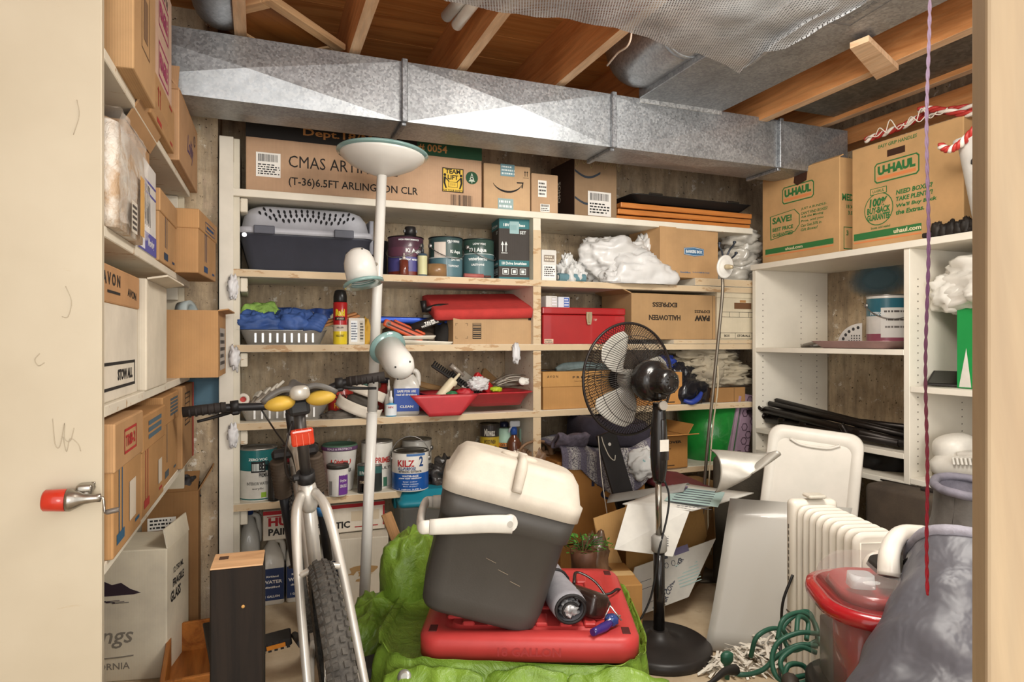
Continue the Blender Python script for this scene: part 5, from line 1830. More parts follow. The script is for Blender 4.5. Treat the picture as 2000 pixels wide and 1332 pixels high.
c, wd = span(1095, 1262, 2.82)
zt5 = fz(1150, 900, 2.82)
carton('carton', 'large brown carton with dark blue lettering standing before the shelves under a blanket', 'box', (wd, .30, zt5 - .22), (c, 2.98, .22), R(-3), 'a9773f', marks=hoc, inks=['22263c'], tape=None, seams=False)
carton('carton', 'plain brown carton hidden beneath the large lettered carton', 'box', (wd * 1.02, .30, .215), (c, 2.98, 0), R(2), '9a6e3c', tape=None)
BK = P('8f8b92', .95, 0, .25, 22, .6, 120)
bw = NT('striped_woven_blanket')
v = bw.coords()
wv = bw.n('TexWave'); wv.bands_direction = 'X'; wv.inputs['Scale'].default_value = 3.2; wv.inputs['Distortion'].default_value = 1.5; bw.l(v, wv.inputs['Vector'])
cc = bw.ramp(wv.outputs['Fac'], [(.2, '6d6776'), (.45, 'a5a19c'), (.6, '8b8590'), (.85, 'bdb9b4')])
cc = bw.mix(bw.ramp(bw.noise(v, 160, 2), [(.45, '000000'), (.6, 'ffffff')]), cc, '5f5a64')
bw.base(cc); bw.set(.95, 0, .1); bw.bump(bw.noise(v, 140, 3), .6, .006)
c2, w2 = span(1092, 1300, 2.85)


def blanket(u, v):
    x = (u - .5) * w2
    if v < .55:
        y = .16 - v * .62
        z = .045 * math.sin(u * 7 + v * 3) * .6 + .02 * nz((u * 5, v * 5, 0), 4) + .03
    else:
        k = (v - .55) / .45
        y = -.18 - .015 * math.sin(u * 11)
        z = .02 - k * (.06 + .16 * math.sin(max(0, min(1, (u - .15) / .75)) * math.pi)) + .015 * nz((u * 6, v * 6, 0), 4)
    return (x, y, z)


q = MB(); q.sheet(blanket, 70, 40, 0, .012)
solo(q, bw.m, 'blanket', 'grey striped woven blanket draped over the large lettered carton', 'blanket', (c2, 3.0, zt5 + .015))
c3, w3 = span(1122, 1250, 2.95)
q = MB(); loft(q, [(0, w3 * .85, .24, .05), (.02, w3 * 1.0, .28, .06), (.10, w3 * 1.02, .28, .06), (.135, w3 * .92, .22, .06)])
solo(q, P('2f2a33', .9, 0, .1, 30, .4, 160), 'cushion', 'dark charcoal cushion on the striped blanket below the fan cage', 'cushion', (c3 + .02, 3.0, zt5 + .05), R(-4), None, (R(2), R(6), R(-4)))
q = MB(); q.sheet(lambda u, v: ((u - .5) * .16, .04 * math.cos(v * 5) - .05, .02 + .06 * math.sin(v * 3.1) + .02 * nz((u * 4, v * 4, 2), 8)), 24, 24, 0, .012)
solo(q, P('5f5964', .9, 0, .2, 30, .5, 120), 'towel', 'dark grey folded towel end beside the charcoal cushion', 'towel', (fx(1112, 2.86), 2.90, zt5 + .045))
c4, w4 = span(1255, 1300, 2.8)
q = MB(); q.lump((0, 0, -.03), (.09, .05, .075), 131, .3, 2.2, .7, False, 0, 46, 30)
wt = NT('white_teal_cloth'); v = wt.coords(); wt.base(wt.mix(wt.ramp(wt.noise(v, 12, 3), [(.60, '000000'), (.64, 'ffffff')]), 'c9c7c3', '5f9a9c')); wt.set(.9, 0, .2)
solo(q, wt.m, 'cloth', 'white cloth with teal print hanging behind the fan pole', 'cloth', (fx(1262, 2.78), 2.80, zt5 + .0))
# black bag strap board
t = thing('board', 'long black padded board with a hanging white cord leaning on the large carton', 'board', (fx(1272, 2.60), 2.58, .004), 0, None, (R(-8), R(-14), R(2)))
q = MB(); q.box((0, 0, .40), (.105, .02, .80), bev=.006, seg=2); q.build('board_body', P('221f1f', .6, bump=.2), t)
q = MB(); q.add([(.008 * math.cos(i * .52), -.0108, .745 + .008 * math.sin(i * .52)) for i in range(12)], [tuple(range(12))]); q.build('snap', P('cfcac2', .4), t)
q = MB(); q.tube([(-.03, -.012, .79), (-.04, -.03, .76), (-.03, -.03, .70), (-.005, -.02, .67), (.01, -.016, .69)], .0022, 6, spl=6); q.tube([(-.05, -.02, .80), (-.10, -.03, .6), (-.13, -.03, .40)], .0022, 6, spl=6); q.build('cord', P('cfc8bb', .7), t)
c, wd = span(1275, 1372, 2.8)
q = MB(); loft(q, [(0, .30, .26, .02), (.012, .32, .28, .02), (.03, .32, .28, .02), (.036, .30, .26, .02)])
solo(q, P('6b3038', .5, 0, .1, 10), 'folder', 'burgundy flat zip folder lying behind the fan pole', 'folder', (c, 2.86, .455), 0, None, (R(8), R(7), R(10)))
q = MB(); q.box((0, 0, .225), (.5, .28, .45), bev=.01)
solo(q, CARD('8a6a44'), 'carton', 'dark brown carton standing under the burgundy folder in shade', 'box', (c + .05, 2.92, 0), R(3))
# floor at the back
c, wd, h = slot(513, 752, 990, 0, 3.05)


def husky(mb, sz):
    F = face('F', sz)
    w_, d_, h_ = sz
    mb.rect(w_, h_ * .13, F, 1, 0, h_ * .43, .0003)
    mb.text("HUSKY", h_ * .30, at(F, -w_ * .28, h_ * .12), 1, .05, 0, w_ * .36); mb.rect(w_ * .42, .004, F, 1, -w_ * .26, h_ * .30)
    mb.text("PAINTER'S PLASTIC", h_ * .25, at(F, -w_ * .13, -h_ * .22), 2, .04, 0, w_ * .66)
    mb.rect(w_ * .24, h_ * .35, F, 3, w_ * .33, h_ * .05, .0003); mb.rect(w_ * .20, .005, F, 1, w_ * .34, -h_ * .34); mb.rect(.008, h_ * .7, F, 1, w_ * .49, 0)


h0 = fz(630, 1046, 3.05); h1 = fz(630, 990, 3.05)
carton('carton', 'white and red carton of painting plastic laid across the bottles under the lowest shelf', 'box', (wd, .2, h1 - h0), (c, 3.16, h0), R(1), 'cfc6b6', marks=husky, inks=['a02328', '2a2624', 'c7b79e'], tape=None)
JW_ = P('cfcac0', .35, 0, .04, 8, coat=.2)
for k, (x0, x1, Y, lab, lb) in enumerate(((466, 508, 3.30, 'white jug with a blue cap behind the black wooden post', None), (508, 556, 3.16, 'white jug with dark blue label next to the black post', '27365c'), (559, 602, 3.16, 'white jug with dark blue label behind the bicycle frame', '27365c'), (640, 664, 3.16, 'white jug half hidden between rear wheel and torn carton', '27365c'))):
    c, wd = span(x0, x1, Y)
    tx = (('Kirkland', .03, -.06, 1, .5), ('WATER', .05, -.14, 1, .8), ('distilled', .03, -.22, 1, .6), ('1 GALLON', .035, -.36, 1, .6))
    jug(lab, (c, Y + .07, 0), wd if k < 3 else .13, .13, min(.30, h0 - .004) if k else .40, R(0), 'cfcac0', lb, '23407e' if k == 0 else 'cfcac0', tx if lb else (), mt=JW_)
q = MB(); q.box((0, 0, .02), (.3, .25, .04), bev=.004)


def torn(mb, sz):
    for f, sd in (('F', 1), ('F', 5), ('R', 3), ('F', 9)):
        M_ = face(f, sz)
        rr = random.Random(sd)
        pts = []
        ox, oy = rr.uniform(-.05, .06), rr.uniform(-.05, .03)
        for i in range(14):
            a = i / 14 * 2 * math.pi
            k_ = rr.uniform(.4, 1.1)
            pts.append((ox + .045 * k_ * math.cos(a), oy + .022 * k_ * math.sin(a) + .4 * .03 * math.cos(a)))
        mb.poly(pts, M_, 1, .0002)


c, wd = span(682, 768, 2.95)
wt_ = fz(720, 1052, 2.95)
carton('carton', 'torn white cardboard box behind the lamp pole on the floor', 'box', (wd * 1.12, .30, wt_), (c - .01, 3.12, 0), R(-8), 'cfc6b5', marks=torn, inks=[CARD('a9885c')], tape=None, flaps=[('B', R(60), .07)])
c, wd = span(778, 880, 2.92)
t = thing('storage_bin', 'clear plastic bin with a teal snap lid behind the cooler', 'storage bin', (c + .03, 3.12, 0), R(-6))
zt_ = fz(815, 985, 2.92)
q = MB(); loft(q, [(0, wd * .86, .30, .03), (.01, wd * .88, .32, .03), (zt_ - .03, wd * .98, .36, .03), (zt_ - .028, wd * 1.02, .38, .03), (zt_ - .01, wd * 1.02, .38, .03)], caps=(True, False)); q.build('bin_body', CLEAR('b9c2c6', .15, .42), t)
TL = P('1f7f92', .4)
q = MB(); loft(q, [(zt_ - .015, wd * 1.06, .40, .03), (zt_ + .008, wd * 1.06, .40, .03), (zt_ + .012, wd * .95, .34, .03), (zt_ + .05, wd * .88, .29, .03), (zt_ + .052, wd * .84, .27, .03)]); q.build('lid', TL, t)
q = MB(); q.box((-wd * .53, 0, zt_ - .02), (.014, .12, .06), bev=.004); q.build('latch', TL, t)
q = MB(); q.lump((0, 0, .0), (wd * .36, .12, zt_ * .6), 141, .2, 2.2, .6, True, 0, 40, 26)
solo(q, P('8d8478', .9, 0, .25, 12), 'fabric_bundle', 'folded fabric seen dimly inside the clear teal lidded bin', 'fabric', (c + .03, 3.12, .014))
t = thing('wood_scrap', 'short bare wood strip leaning between the clear bin and the cooler handle', 'wood', (fx(862, 2.42), 2.42, .0), 0, None, (R(-4), R(-20), 0))
q = MB(); q.box((0, 0, .295), (.04, .02, .59), bev=.002); q.build('strip', WOOD('8f6a45', 'bd9367', 2, 1.5), t)
# ================================================================ cartons on the left shelving
def lbox(label, s0, s1, d0, wd, z, h, col, yaw=0, **k):
    c = LS((s0 + s1) / 2, d0 + wd / 2, z)
    return carton('carton', label, 'box', (wd, s1 - s0, h), c, LROT + yaw, col, **k)


def arrows(col=1, n=2, x0=0, hh=.6, foot=True):
    def f(mb, sz):
        M_ = face('R', sz)
        w_, d_, h_ = sz
        for k in range(n):
            x = x0 * d_ + (k - (n - 1) / 2) * .03
            mb.rect(.007, h_ * hh, M_, col, x, .0); mb.poly([(x - .012, h_ * hh * .42), (x + .012, h_ * hh * .42), (x, h_ * hh * .62)], M_, col)
        if foot:
            mb.rect(.075, .022, M_, col, x0 * d_, -h_ * .38)
        mb.rect(.05, .008, M_, col, d_ * .33, -h_ * .40); mb.rect(.05, .008, M_, col, d_ * .30, h_ * .38)
    return f


S1_, S2_, S3_, S4_ = LZ
lbox('tan carton nearest the doorway on the top left-hand shelf', .10, .37, -.035, .42, S1_, .33, 'b8956c', marks=lambda mb, sz: (mb.frame(.10, .16, .004, face('R', sz), 1), mb.rect(.05, .10, face('R', sz), 1)), inks=['7a6048'], tape='T')
lbox('low orange-tan carton with red print beneath the pink stamped carton', .40, .81, -.02, .42, S1_, .135, 'b38c62', marks=arrows(1, 2, -.2, .5), inks=['a83a30'], tape=None)


def pink(mb, sz):
    M_ = face('R', sz)
    w_, d_, h_ = sz
    for y in (-.095, .055):
        mb.frame(d_ * .42, .105, .007, at(M_, d_ * .12, y), 1)
        mb.text('FRAGILE', .05, at(M_, d_ * .12, y), 1, .05, 0, d_ * .34)
    mb.text('A V O N', .03, at(M_, d_ * .1, h_ * .36), 2, .02, 0, d_ * .4)
    F = face('F', sz)
    mb.tube([F @ Vector((.05 + .02 * math.sin(i * 1.7), .08 - i * .012, 0)) for i in range(9)], .002, 4, 3, spl=3)


lbox('pale pinkish carton with magenta stamps stacked high on the top left-hand shelf', .44, .86, -.005, .40, S1_ + .145, .36, 'cdb09c', marks=pink, inks=['a8406a', '6a5a58', '6a4a9a'], tape=None, flaps=[('L', R(-50), .1)])
zl = lbox('tan carton with purple handwriting at the far end of the top left-hand shelf', .88, 1.40, -.025, .42, S1_, .235, 'b5906c', tape=None, flaps=[('R', R(-125), .10), ('F', R(-115), .10)],
          marks=lambda mb, sz: (mb.text('Lolily', .085, at(face('R', sz), .03, -.01), 1, .0, .3, .17), mb.tube([face('R', sz) @ Vector((.15 + .02 * math.cos(i), .06 + .02 * math.sin(i), 0)) for i in range(7)], .0015, 4, 2, spl=3)), inks=['4a3a78', '5a4a44'])
# second shelf
pw = NT('clear_wrap_over_tan')
v = pw.coords()
pw.base(pw.mix(pw.ramp(pw.noise(v, 9, 5, .7, .8), [(.46, '000000'), (.62, 'ffffff')]), 'b59a7c', 'd8d2c8')); pw.set(.25, 0, .5); pw.bump(pw.noise(v, 24, 5, .7, 1), .7, .012)
t = thing('carton', 'old carton wrapped in crumpled clear plastic at the near end of the left-hand shelf', 'box', LS(.16, .18, S2_), LROT)
q = MB(); loft(q, [(0, .40, .29, .02), (.03, .40, .30, .02), (.12, .41, .31, .02), (.22, .40, .30, .02), (.235, .36, .26, .03)]); q.build('body', pw.m, t)
q = MB()
q.sheet(lambda u, v: (.205 + .012 * nz((u * 6, v * 6, 0), 3), -.15 + u * .31, .01 + v * .235 + .012 * nz((u * 5, v * 3, 4), 6)), 24, 24, 0, 0)
q.sheet(lambda u, v: (-.2 + u * .40, -.15 + v * .3, .235 + .02 * nz((u * 5, v * 5, 0), 9) + .015), 24, 20, 0, 0)
q.build('plastic_wrap', CLEAR('e6e3dd', .12, .35), t)
q = MB()
M_ = face('R', (.42, .3, .24))
q.rect(.06, .07, M_, 0, -.03, -.08); q.rect(.05, .14, M_, 1, .06, -.04)
for k in range(5):
    q.rect(.045, .006, M_, 2, -.03, -.105 + k * .012, .0008)
q.build('shipping_label', [P('cfc7ba', .5), P('c89b55', .5), P('4a4440', .6, var=0)], t)


def movb(mb, sz):
    M_ = face('R', sz)
    w_, d_, h_ = sz
    mb.rect(d_, .055, M_, 1, 0, -h_ * .38); mb.text('Moving', .03, at(M_, d_ * .18, -h_ * .38, z=.0006), 2, .03, 0, d_ * .35); mb.rect(.07, .045, M_, 2, -d_ * .3, -h_ * .38, .0005)
    mb.rect(d_ * .95, .006, M_, 1, 0, h_ * .28); mb.rect(d_ * .95, .006, M_, 1, 0, h_ * .16)
    for k in range(4):
        mb.tube([M_ @ Vector((-.03 + k * .018, .06, 0)), M_ @ Vector((-.035 + k * .022, -.05, 0))], .001, 4, 3)
    mb.text('KITCHEN', .02, at(M_, -.05, h_ * .22), 1, .02, 0, .08)


lbox('white moving carton with purple-blue printed band on the second left-hand shelf', .34, .60, .0, .40, S2_, .25, 'd3d0cc', marks=movb, inks=['5a58a0', 'd8d8e2', '3a3838'], tape=None)
lbt = lbox('small open flapped brown carton behind and above the white moving carton', .30, .62, .02, .30, S2_ + .255, .055, 'aa8660', tape=None, flaps=[('R', R(-62), .10)], marks=lambda mb, sz: mb.rect(.05, .03, face('F', sz), 1, .08, 0), inks=['3a4a5a'])
lbox('tan lidded carton with dark blue arrows on the second left-hand shelf', .62, .95, -.005, .38, S2_, .205, 'b38d64', marks=arrows(1, 2, -.12, .5), inks=['2e4058'], lid=.06, tape=None)
lbox('tan lidded carton with blue arrows jutting out at far end of the second left-hand shelf', .99, 1.36, -.085, .38, S2_, .215, 'b38b60', R(-4), marks=arrows(1, 2, -.1, .5), inks=['2c4a72'], lid=.06, tape=None, lidmarks=lambda mb, sz: (mb.frame(.2, .035, .003, at(face('R', sz), .03, .07), 2), mb.rect(.15, .01, face('R', sz), 2, .03, .07)))
# third shelf


def stow(mb, sz):
    M_ = at(face('R', sz), -.005, -.09)
    mb.frame(.34, .062, .007, M_, 1); mb.text('STOW ALL', .026, at(M_, .06, 0), 1, .05, 0, .16)


def avn(mb, sz):
    M_ = face('R', sz)
    mb.text('A V O N', .028, at(M_, -.10, sz[2] / 2 - .03), 1, .03, 0, .16); mb.rect(.12, .006, M_, 1, -.08, sz[2] / 2 - .058); mb.text('AVON', .02, at(M_, .11, sz[2] / 2 - .05, R(-4)), 1, .02, 0, .1)


lbox('tall white storage carton with a tan lid and a black framed print on its side', .0, .40, .012, .40, S3_, .29, 'd6cebf', marks=stow, inks=['2b2826'], lid=.075, lidcol='b98f66', lidmarks=avn, tape=None)
lbox('worn plain white carton next to the tan lidded storage carton', .43, .76, -.005, .38, S3_, .30, 'd2c8b6', tape=None, flaps=[('R', R(-10), .05)])
c8 = (-.265, 2.80, S3_)


def eight(mb, sz):
    F = face('F', sz)
    w_, d_, h_ = sz
    pts = [(.02, .035), (-.005, .022), (.0, .008), (.03, .028), (.012, .04), (-.012, .01), (-.004, -.004), (.016, -.016), (.012, -.036), (-.012, -.040)]
    mb.tube([F @ Vector((-w_ * .34 + x * 1.2, -.045 + y, 0)) for x, y in pts], .0028, 5, 1, spl=5)
    mb.text('MEDI', .014, at(F, -w_ * .38, h_ * .42), 1, .02)


t8 = carton('carton', 'open tan carton with black marker squiggle sticking out over the aisle', 'box', (.28, .34, .245), c8, R(-2), 'b98f62', openbox=1, marks=eight, inks=['2a221c'], flaps=[('R', R(-8), .035)],
            stickers=[('R', .0, -.02, .22, .16, 5, 'b9b0a6', '4a4440')])
q = MB(); q.lathe([(.036, 0), (.055, 0), (.055, .04), (.036, .04), (.036, 0)], 28, 0, Matrix.Rotation(R(78), 4, 'Y') @ Matrix.Rotation(R(20), 4, 'X'), cap0=False, cap1=False)
solo(q, P('a9b4b4', .4), 'tape_roll', 'pale grey-blue roll of tape poking out of the squiggle marked carton', 'tape', (-.26, 2.75, S3_ + .225))
# fourth shelf


def stamp(mb, sz):
    M_ = face('R', sz)
    mb.frame(.13, .055, .006, at(M_, -.03, sz[2] / 2 - .045), 1); mb.text('TRIB-2', .026, at(M_, -.03, sz[2] / 2 - .045), 1, .04, 0, .10)


def barr(mb, sz):
    M_ = face('R', sz)
    for k in range(5):
        mb.rect(.16, .008, M_, 1, .06, sz[2] / 2 - .02 - k * .012)


lbox('orange-tan lidded carton with a red stamp nearest the pencil sharpener', .02, .31, -.012, .40, S4_, .275, 'b0875a', marks=arrows(1, 2, -.28, .7), inks=['2f5a78', 'a8302e'], lid=.095, lidcol='b58f66', lidmarks=lambda mb, sz: (mb.frame(.13, .055, .006, at(face('R', sz), -.0, sz[2] / 2 - .05), 2), mb.text('TRIB-2', .026, at(face('R', sz), 0, sz[2] / 2 - .05), 2, .04, 0, .10)), tape=None,
     stickers=[('R', .04, -.05, .07, .09, 0, 'd2c6b4')])
lbox('orange-tan lidded carton with grey print, between red stamped and hand slot cartons', .34, .68, -.008, .40, S4_, .255, 'ae8558', marks=arrows(1, 2, -.3, .7), inks=['a83c34', '4f6470'], lid=.085, lidmarks=lambda mb, sz: [mb.rect(.2, .012, face('R', sz), 2, 0, sz[2] / 2 - .025 - k * .018) for k in range(3)], tape=None,
     stickers=[('R', .1, -.05, .06, .07, 0, 'd2c6b4')])
lbox('orange-tan carton with a curved hand slot, third on the fourth left-hand shelf', .70, 1.02, .0, .40, S4_, .275, 'ae8558', marks=arrows(1, 1, -.2, .5), inks=['4f5a60', '4f5a60'], lid=.085, lidmarks=barr, tape=None)
lbox('brown carton with red edge and black lines at far end of the fourth left-hand shelf', 1.04, 1.36, -.015, .42, S4_, .292, 'a27c54', marks=lambda mb, sz: (mb.frame(.14, .12, .006, at(face('R', sz), -.03, .06), 1), [mb.rect(.13, .004, face('R', sz), 1, -.03, .02 + k * .02) for k in range(5)], mb.rect(.05, sz[2], face('R', sz), 2, .135, 0, .0004)), inks=['3a2a20', 'a8483a'], tape=None)
# floor, beneath


def hast(mb, sz):
    F = face('F', sz)
    w_, d_, h_ = sz
    mb.text('Hastings', .075, at(F, -.045, -.075), 1, .01, .25, .27)
    mb.tube([F @ Vector((x, -.125 - .02 * math.sin((x + .2) * 8), 0)) for x in [-.05 + .02 * i for i in range(8)]], .0022, 4, 1)
    mb.text('CALIFORNIA', .024, at(F, -.017, -.175), 1, .01, 0, .19)
    mb.poly([(-.09, .07), (.09, .075), (.115, .08), (.08, .095), (.05, .118), (.02, .112), (-.005, .125), (-.015, .132), (-.03, .11), (-.09, .10)], F, 2)
    for k in range(6):
        mb.tube([F @ Vector((-.08 + k * .02, .066 - .004 * k % 3, 0)), F @ Vector((.0 + k * .015, .056 - .004 * (k % 3), 0))], .001, 4, 2)
    M_ = face('R', sz)
    mb.text('12 750 ML', .022, at(M_, 0, .13), 3, .03, 0, d_ * .45); mb.text('GLASS', .04, at(M_, -.03, .04), 3, .04, 0, d_ * .45); mb.text('FRAGILE', .03, at(M_, .0, .085), 3, .04, 0, d_ * .5)


carton('carton', 'white wine carton with grey script lettering on the floor under the left-hand shelves', 'box', (.40, .24, .46), (-.468, 2.78, 0), R(-12), 'e6dcc6', marks=hast, inks=['8e877b', '3a2c36', '2f2b2a'], tape=None, flaps=[('R', R(-100), .07)])
carton('carton', 'battered brown open carton against the concrete wall behind the white wine carton', 'box', (.20, .115, .60), (-.317, 2.962, 0), R(0), '8f6a44', openbox=1, flaps=[('F', R(-150), .12), ('R', R(-60), .1)], stickers=[('F', -.03, .18, .10, .05, 3)])
q = MB(); q.lump((0, 0, 0), (.06, .04, .05), 151, .4, 2.6, .8, False, 0, 30, 20)
solo(q, P('2e2c2c', .6, 0, .3, 20), 'glove', 'dark glove lying in the top of the battered brown carton', 'glove', (-.28, 2.965, .60))
t = thing('wooden_crate', 'orange stained open wooden crate on the floor beside the black post', 'crate', (-.165, 2.56, .006), R(3))
DW = WOOD('8a4f22', 'b87838', 1, 1.2, .45)
q = MB(); q.box((0, 0, .006), (.25, .46, .012)); q.build('bottom_board', DW, t)
for k, (c, sz) in enumerate((((-.125, 0, .06), (.016, .46, .12)), ((.125, 0, .06), (.016, .46, .12)), ((0, .23, .06), (.25, .016, .12)), ((0, -.23, .06), (.25, .016, .12)))):
    q = MB(); q.box(c, sz, bev=.003); q.build('side_board', DW, t)
q = MB(); q.box((0, 0, .0), (.026, .34, .012), bev=.003)
solo(q, P('201d1b', .4, .3), 'metal_strip', 'black flat metal strip lying slanted on the orange wooden crate', 'metal strip', (-.15, 2.52, .135), 0, None, (R(4), R(0), R(8)))
q = MB(); q.lump((0, 0, 0), (.13, .12, .15), 155, .3, 2.0, .6, True, 0, 46, 30)
solo(q, P('c39a6c', .8, 0, .08, 10, .2, 40), 'paper_bag', 'tan paper bag end on the floor before the wooden crate', 'paper bag', (-.30, 2.13, 0))
# black wooden post
t = thing('wooden_post', 'short square black-brown wooden post with bare sawn top standing beside the bicycle', 'post', (-.035, 1.505, 0), R(-3))
q = MB(); q.box((0, 0, .368), (.102, .098, .734), bev=.003); q.build('post_body', WOOD('120e0b', '261d16', 2, 1, .75, None), t)
q = MB(); q.box((0, 0, .7365), (.1, .096, .003)); q.box((-.03, .015, .7385), (.018, .02, .0008), 1); q.build('sawn_top', [WOOD('b08860', 'd0ab82', 0, 1.5), P('4a3426', .8)], t)
q = MB(); q.lathe([(.0035, 0), (.0035, .002), (.001, .002)], 12, 0, Matrix.Translation((.012, -.0495, .655)) @ Matrix.Rotation(R(90), 4, 'X')); q.build('nail_hole', P('b58a50', .5, .3), t)
# ================================================================ things on and in the white cabinet
XB = 2.655


def uh(px0, px1, z, h, label, kind):
    y1 = onX(px0, 666, XB).y; y0 = onX(px1, 666, XB).y
    sz = (.44, y1 - y0, h)
    yc, zc = (y0 + y1) / 2, z + h / 2

    def L(px, py):
        p = onX(px, py, XB)
        return -(p.y - yc), p.z - zc

    def marks(mb, s_):
        M_ = face('L', s_)

        def logo(a, b, c, d):
            (x0, ya), (x1, yb) = L(a, b), L(c, d)
            w_ = x1 - x0
            hh = w_ * .42
            Q = at(M_, (x0 + x1) / 2, (ya + yb) / 2)
            e = .012
            oct_ = lambda w_, hh, e: [(-w_ / 2 + e, -hh / 2), (w_ / 2 - e, -hh / 2), (w_ / 2, -hh / 2 + e), (w_ / 2, hh / 2 - e), (w_ / 2 - e, hh / 2), (-w_ / 2 + e, hh / 2), (-w_ / 2, hh / 2 - e), (-w_ / 2, -hh / 2 + e)]
            mb.poly(oct_(w_, hh, e), Q, 1, .0)
            mb.poly(oct_(w_ - .012, hh - .012, e * .8), Q, 0, .0003)
            mb.rect(w_ * .86, hh * .16, Q, 2, 0, -hh * .27, .0006)
            mb.text('U-HAUL', hh * .46, at(Q, 0, hh * .10, z=.0008), 1, .07, 0, w_ * .84)

        def tx(s, x, y, wpx, hpx, bold=.03, shear=.15, up=0):
            (cx, cy), (x0, _), (x1, _) = L(x, y), L(x - wpx / 2, y), L(x + wpx / 2, y)
            dep = onX(x, y, XB)
            dep = dep.x * SN + dep.y * CS
            mb.text(s, hpx * dep / FPX, at(M_, cx, cy, z=up), 1, bold, shear, x1 - x0)
        if kind == 1:
            logo(1528, 382, 1590, 369)
            for s, y, wp in (('JUST A BUNDLE-', 403, 50), ('CAN\'T FIND BOXES?', 411.5, 52), ('Ask the Moving', 420, 44), ('Pros, and you', 428.5, 44), ('Can Get 50% in', 437, 40), ('Gift Boxes!', 446, 33)):
                tx(s, 1564 + wp / 2, y, wp, 5.6, .02)
            pts = [L(*p) for p in ((1504, 424), (1552, 408), (1562, 418), (1562, 438), (1553, 452), (1505, 470))]
            mb.poly(pts[::-1], M_, 1, 0)
            cx_, cy_ = sum(p[0] for p in pts) / 6, sum(p[1] for p in pts) / 6
            mb.poly([(cx_ + (x - cx_) * .94, cy_ + (y - cy_) * .94) for x, y in pts][::-1], M_, 0, .0004)
            M_2 = M_ @ Matrix.Translation((0, 0, .0008))
            tx('SAVE!', 1527.5, 428.5, 38, 13, .04, 0, .0008); tx('BEST PRICE', 1529, 446, 40, 7.5, .04, 0, .0008); tx('GUARANTEED', 1529, 457, 40, 7.5, .04, 0, .0008)
            (x0, ya), (x1, yb) = L(1495, 490), L(1628, 485)
            mb.rect(x1 - x0, .028, M_, 1, (x0 + x1) / 2, -h / 2 + .065); mb.text('uhaul.com', .016, at(M_, -.03, -h / 2 + .065, z=.0005), 3, .02, 0, .12)
            mb.rect(x1 - x0, .006, M_, 2, (x0 + x1) / 2, -h / 2 + .042)
            F = face('F', s_)
            mb.text('MEDIUM', .035, at(F, -.135, .04), 1, .04, 0, .14); mb.text('18 X 18', .018, at(F, -.14, -.005), 1, .03); mb.text('3.0', .02, at(F, -.15, -.035), 1, .03)
            mb.frame(.09, .11, .004, at(F, -.15, -.16), 1); mb.text('3', .025, at(F, -.17, -.135), 1, .03)
            (x0, ya), (x1, yb) = L(1546, 322), L(1580, 356)
            mb.poly([(x0, ya), (x1, ya + .01), (x1 - .015, yb + .015), (x0 + .04, yb), (x0 + .015, yb + .02), (x0 + .025, ya - .035)][::-1], M_, 4, .0004)
            tx('EASY', 1538, 342, 14, 6, .02)
        else:
            logo(1708, 336, 1796, 322)
            tx('EASY GRIP HANDLES', 1752, 276, 76, 7, .02)
            (x0, ya), (x1, yb) = L(1733, 291), L(1768, 299)
            mb.rect(x1 - x0, .03, M_, 4, (x0 + x1) / 2, (ya + yb) / 2, .0003)
            # money back jar emblem
            (cx_, cy_), (ex, _) = L(1716, 408), L(1745, 408)
            rr = ex - cx_
            for r_, mi, zz in ((1.0, 1, 0), (.94, 0, .0003)):
                mb.poly([(cx_ + rr * r_ * math.cos(i * .2618), cy_ + rr * r_ * 1.0 * math.sin(i * .2618)) for i in range(24)], M_, mi, zz)
            mb.rect(rr * 1.15, .03, M_, 1, cx_, cy_ + rr * 1.1, .0004); mb.rect(rr * 1.05, .024, M_, 0, cx_, cy_ + rr * 1.1, .0007); mb.text('U-HAUL', .014, at(M_, cx_, cy_ + rr * 1.1, z=.001), 1, .03, 0, rr * .8)
            for s, yy, sz_, wf in (('100%', .42, .040, 1.25), ('BUY-BACK', -.06, .030, 1.6), ('GUARANTEE', -.48, .030, 1.6)):
                mb.text(s, sz_, at(M_, cx_, cy_ + rr * yy, z=.001), 1, .05, .1, rr * wf)
            mb.text('boxes sold sealed', .012, at(M_, cx_ + .01, cy_ - rr * 1.12), 1, .02, 0, rr * 1.3)
            for s, y, wp in (('NEED BOXES?', 368, 72), ('TAKE PLENTY!', 381.5, 72), ("We'll Buy Back", 395, 80), ('the Extras.', 410, 56)):
                tx(s, 1749 + wp / 2, y, wp, 9.5, .04)
            (x0, ya) = L(1668, 470); (x1, yb) = L(1800, 450)
            mb.rect(x1 - x0, .032, M_, 1, (x0 + x1) / 2, -h / 2 + .06); mb.text('uhaul.com', .02, at(M_, .02, -h / 2 + .06, z=.0005), 3, .03, 0, .13)
            mb.rect(x1 - x0, .007, M_, 2, (x0 + x1) / 2, -h / 2 + .033)
    return carton('carton', label, 'box', sz, (XB + .22, yc, z), 0, 'c0996a', marks=marks, tape=None, inks=['2f6a38', 'cf7f4c', 'd8c9a4', '3a2114'], flaps=[('L', R(-152), .035)] if kind == 1 else [])


uh(1489, 1640, 1.631, .47, 'tan moving carton with green lettering and a torn hand hole, far one on the cabinet', 1)
uh(1664, 1882, 1.631, .48, 'larger tan moving carton with green jar emblem, near one on the cabinet', 2)
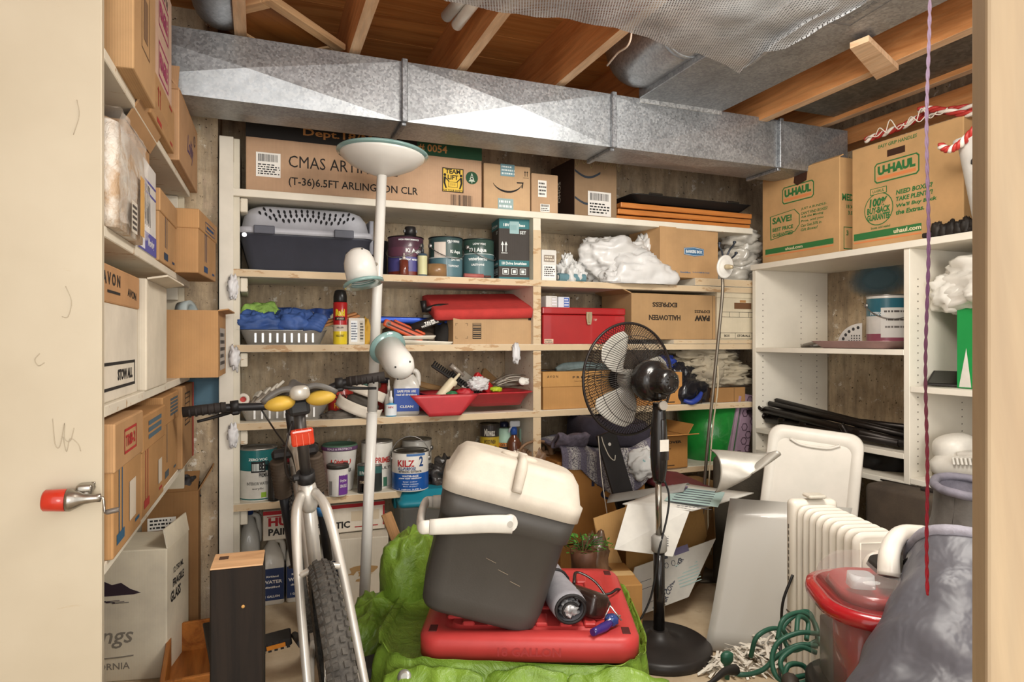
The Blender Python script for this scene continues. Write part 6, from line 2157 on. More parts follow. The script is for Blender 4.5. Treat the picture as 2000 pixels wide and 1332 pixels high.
# laundry basket
t = thing('laundry_basket', 'white plastic laundry basket with rounded holes standing before the larger moving carton', 'laundry basket', (2.70, 1.50, 1.631))
BW_ = P('cfccc6', .4)
q = MB(); loft(q, [(0, .40, .34, .05), (.01, .42, .36, .06), (.30, .50, .43, .07), (.31, .53, .46, .08), (.325, .53, .46, .08), (.325, .50, .43, .07), (.012, .40, .34, .05)], n=8); q.build('basket_body', BW_, t)
q = MB()
for row in range(3):
    for k in range(4):
        z = .085 + row * .075
        f = z / .3
        xx, yy = .21 + .04 * f + .0015, .18 + .035 * f + .0015
        sc_ = .022
        for sd in ('L', 'B'):
            vs = []
            for i in range(14):
                a = i / 14 * 2 * math.pi
                rr = sc_ * (1 + .22 * math.cos(3 * (a - math.pi / 2)))
                u_, w_ = rr * math.cos(a), rr * math.sin(a)
                if sd == 'L':
                    vs.append((-xx - .0015 - w_ * .13, -.115 + k * .077 + u_, z + w_))
                else:
                    vs.append((-.14 + k * .09 + u_, yy + w_ * .115, z + w_))
            q.add(vs, [tuple(range(14))])
q.build('holes', P('262322', .8, var=0), t)
q = MB(); q.lump((0, 0, 0), (.17, .15, .12), 161, .35, 2.2, .8, False, 0, 46, 30)
solo(q, CLEAR('e6e0e2', .2, .75), 'plastic_bag', 'crumpled clear bag heaped in the white laundry basket', 'bag', (2.70, 1.52, 1.93))


def garland(pts, r, label, grp='candy stripe garlands'):
    q = MB()
    P_ = spline([Vector(p) for p in pts], 14)
    for k in range(3):
        tr = []
        for i, p in enumerate(P_):
            tn = (P_[min(i + 1, len(P_) - 1)] - P_[max(i - 1, 0)]).normalized()
            x_ = tn.cross(Vector((0, 0, 1))).normalized(); y_ = x_.cross(tn)
            a = i * .42 + k * 2.094
            tr.append(p + x_ * (r * .55 * math.cos(a)) + y_ * (r * .55 * math.sin(a)))
        q.tube(tr, r * .62, 7, (0, 0, 1)[k])
    return solo(q, [P('a8342e', .4), P('ddd3c6', .5)], 'candy_cane', label, 'garland', group=None)


zt = 1.631 + .485
garland([onX(1690, 274, 2.66), onX(1722, 262, 2.68), onX(1760, 248, 2.70), onX(1800, 228, 2.72), onX(1850, 216, 2.74), onX(1920, 206, 2.76)], .014, 'red and white twisted candy stripe rope lying along the larger moving carton top')
garland([onX(1795, 214, 2.66), onX(1830, 214, 2.66), onX(1880, 222, 2.66), onX(1930, 218, 2.66)], .013, 'second candy stripe rope above the basket, nearer the doorway')
garland([onX(1836, 284, 2.44), onX(1852, 292, 2.44), onX(1872, 284, 2.44), onX(1895, 262, 2.44), onX(1925, 228, 2.44)], .013, 'candy stripe cane hooked over the rim of the white laundry basket')
q = MB()
for k in range(7):
    a = onX(1690 + k * 20, 272 - k * 7, 2.645)
    q.tube([a, a + Vector((-.01, -.03, .02 * (k % 3) + .005)), a + Vector((0, -.06, -.005)), a + Vector((.0, -.09, .012))], .0025, 5, spl=5)
solo(q, P('d5cbbd', .6), 'string', 'loose white string tangled along the candy stripe rope', 'string')
q = MB(); c = onZ(1850, 447, 1.632)
q.box((0, 0, .012), (.03, .26, .02), bev=.004)
for k in range(6):
    q.lump((0, -.08 + k * .03, .02), (.02, .022, .03 + .008 * (k % 2)), 170 + k, .4, 2, .8, False, 0, 16, 12)
solo(q, P('2a2521', .6, .2, .2, 30), 'trinket_tray', 'dark ornate tray lying at the cabinet top edge before the laundry basket', 'tray', (2.63, 1.82, 1.632))
# upper left bay
zc = 1.1635
p = onX(1733, 650, 2.93)
paint_can('paint can with teal and white label on the cabinet shelf', (p.x, p.y, zc + .03), .093, .235, 'c9c6c0', [(.0, .18, '8a4a5a'), (.55, .92, '2a6272')], '8c8a86', [('INTERIOR', .07, .6, 'd8dcdc', .8, -.5)], (False, .3), patches=[(.1, .72, .45, .75, 'd4d2cc'), (.62, .66, .45, .6, '55504c'), (.45, .49, .45, .5, '6a6560'), (.3, .34, .45, .55, '6a6560')])
q = MB(); q.lathe([(.10, 0), (.105, .006), (.105, .022), (.10, .028), (.001, .028)], 32); q.lathe([(.1055, .008), (.107, .012), (.1055, .016)], 32, 1, cap0=False, cap1=False)
solo(q, [P('d2cdc8', .4), P('b05a88', .4)], 'plastic_dish', 'white and pink round plastic dish beneath the teal labelled paint can', 'dish', (p.x, p.y, zc))
c = onX(1684, 642, 2.86)
t = thing('blade_guard', 'quarter round perforated metal plate leaning against the teal labelled paint can', 'guard', (c.x, c.y, zc + .012), R(-60))
q = MB(); ar = [(.0, 0)] + [(-.115 * math.cos(a), .115 * math.sin(a)) for a in [i / 12 * math.pi / 2 for i in range(13)]]
Mg = Matrix.Rotation(R(90), 4, 'X')
q.prism(ar[::-1], .003, 0, Mg); q.build('plate', P('c4c2be', .3, .6), t)
q = MB()
for i in range(6):
    a = (i + .6) / 6.4 * math.pi / 2
    q.add([Mg @ Vector((-.094 * math.cos(a) + .007 * math.cos(b), .094 * math.sin(a) + .009 * math.sin(b), .0036)) for b in [j * .785 for j in range(8)]], [tuple(range(8))])
for i in range(5):
    for j in range(4):
        if i * i + j * j < 20:
            q.add([Mg @ Vector((-.012 - i * .012 + .0035 * math.cos(b), .012 + j * .013 + .0045 * math.sin(b), .0036)) for b in [k * 1.05 for k in range(6)]], [tuple(range(6))])
q.build('perforations', P('2b2826', .7, var=0), t)
c = onX(1690, 668, 2.78)
t = thing('roasting_pan', 'shallow metal pan with mauve inside on the cabinet shelf', 'pan', (c.x + .0, c.y, zc), R(90))
q = MB(); loft(q, [(0, .36, .20, .04), (.004, .38, .22, .05), (.034, .46, .28, .06), (.037, .47, .29, .06), (.034, .44, .27, .06), (.006, .37, .21, .05)]); q.build('pan_body', P('a98a88', .3, .4, .1, 6), t)
q = MB(); q.tube([(.20, -.10, .03), (.30, -.09, .022), (.36, -.03, .012), (.36, .03, .012), (.30, .06, .02), (.20, .08, .03)], .008, 10, spl=6); q.tube([(.20, -.13, .015), (.31, -.11, .01), (.39, -.05, .009), (.38, .02, .009), (.30, .03, .01)], .008, 10, spl=6); q.build('handle', P('8c8780', .4, .5), t)
# black folded stand on the lower left bay shelf
zb = .712
t = thing('folding_stand', 'black folded metal stand of long tubes lying on the lower cabinet shelf', 'folding stand', (2.80, 2.48, zb))
BKM = P('231d19', .35, .5, .1, 20)
q = MB()
for k, (x, za, zb_) in enumerate(((-.13, .10, .03), (-.10, .135, .06), (-.05, .15, .055), (.02, .12, .04), (-.08, .08, .02), (-.02, .085, .09))):
    q.rod((x, .44, za), (x + .02, -.42, zb_), .015 if k else .021, 0, 10)
q.build('tube', BKM, t)
q = MB(); q.tube([(-.15, .44, .10), (-.15, .47, .12), (-.05, .47, .155), (.03, .45, .12)], .010, 8, spl=5); q.tube([(-.16, -.1, .085), (-.13, -.12, .03), (-.06, -.12, .08)], .014, 8, spl=4); q.build('bracket', BKM, t)
t = thing('tripod', 'black telescoping tripod lying in front of the folded stand', 'tripod', (2.70, 2.50, zb + .03))
q = MB()
for k in range(3):
    q.rod((-.02 + .02 * k, .42, .015 + .018 * (k % 2)), (-.02 + .02 * k, -.40, .0 + .01 * (k % 2)), .018 - .002 * k, 0, 10)
q.build('leg', BKM, t)
for yy in (-.18, .15, .30):
    q = MB(); q.box((0, yy, .012), (.075, .045, .055), bev=.008, seg=2); q.build('leg_clamp', BKM, t)
q = MB(); q.tube([(-.02, .43, .03), (-.03, .50, .05), (-.03, .56, .045)], [.016, .02, .012], 10); q.build('tripod_head', BKM, t)
q = MB(); q.lump((0, 0, 0), (.12, .14, .10), 171, .3, 2, .6, True, 0, 40, 26)
solo(q, P('1f1c1b', .6, 0, .2), 'shoe_bag', 'black bundle in the dark lowest compartment behind the white tote', 'bundle', (2.85, 2.3, .592))
# near bay
c = onX(1876, 750, 2.69)
t = thing('gift_box', 'tall green product box with a white panel on the cabinet shelf under a plastic bag', 'box', (2.80, 1.655, 1.006))


def gb(mb, sz):
    M_ = face('L', sz)
    mb.rect(.16, .20, M_, 1, .10, .06)
    mb.rect(.25, .10, M_, 2, .05, -.13); mb.poly([(-.19, -.18), (-.14, -.18), (-.16, -.02)], M_, 1, .0004)


q = MB(); q.box((0, 0, .185), (.21, .40, .37), bev=.002); gb(q, (.21, .40, .37)); q.build('box_body', [P('1f8a45', .4, 0, .03, 5), P('cfcac0', .5), P('8a4a2c', .5)], t)
q = MB(); q.lump((0, 0, 0), (.16, .26, .12), 181, .30, 2.2, .45, False, 0, 64, 40); q.lump((-.02, .22, -.03), (.09, .10, .08), 183, .3, 2.4, .5, False, 0, 40, 26)
solo(q, P('d9d5cc', .25, 0, .03, 6, .1, 30, .5, coat=.4), 'plastic_bag', 'glossy white plastic bag draped over the green product box', 'bag', (2.78, 1.68, 1.43))
t = thing('tablet', 'dark tablet leaning against the green product box', 'tablet', (2.70, 1.90, 1.012), 0, None, (R(0), R(62), R(20)))
q = MB(); q.box((0, 0, .06), (.008, .16, .12), bev=.003); q.build('case', P('1e1b19', .4), t)
q = MB(); q.box((-.005, 0, .06), (.001, .14, .10)); q.build('screen', P('15140f', .15, coat=.6), t)
t = thing('sewing_machine_case', 'white ribbed plastic appliance lying on the lower cabinet shelf', 'appliance', (2.75, 1.70, .680), 0, None, (R(-8), R(-6), R(4)))
WPL = P('d2cdc3', .35)
q = MB(); loft(q, [(0, .24, .42, .04), (.02, .27, .46, .05), (.06, .27, .46, .05), (.085, .22, .42, .05)]); q.build('appliance_body', WPL, t)
q = MB(); q.box((-.085, -.04, .085), (.05, .30, .03), bev=.010, seg=3)
for k in range(6):
    q.box((-.13, .10 - k * .016, .07), (.04, .010, .03), bev=.003)
q.build('side_grip', WPL, t)
q = MB(); q.lump((-.02, .16, .10), (.09, .08, .06), 3, .05, 1, .1, False, 0, 30, 20); q.build('dome_cap', WPL, t)
cr = NT('ribbed_cream_foam'); v = cr.coords((1, 1, 1)); wv = cr.n('TexWave'); wv.bands_direction = 'Z'; wv.inputs['Scale'].default_value = 45; wv.inputs['Distortion'].default_value = 3; cr.l(v, wv.inputs['Vector']); cr.base('c9bda6'); cr.bump(wv.outputs['Fac'], .8, .006); cr.set(.9, 0, .2)
q = MB(); loft(q, [(0, .20, .40, .04), (.015, .24, .44, .05), (.055, .24, .44, .05), (.066, .2, .40, .05)])
solo(q, cr.m, 'foam_cushion', 'cream ribbed cushion beneath the white ribbed appliance', 'cushion', (2.75, 1.72, .611))
# ================================================================ things standing in the room
def quad(m, pts, th=.005, mat=0, nu=1, nv=1, wob=0, seed=1):
    a, b, c, d = [Vector(p) for p in pts]

    def fn(u, v):
        p = a.lerp(b, u).lerp(d.lerp(c, u), v)
        if wob:
            p = p + Vector((nz(p * 3, seed), nz(p * 3, seed + 4), nz(p * 3, seed + 8))) * wob
        return p
    return m.sheet(fn, nu, nv, mat, th, smooth=nu > 1)


def qframe(pts):
    """Text plane centred on a four cornered panel given as bottom left, bottom right, top right, top left."""
    a, b, c, d = [Vector(p) for p in pts]
    o = (a + b + c + d) / 4
    x = ((b + c) - (a + d)).normalized()
    y = (c + d) - (a + b)
    n = x.cross(y).normalized()
    y = n.cross(x)
    M_ = Matrix.Identity(4)
    for k, v_ in enumerate((x, y, n, o)):
        for r_ in range(3):
            M_[r_][k] = v_[r_]
    return M_


# ---------------------------------------------------------------- torchiere with two spotlights
lb = onD(709, 1240, 2.63); lt = onD(746, 338, 2.68)
t = thing('floor_lamp', 'tall white torchiere with a wide upturned bowl and two glass rimmed spotlights, leaning', 'lamp', (lb.x, lb.y, 0))
O_ = Vector((lb.x, lb.y, 0))
A0, A1 = lb - O_, lt - O_
A0.z = .03
WL = P('d4d2cc', .35, 0, .02, 5, coat=.2)
TG = P('8fb3b0', .12, 0, .05, 9, coat=.6, trans=.3)
ax = (A1 - A0).normalized()
jn = A0.lerp(A1, .475)
q = MB(); q.rod(A0, jn - ax * .003, .0215, 0, 20); q.rod(jn + ax * .003, A1, .0205, 0, 20); q.rod(jn - ax * .003, jn + ax * .003, .018, 0, 20); q.build('pole', WL, t)
q = MB(); q.lathe([(.13, 0), (.13, .012), (.11, .022), (.03, .03), (.024, .05)], 36); q.build('base', WL, t)
MA = Matrix.Translation(A1) @ ax.to_track_quat('Z', 'Y').to_matrix().to_4x4()
q = MB(); q.lathe([(.018, -.012), (.04, -.006), (.09, .012), (.135, .034), (.168, .062), (.172, .074), (.166, .076), (.13, .05), (.06, .025), (.001, .02)], 48, 0, MA); q.build('bowl', WL, t)
q = MB(); q.lathe([(.166, .070), (.184, .074), (.187, .080), (.180, .086), (.14, .10), (.135, .096), (.166, .080)], 48, 0, MA, cap0=False, cap1=False); q.build('glass_rim', TG, t)
q = MB(); q.lathe([(.025, .09), (.028, .13), (.02, .14), (.001, .142)], 20, 0, MA @ Matrix.Translation((.05, .03, 0))); q.build('bulb_cap', P('b9b9bd', .3, .6), t)


def spot(p0, p1, r, arm_to, label):
    """p0 closed end, p1 open rim."""
    a, b = p0 - O_, p1 - O_
    d = (b - a)
    M_ = Matrix.Translation(a) @ d.normalized().to_track_quat('Z', 'Y').to_matrix().to_4x4()
    L = d.length
    q = MB(); q.lathe([(.001, 0), (r * .45, .004), (r * .78, .020), (r * .97, .05), (r, .07), (r * 1.0, L), (r * .9, L), (r * .85, .05), (.001, .05)], 30, 0, M_)
    s_ = q.build('spotlight', WL, t)
    q = MB(); q.lathe([(r * .8, L - .004), (r * 1.28, L + .006), (r * 1.30, L + .012), (r * 1.22, L + .018), (r * .75, L + .008)], 36, 0, M_, cap0=False, cap1=False); q.build('glass_ring', TG, s_)
    q = MB(); q.lathe([(.02, L - .03), (.036, L - .006), (.001, L - .004)], 18, 0, M_); q.build('lamp_face', P('b9b6ae', .2, .5), s_)
    q = MB(); e = a.lerp(b, .62); q.tube([e, e.lerp(arm_to, .5) + Vector((0, 0, .012)), arm_to], .007, 8, spl=4); q.lump(arm_to, (.012, .012, .012), 1, 0, 1, 0, False, 0, 12, 8); q.build('swivel_arm', P('a39a8c', .3, .7), s_)
    q = MB()
    for k in range(4):
        an = k * 1.57 + .4
        q.lump(M_ @ Vector((r * .72 * math.cos(an), r * .72 * math.sin(an), .016)), (.0035, .0035, .0035), 1, 0, 1, 0, False, 0, 8, 6)
    q.build('vent_hole', P('2a2a2a', .6, var=0), s_)


def pol(py):
    f = (1240 - py) / (1240 - 338)
    return A0.lerp(A1, f)


spot(onD(696, 486, 2.49), onD(709, 548, 2.475), .059, pol(520), '')
spot(onD(792, 728, 2.40), onD(759, 682, 2.52), .056, pol(705), '')

# ---------------------------------------------------------------- bicycle seen from behind
bk = thing('bicycle', 'silver mountain bicycle seen from behind, yellow and black saddle, red rear reflector', 'bicycle', (.222, 1.60, 0), 0, None, (R(-6.6), 0, R(90)))
SV = P('c6c1b8', .34, .4, .05, 8, coat=.3)
BKR = P('232121', .5)
RUB = P('4a4641', .85, 0, .2, 40, .6, 120)
WR = .335


def wheel(x, zc, name, yaw=0):
    Mw = Matrix.Translation((x, 0, zc)) @ Matrix.Rotation(yaw, 4, 'Z') @ Matrix.Rotation(R(90), 4, 'X')
    T = MB()
    rt = .030
    prof = []
    for k in range(15):
        a = -R(125) + k / 14 * R(250)
        prof.append((WR - .030 + rt * 1.06 * math.cos(a), rt * math.sin(a)))
    T.lathe(prof, 72, 0, Mw, cap0=False, cap1=False)
    # knobs
    for i in range(84):
        a = i / 84 * 2 * math.pi
        for j, (off, w_) in enumerate(((-.023, .010), (-.010, .011), (.010, .011), (.023, .010))):
            aa = a + (.5 if j in (1, 2) else 0) * 2 * math.pi / 84
            rr = WR - .030 + math.sqrt(max(0, rt * rt - off * off)) * 1.05
            Mk = Mw @ Matrix.Rotation(aa, 4, 'Z') @ Matrix.Translation((rr, 0, off)) @ Matrix.Rotation(-off / rt * 1.0, 4, 'Y')
            T.box((.001, 0, 0), (.007, .013, w_), 0, Mk)
    o = T.build(name, RUB, bk)
    q = MB(); q.lathe([(WR - .062, -.012), (WR - .050, -.014), (WR - .045, -.012), (WR - .045, .012), (WR - .050, .014), (WR - .062, .012)], 64, 0, Mw, cap0=False, cap1=False); q.build('rim', P('4d4a48', .35, .6), o)
    q = MB()
    for i in range(32):
        a = i / 32 * 2 * math.pi
        s_ = 1 if i % 2 else -1
        q.rod((.022 * math.cos(a + .9 * (1 if i % 4 < 2 else -1)), .022 * math.sin(a + .9 * (1 if i % 4 < 2 else -1)), s_ * .03), ((WR - .06) * math.cos(a), (WR - .06) * math.sin(a), 0), .0011, 0, 4, Mw)
    q.build('spokes', P('b5b2ad', .3, .8), o)
    q = MB(); q.cyl((0, 0, -.045), .022, .09, 0, 20, Mw); q.cyl((0, 0, -.068), .006, .136, 0, 10, Mw); q.build('hub', P('6a6764', .35, .7), o)


wheel(0, WR, 'rear_wheel'); wheel(1.07, WR, 'front_wheel', R(-4))
BB = Vector((.43, 0, .315)); ST = Vector((.27, 0, .84)); HT = Vector((.845, 0, .86)); HB = Vector((.885, 0, .73))
q = MB()
q.rod(BB, ST, .0185, 0, 16); q.tube([ST - Vector((-.012, 0, .05)), (.55, 0, .85), HT - Vector((-.008, 0, .03))], .019, 14, spl=5); q.tube([BB, HB + Vector((-.005, 0, .03))], .023, 14); q.rod(HT + Vector((-.008, 0, .02)), HB, .023, 0, 16)
q.cyl((BB.x, -.037, BB.z), .022, .074, M=Matrix.Translation((BB.x, .037, BB.z)) @ Matrix.Rotation(R(90), 4, 'X') @ Matrix.Translation((-BB.x, .037, -BB.z)))
q.lump(ST - Vector((-.02, 0, .06)), (.022, .026, .05), 1, 0, 1, 0, False, 0, 20, 14)
q.build('frame', SV, bk)
for s_ in (-1, 1):
    q = MB(); q.tube([ST + Vector((.004, s_ * .018, -.05)), Vector((.20, s_ * .040, .745)), Vector((.11, s_ * .055, .585)), Vector((.01, s_ * .066, .36)), Vector((0, s_ * .066, WR))], [.012, .014, .0115, .010, .009], 12, spl=6); q.build('seat_stay', SV, bk)
    q = MB(); q.tube([BB + Vector((-.01, s_ * .03, 0)), Vector((.3, s_ * .045, .32)), Vector((.0, s_ * .066, WR))], .010, 10, spl=5); q.build('chain_stay', SV, bk)
    q = MB(); q.box((0, s_ * .066, WR - .005), (.05, .007, .06), bev=.003); q.build('dropout', SV, bk)
q = MB(); q.tube([(.125, -.055, .62), (.118, 0, .635), (.125, .055, .62)], .0085, 10, spl=5); q.build('stay_bridge', SV, bk)
q = MB(); q.rod(ST - Vector((-.015, 0, .05)), Vector((.205, 0, 1.035)), .0148, 0, 16); q.build('seat_post', P('4a4643', .35, .6), bk)
q = MB(); q.cyl((0, 0, -.02), .024, .03, 0, 18, Matrix.Translation(ST) @ Matrix.Rotation(R(-17), 4, 'Y')); q.box((ST.x - .01, .026, ST.z), (.02, .02, .016), bev=.004); q.build('seat_clamp', BKR, bk)
q = MB(); q.box((.205, 0, 1.035), (.05, .055, .045), bev=.010, seg=2); q.tube([(.10, -.022, 1.05), (.18, -.024, 1.045), (.30, -.02, 1.055)], .0035, 6); q.tube([(.10, .022, 1.05), (.18, .024, 1.045), (.30, .02, 1.055)], .0035, 6); q.build('saddle_clamp', BKR, bk)
# saddle: rear wide, nose narrow


def saddle(u, v):
    x = .06 + u * .27
    hw = .076 * (1 - u) ** 1.3 * (1 if u > .0 else 1) + .020
    hw *= (math.sin(min(1, u * 6 + .72) * math.pi / 2))
    a = (v - .5) * 2
    y = a * hw
    z = 1.088 + .012 * u - .030 * abs(a) ** 2.6 - .012 * math.exp(-(a / .25) ** 2) * (1 - u) + .018 * (1 - u) ** 3
    return (x, y, z)


q = MB(); q.sheet(saddle, 24, 24, 0, .014)
sd_ = q.build('saddle', P('55524e', .45, 0, .08, 20), bk)
for s_ in (-1, 1):
    q = MB()
    q.lump((.075, s_ * .048, 1.062), (.032, .036, .019), 3, 0, 1, 0, False, 0, 24, 16, pw=1); q.build('saddle_pad', P('b8963c', .5), sd_)
q = MB(); q.lump((.062, 0, 1.082), (.016, .024, .018), 3, 0, 1, 0, False, 0, 24, 16); q.build('saddle_badge', P('a9a49a', .3, .3), sd_)
q = MB(); q.box((.222 - .02, 0, .955), (.018, .058, .046), bev=.006, seg=2, M=Matrix.Translation((.205, 0, .955)) @ Matrix.Rotation(R(-14), 4, 'Y') @ Matrix.Translation((-.205, 0, -.955)))
for k in (-1, 0, 1):
    q.box((.1915, k * .016, .955), (.002, .0012, .044), 1)
q.build('rear_reflector', [P('c23a22', .2, coat=.6), P('d0674a', .3)], bk)
# fork, stem and bars (turned a little)
yw = Matrix.Translation((.86, 0, 0)) @ Matrix.Rotation(R(-5), 4, 'Z') @ Matrix.Translation((-.86, 0, 0))
q = MB(); q.rod((.838, 0, .87), (.822, 0, .955), .016, 0, 14, yw); q.rod((.822, 0, .95), (.90, 0, .985), .015, 0, 12, yw); q.build('stem', BKR, bk)
q = MB(); q.tube([(.83, .325, 1.005), (.845, .20, 1.0), (.87, .09, .985), (.90, .05, .98), (.90, -.05, .98), (.87, -.09, 1.0), (.845, -.20, 1.035), (.83, -.325, 1.04)], .0135, 12, 0, yw, spl=5); hb = q.build('handlebar', P('2b2a2c', .4, .3), bk)
for s_ in (1, -1):
    zz = 1.003 if s_ > 0 else 1.036
    q = MB(); q.rod((.846, s_ * .205, zz), (.829, s_ * .34, zz + (.004 if s_ < 0 else .003)), .0175, 0, 14, yw)
    for k in range(6):
        q.rod((.845 - .0026 * k, s_ * (.215 + .02 * k), zz), (.8445 - .0026 * k, s_ * (.222 + .02 * k), zz), .0188, 0, 14, yw)
    q.build('grip', P('2b2624', .75), hb)
    q = MB(); q.tube([(.86, s_ * .17, zz - .012), (.90, s_ * .19, zz - .022), (.91, s_ * .25, zz - .035), (.895, s_ * .31, zz - .042)], [.010, .008, .006, .005], 8, 0, yw, spl=5); q.build('brake_lever', BKR, hb)
    q = MB(); q.rod((.853, s_ * .165, zz - .002), (.851, s_ * .192, zz - .002), .02, 0, 14, yw); q.box((.87, s_ * .178, zz - .022), (.05, .03, .022), 0, yw, bev=.006); q.build('shifter', BKR, hb)
    q = MB(); q.rod((.90, s_ * .062, .70), (1.07, s_ * .062, WR), .017, 0, 12, yw); fl = q.build('fork_leg', P('2a2a2d', .4), bk)
    q = MB()
    pr = []
    for k in range(25):
        pr.append((.031 if k % 2 else .024, k * .0062))
    dv = Vector((.875, s_ * .062, .80)) - Vector((.925, s_ * .062, .645))
    Mb = yw @ Matrix.Translation((.925, s_ * .062, .645)) @ dv.normalized().to_track_quat('Z', 'Y').to_matrix().to_4x4()
    q.lathe(pr, 20, 0, Mb); q.build('fork_boot', P('55483c', .7), fl)
q = MB(); q.box((.865, 0, .81), (.05, .16, .035), 0, yw, bev=.01); q.build('fork_crown', BKR, bk)
q = MB(); q.rod((.95, -.062, .58), (.965, -.062, .545), .0185, 0, 12, yw); q.build('blue_fork_band', P('3f78b0', .4), bk)
# cables, cassette, derailleur, chain, cranks
q = MB()
q.tube([(.90, .1, .985), (.86, .06, .90), (.62, .02, .84), (.3, .02, .80), (.22, .03, .74)], .003, 6, spl=6)
q.tube([(.205, .02, 1.0), (.20, .045, .93), (.24, .05, .86), (.3, .03, .82)], .0028, 6, spl=6)
q.build('brake_cable', P('26211e', .5), bk)
q = MB()
for k in range(7):
    q.cyl((0, 0, 0), .052 - .004 * k, .003, 0, 26, Matrix.Translation((0, -.020 - .005 * k, WR)) @ Matrix.Rotation(R(90), 4, 'X'))
q.build('cassette', P('6d665e', .35, .7), bk)
q = MB(); q.box((-.01, -.066, WR - .06), (.05, .03, .05), bev=.01, seg=2); q.box((.0, -.06, WR - .13), (.03, .012, .12), bev=.005); q.cyl((0, 0, 0), .022, .01, 0, 14, Matrix.Translation((0, -.055, WR - .17)) @ Matrix.Rotation(R(90), 4, 'X')); q.build('derailleur', P('3a3734', .4, .5), bk)
q = MB(); q.tube([(0, -.04, WR + .045), (.43, -.045, .315 + .08), (.51, -.045, .315), (.43, -.045, .315 - .08), (0.02, -.05, WR - .19), (-.01, -.045, WR - .05)], .0045, 6, spl=8, closed=True); q.build('chain', P('3d3026', .5, .5, .3, 300), bk)
for s_ in (-1, 1):
    q = MB(); d_ = s_ * .165
    q.tube([(BB.x, s_ * .06, BB.z), (BB.x + d_, s_ * .078, BB.z - .04)], [.014, .011], 10); ca = q.build('crank_arm', BKR, bk)
    q = MB(); q.box((BB.x + d_, s_ * .135, BB.z - .04), (.085, .095, .022), bev=.004)
    for k in range(5):
        q.box((BB.x + d_ - .042, s_ * (.10 + .018 * k), BB.z - .04), (.008, .010, .028))
    pd = q.build('pedal', BKR, ca)
    q = MB(); q.box((BB.x + d_ - .0475, s_ * .135, BB.z - .04), (.004, .055, .012)); q.build('pedal_reflector', P('c87a1e', .25, coat=.5), pd)
q = MB(); q.cyl((0, 0, 0), .095, .006, 0, 36, Matrix.Translation((BB.x, -.042, BB.z)) @ Matrix.Rotation(R(90), 4, 'X')); q.build('chainring', P('2d2a28', .4, .5), bk)
q = MB(); q.rod((.12, .07, .30), (.02, .20, .03), .009, 0, 10); q.build('kickstand', P('5d5a56', .35, .6), bk)

# ---------------------------------------------------------------- green tarp, red lid, cooler
LC = Vector((.785, 1.865, 0)); LRZ = R(-23)
gt = NT('lime_green_tarp'); v = gt.coords()
gt.base(gt.ramp(gt.noise(v, 6, 4), [(.3, '5d7a26'), (.7, '7c9c38')])); gt.set(.38, 0, .5); gt.bump(gt.noise(v, 16, 5, .6, 1.2), .55, .02)
q = MB()


def tarp(u, v):
    a = u * 2 * math.pi
    c_, s_ = math.cos(a), math.sin(a)
    e = .42
    X_ = math.copysign(abs(c_) ** e, c_) * .325
    Y_ = math.copysign(abs(s_) ** e, s_) * .305
    lx = X_ - (.10 if c_ < 0 else 0) * abs(c_)
    if v < .62:
        k = v / .62
        out = 1.0 + .10 * (1 - k) + .07 * nz((c_ * 3, s_ * 3, k * 1.5), 3) + .045 * (abs(nz((c_ * 7, s_ * 7, k * 2), 5)) - .2) + .05 * math.sin(k * 3.1)
        z = .35 * k
    elif v < .75:
        k = (v - .62) / .13
        out = 1.0 + .02 * nz((c_ * 5, s_ * 5, 0), 3) + .05 * math.sin(k * math.pi) - .05 * k
        z = .35 - .018 * k + .022 * math.sin(k * math.pi) * (1 + nz((c_ * 6, s_ * 6, 2), 8))
    else:
        k = (v - .75) / .25
        out = (1 - k) * .95
        z = .328
    return (lx * out, Y_ * out, max(.001, z))


q.sheet(tarp, 120, 44)
tt = thing('tarp', 'lime green crinkled tarp bundle under the red tote lid', 'tarp', LC, LRZ)
q.build('tarp_body', gt.m, tt)
q = MB()
hp = LC


def toloc(p):
    d = p - LC
    c_, s_ = math.cos(-LRZ), math.sin(-LRZ)
    return Vector((d.x * c_ - d.y * s_, d.x * s_ + d.y * c_, d.z))


hc = toloc(onD(805, 1150, 2.32))
q.lump((hc.x - .01, hc.y, .18), (.10, .14, .33), 5, .12, 1.8, .6, False, 0, 50, 40, None, .4)
q.lump((hc.x - .10, hc.y - .16, .12), (.09, .20, .22), 9, .16, 1.8, .6, False, 0, 50, 40, None, .5)
q.build('rolled_fold', gt.m, tt)
q = MB(); g_ = toloc(onD(790, 1322, 1.70)); q.lathe([(.008, 0), (.017, 0), (.018, .003), (.008, .004)], 20, 0, Matrix.Translation(g_) @ Matrix.Rotation(R(60), 4, 'X')); q.build('grommet', P('b9bab2', .3, .7), tt)
# loose front folds
q = MB()
for k, (x0, x1, zz) in enumerate(((-.38, -.12, .305), (-.15, .16, .295), (.10, .36, .30))):
    q.sheet(lambda u, v: (x0 + (x1 - x0) * u, -.315 - .075 * math.sin(v * 2.4) - .02 * nz((u * 4, v * 3, k), 4), zz + .02 - v * .17 + .03 * math.sin(u * math.pi) * (1 - v) + .02 * nz((u * 6, v * 5, k), 2)), 30, 18, 0, .003)
q.build('front_fold', gt.m, tt)

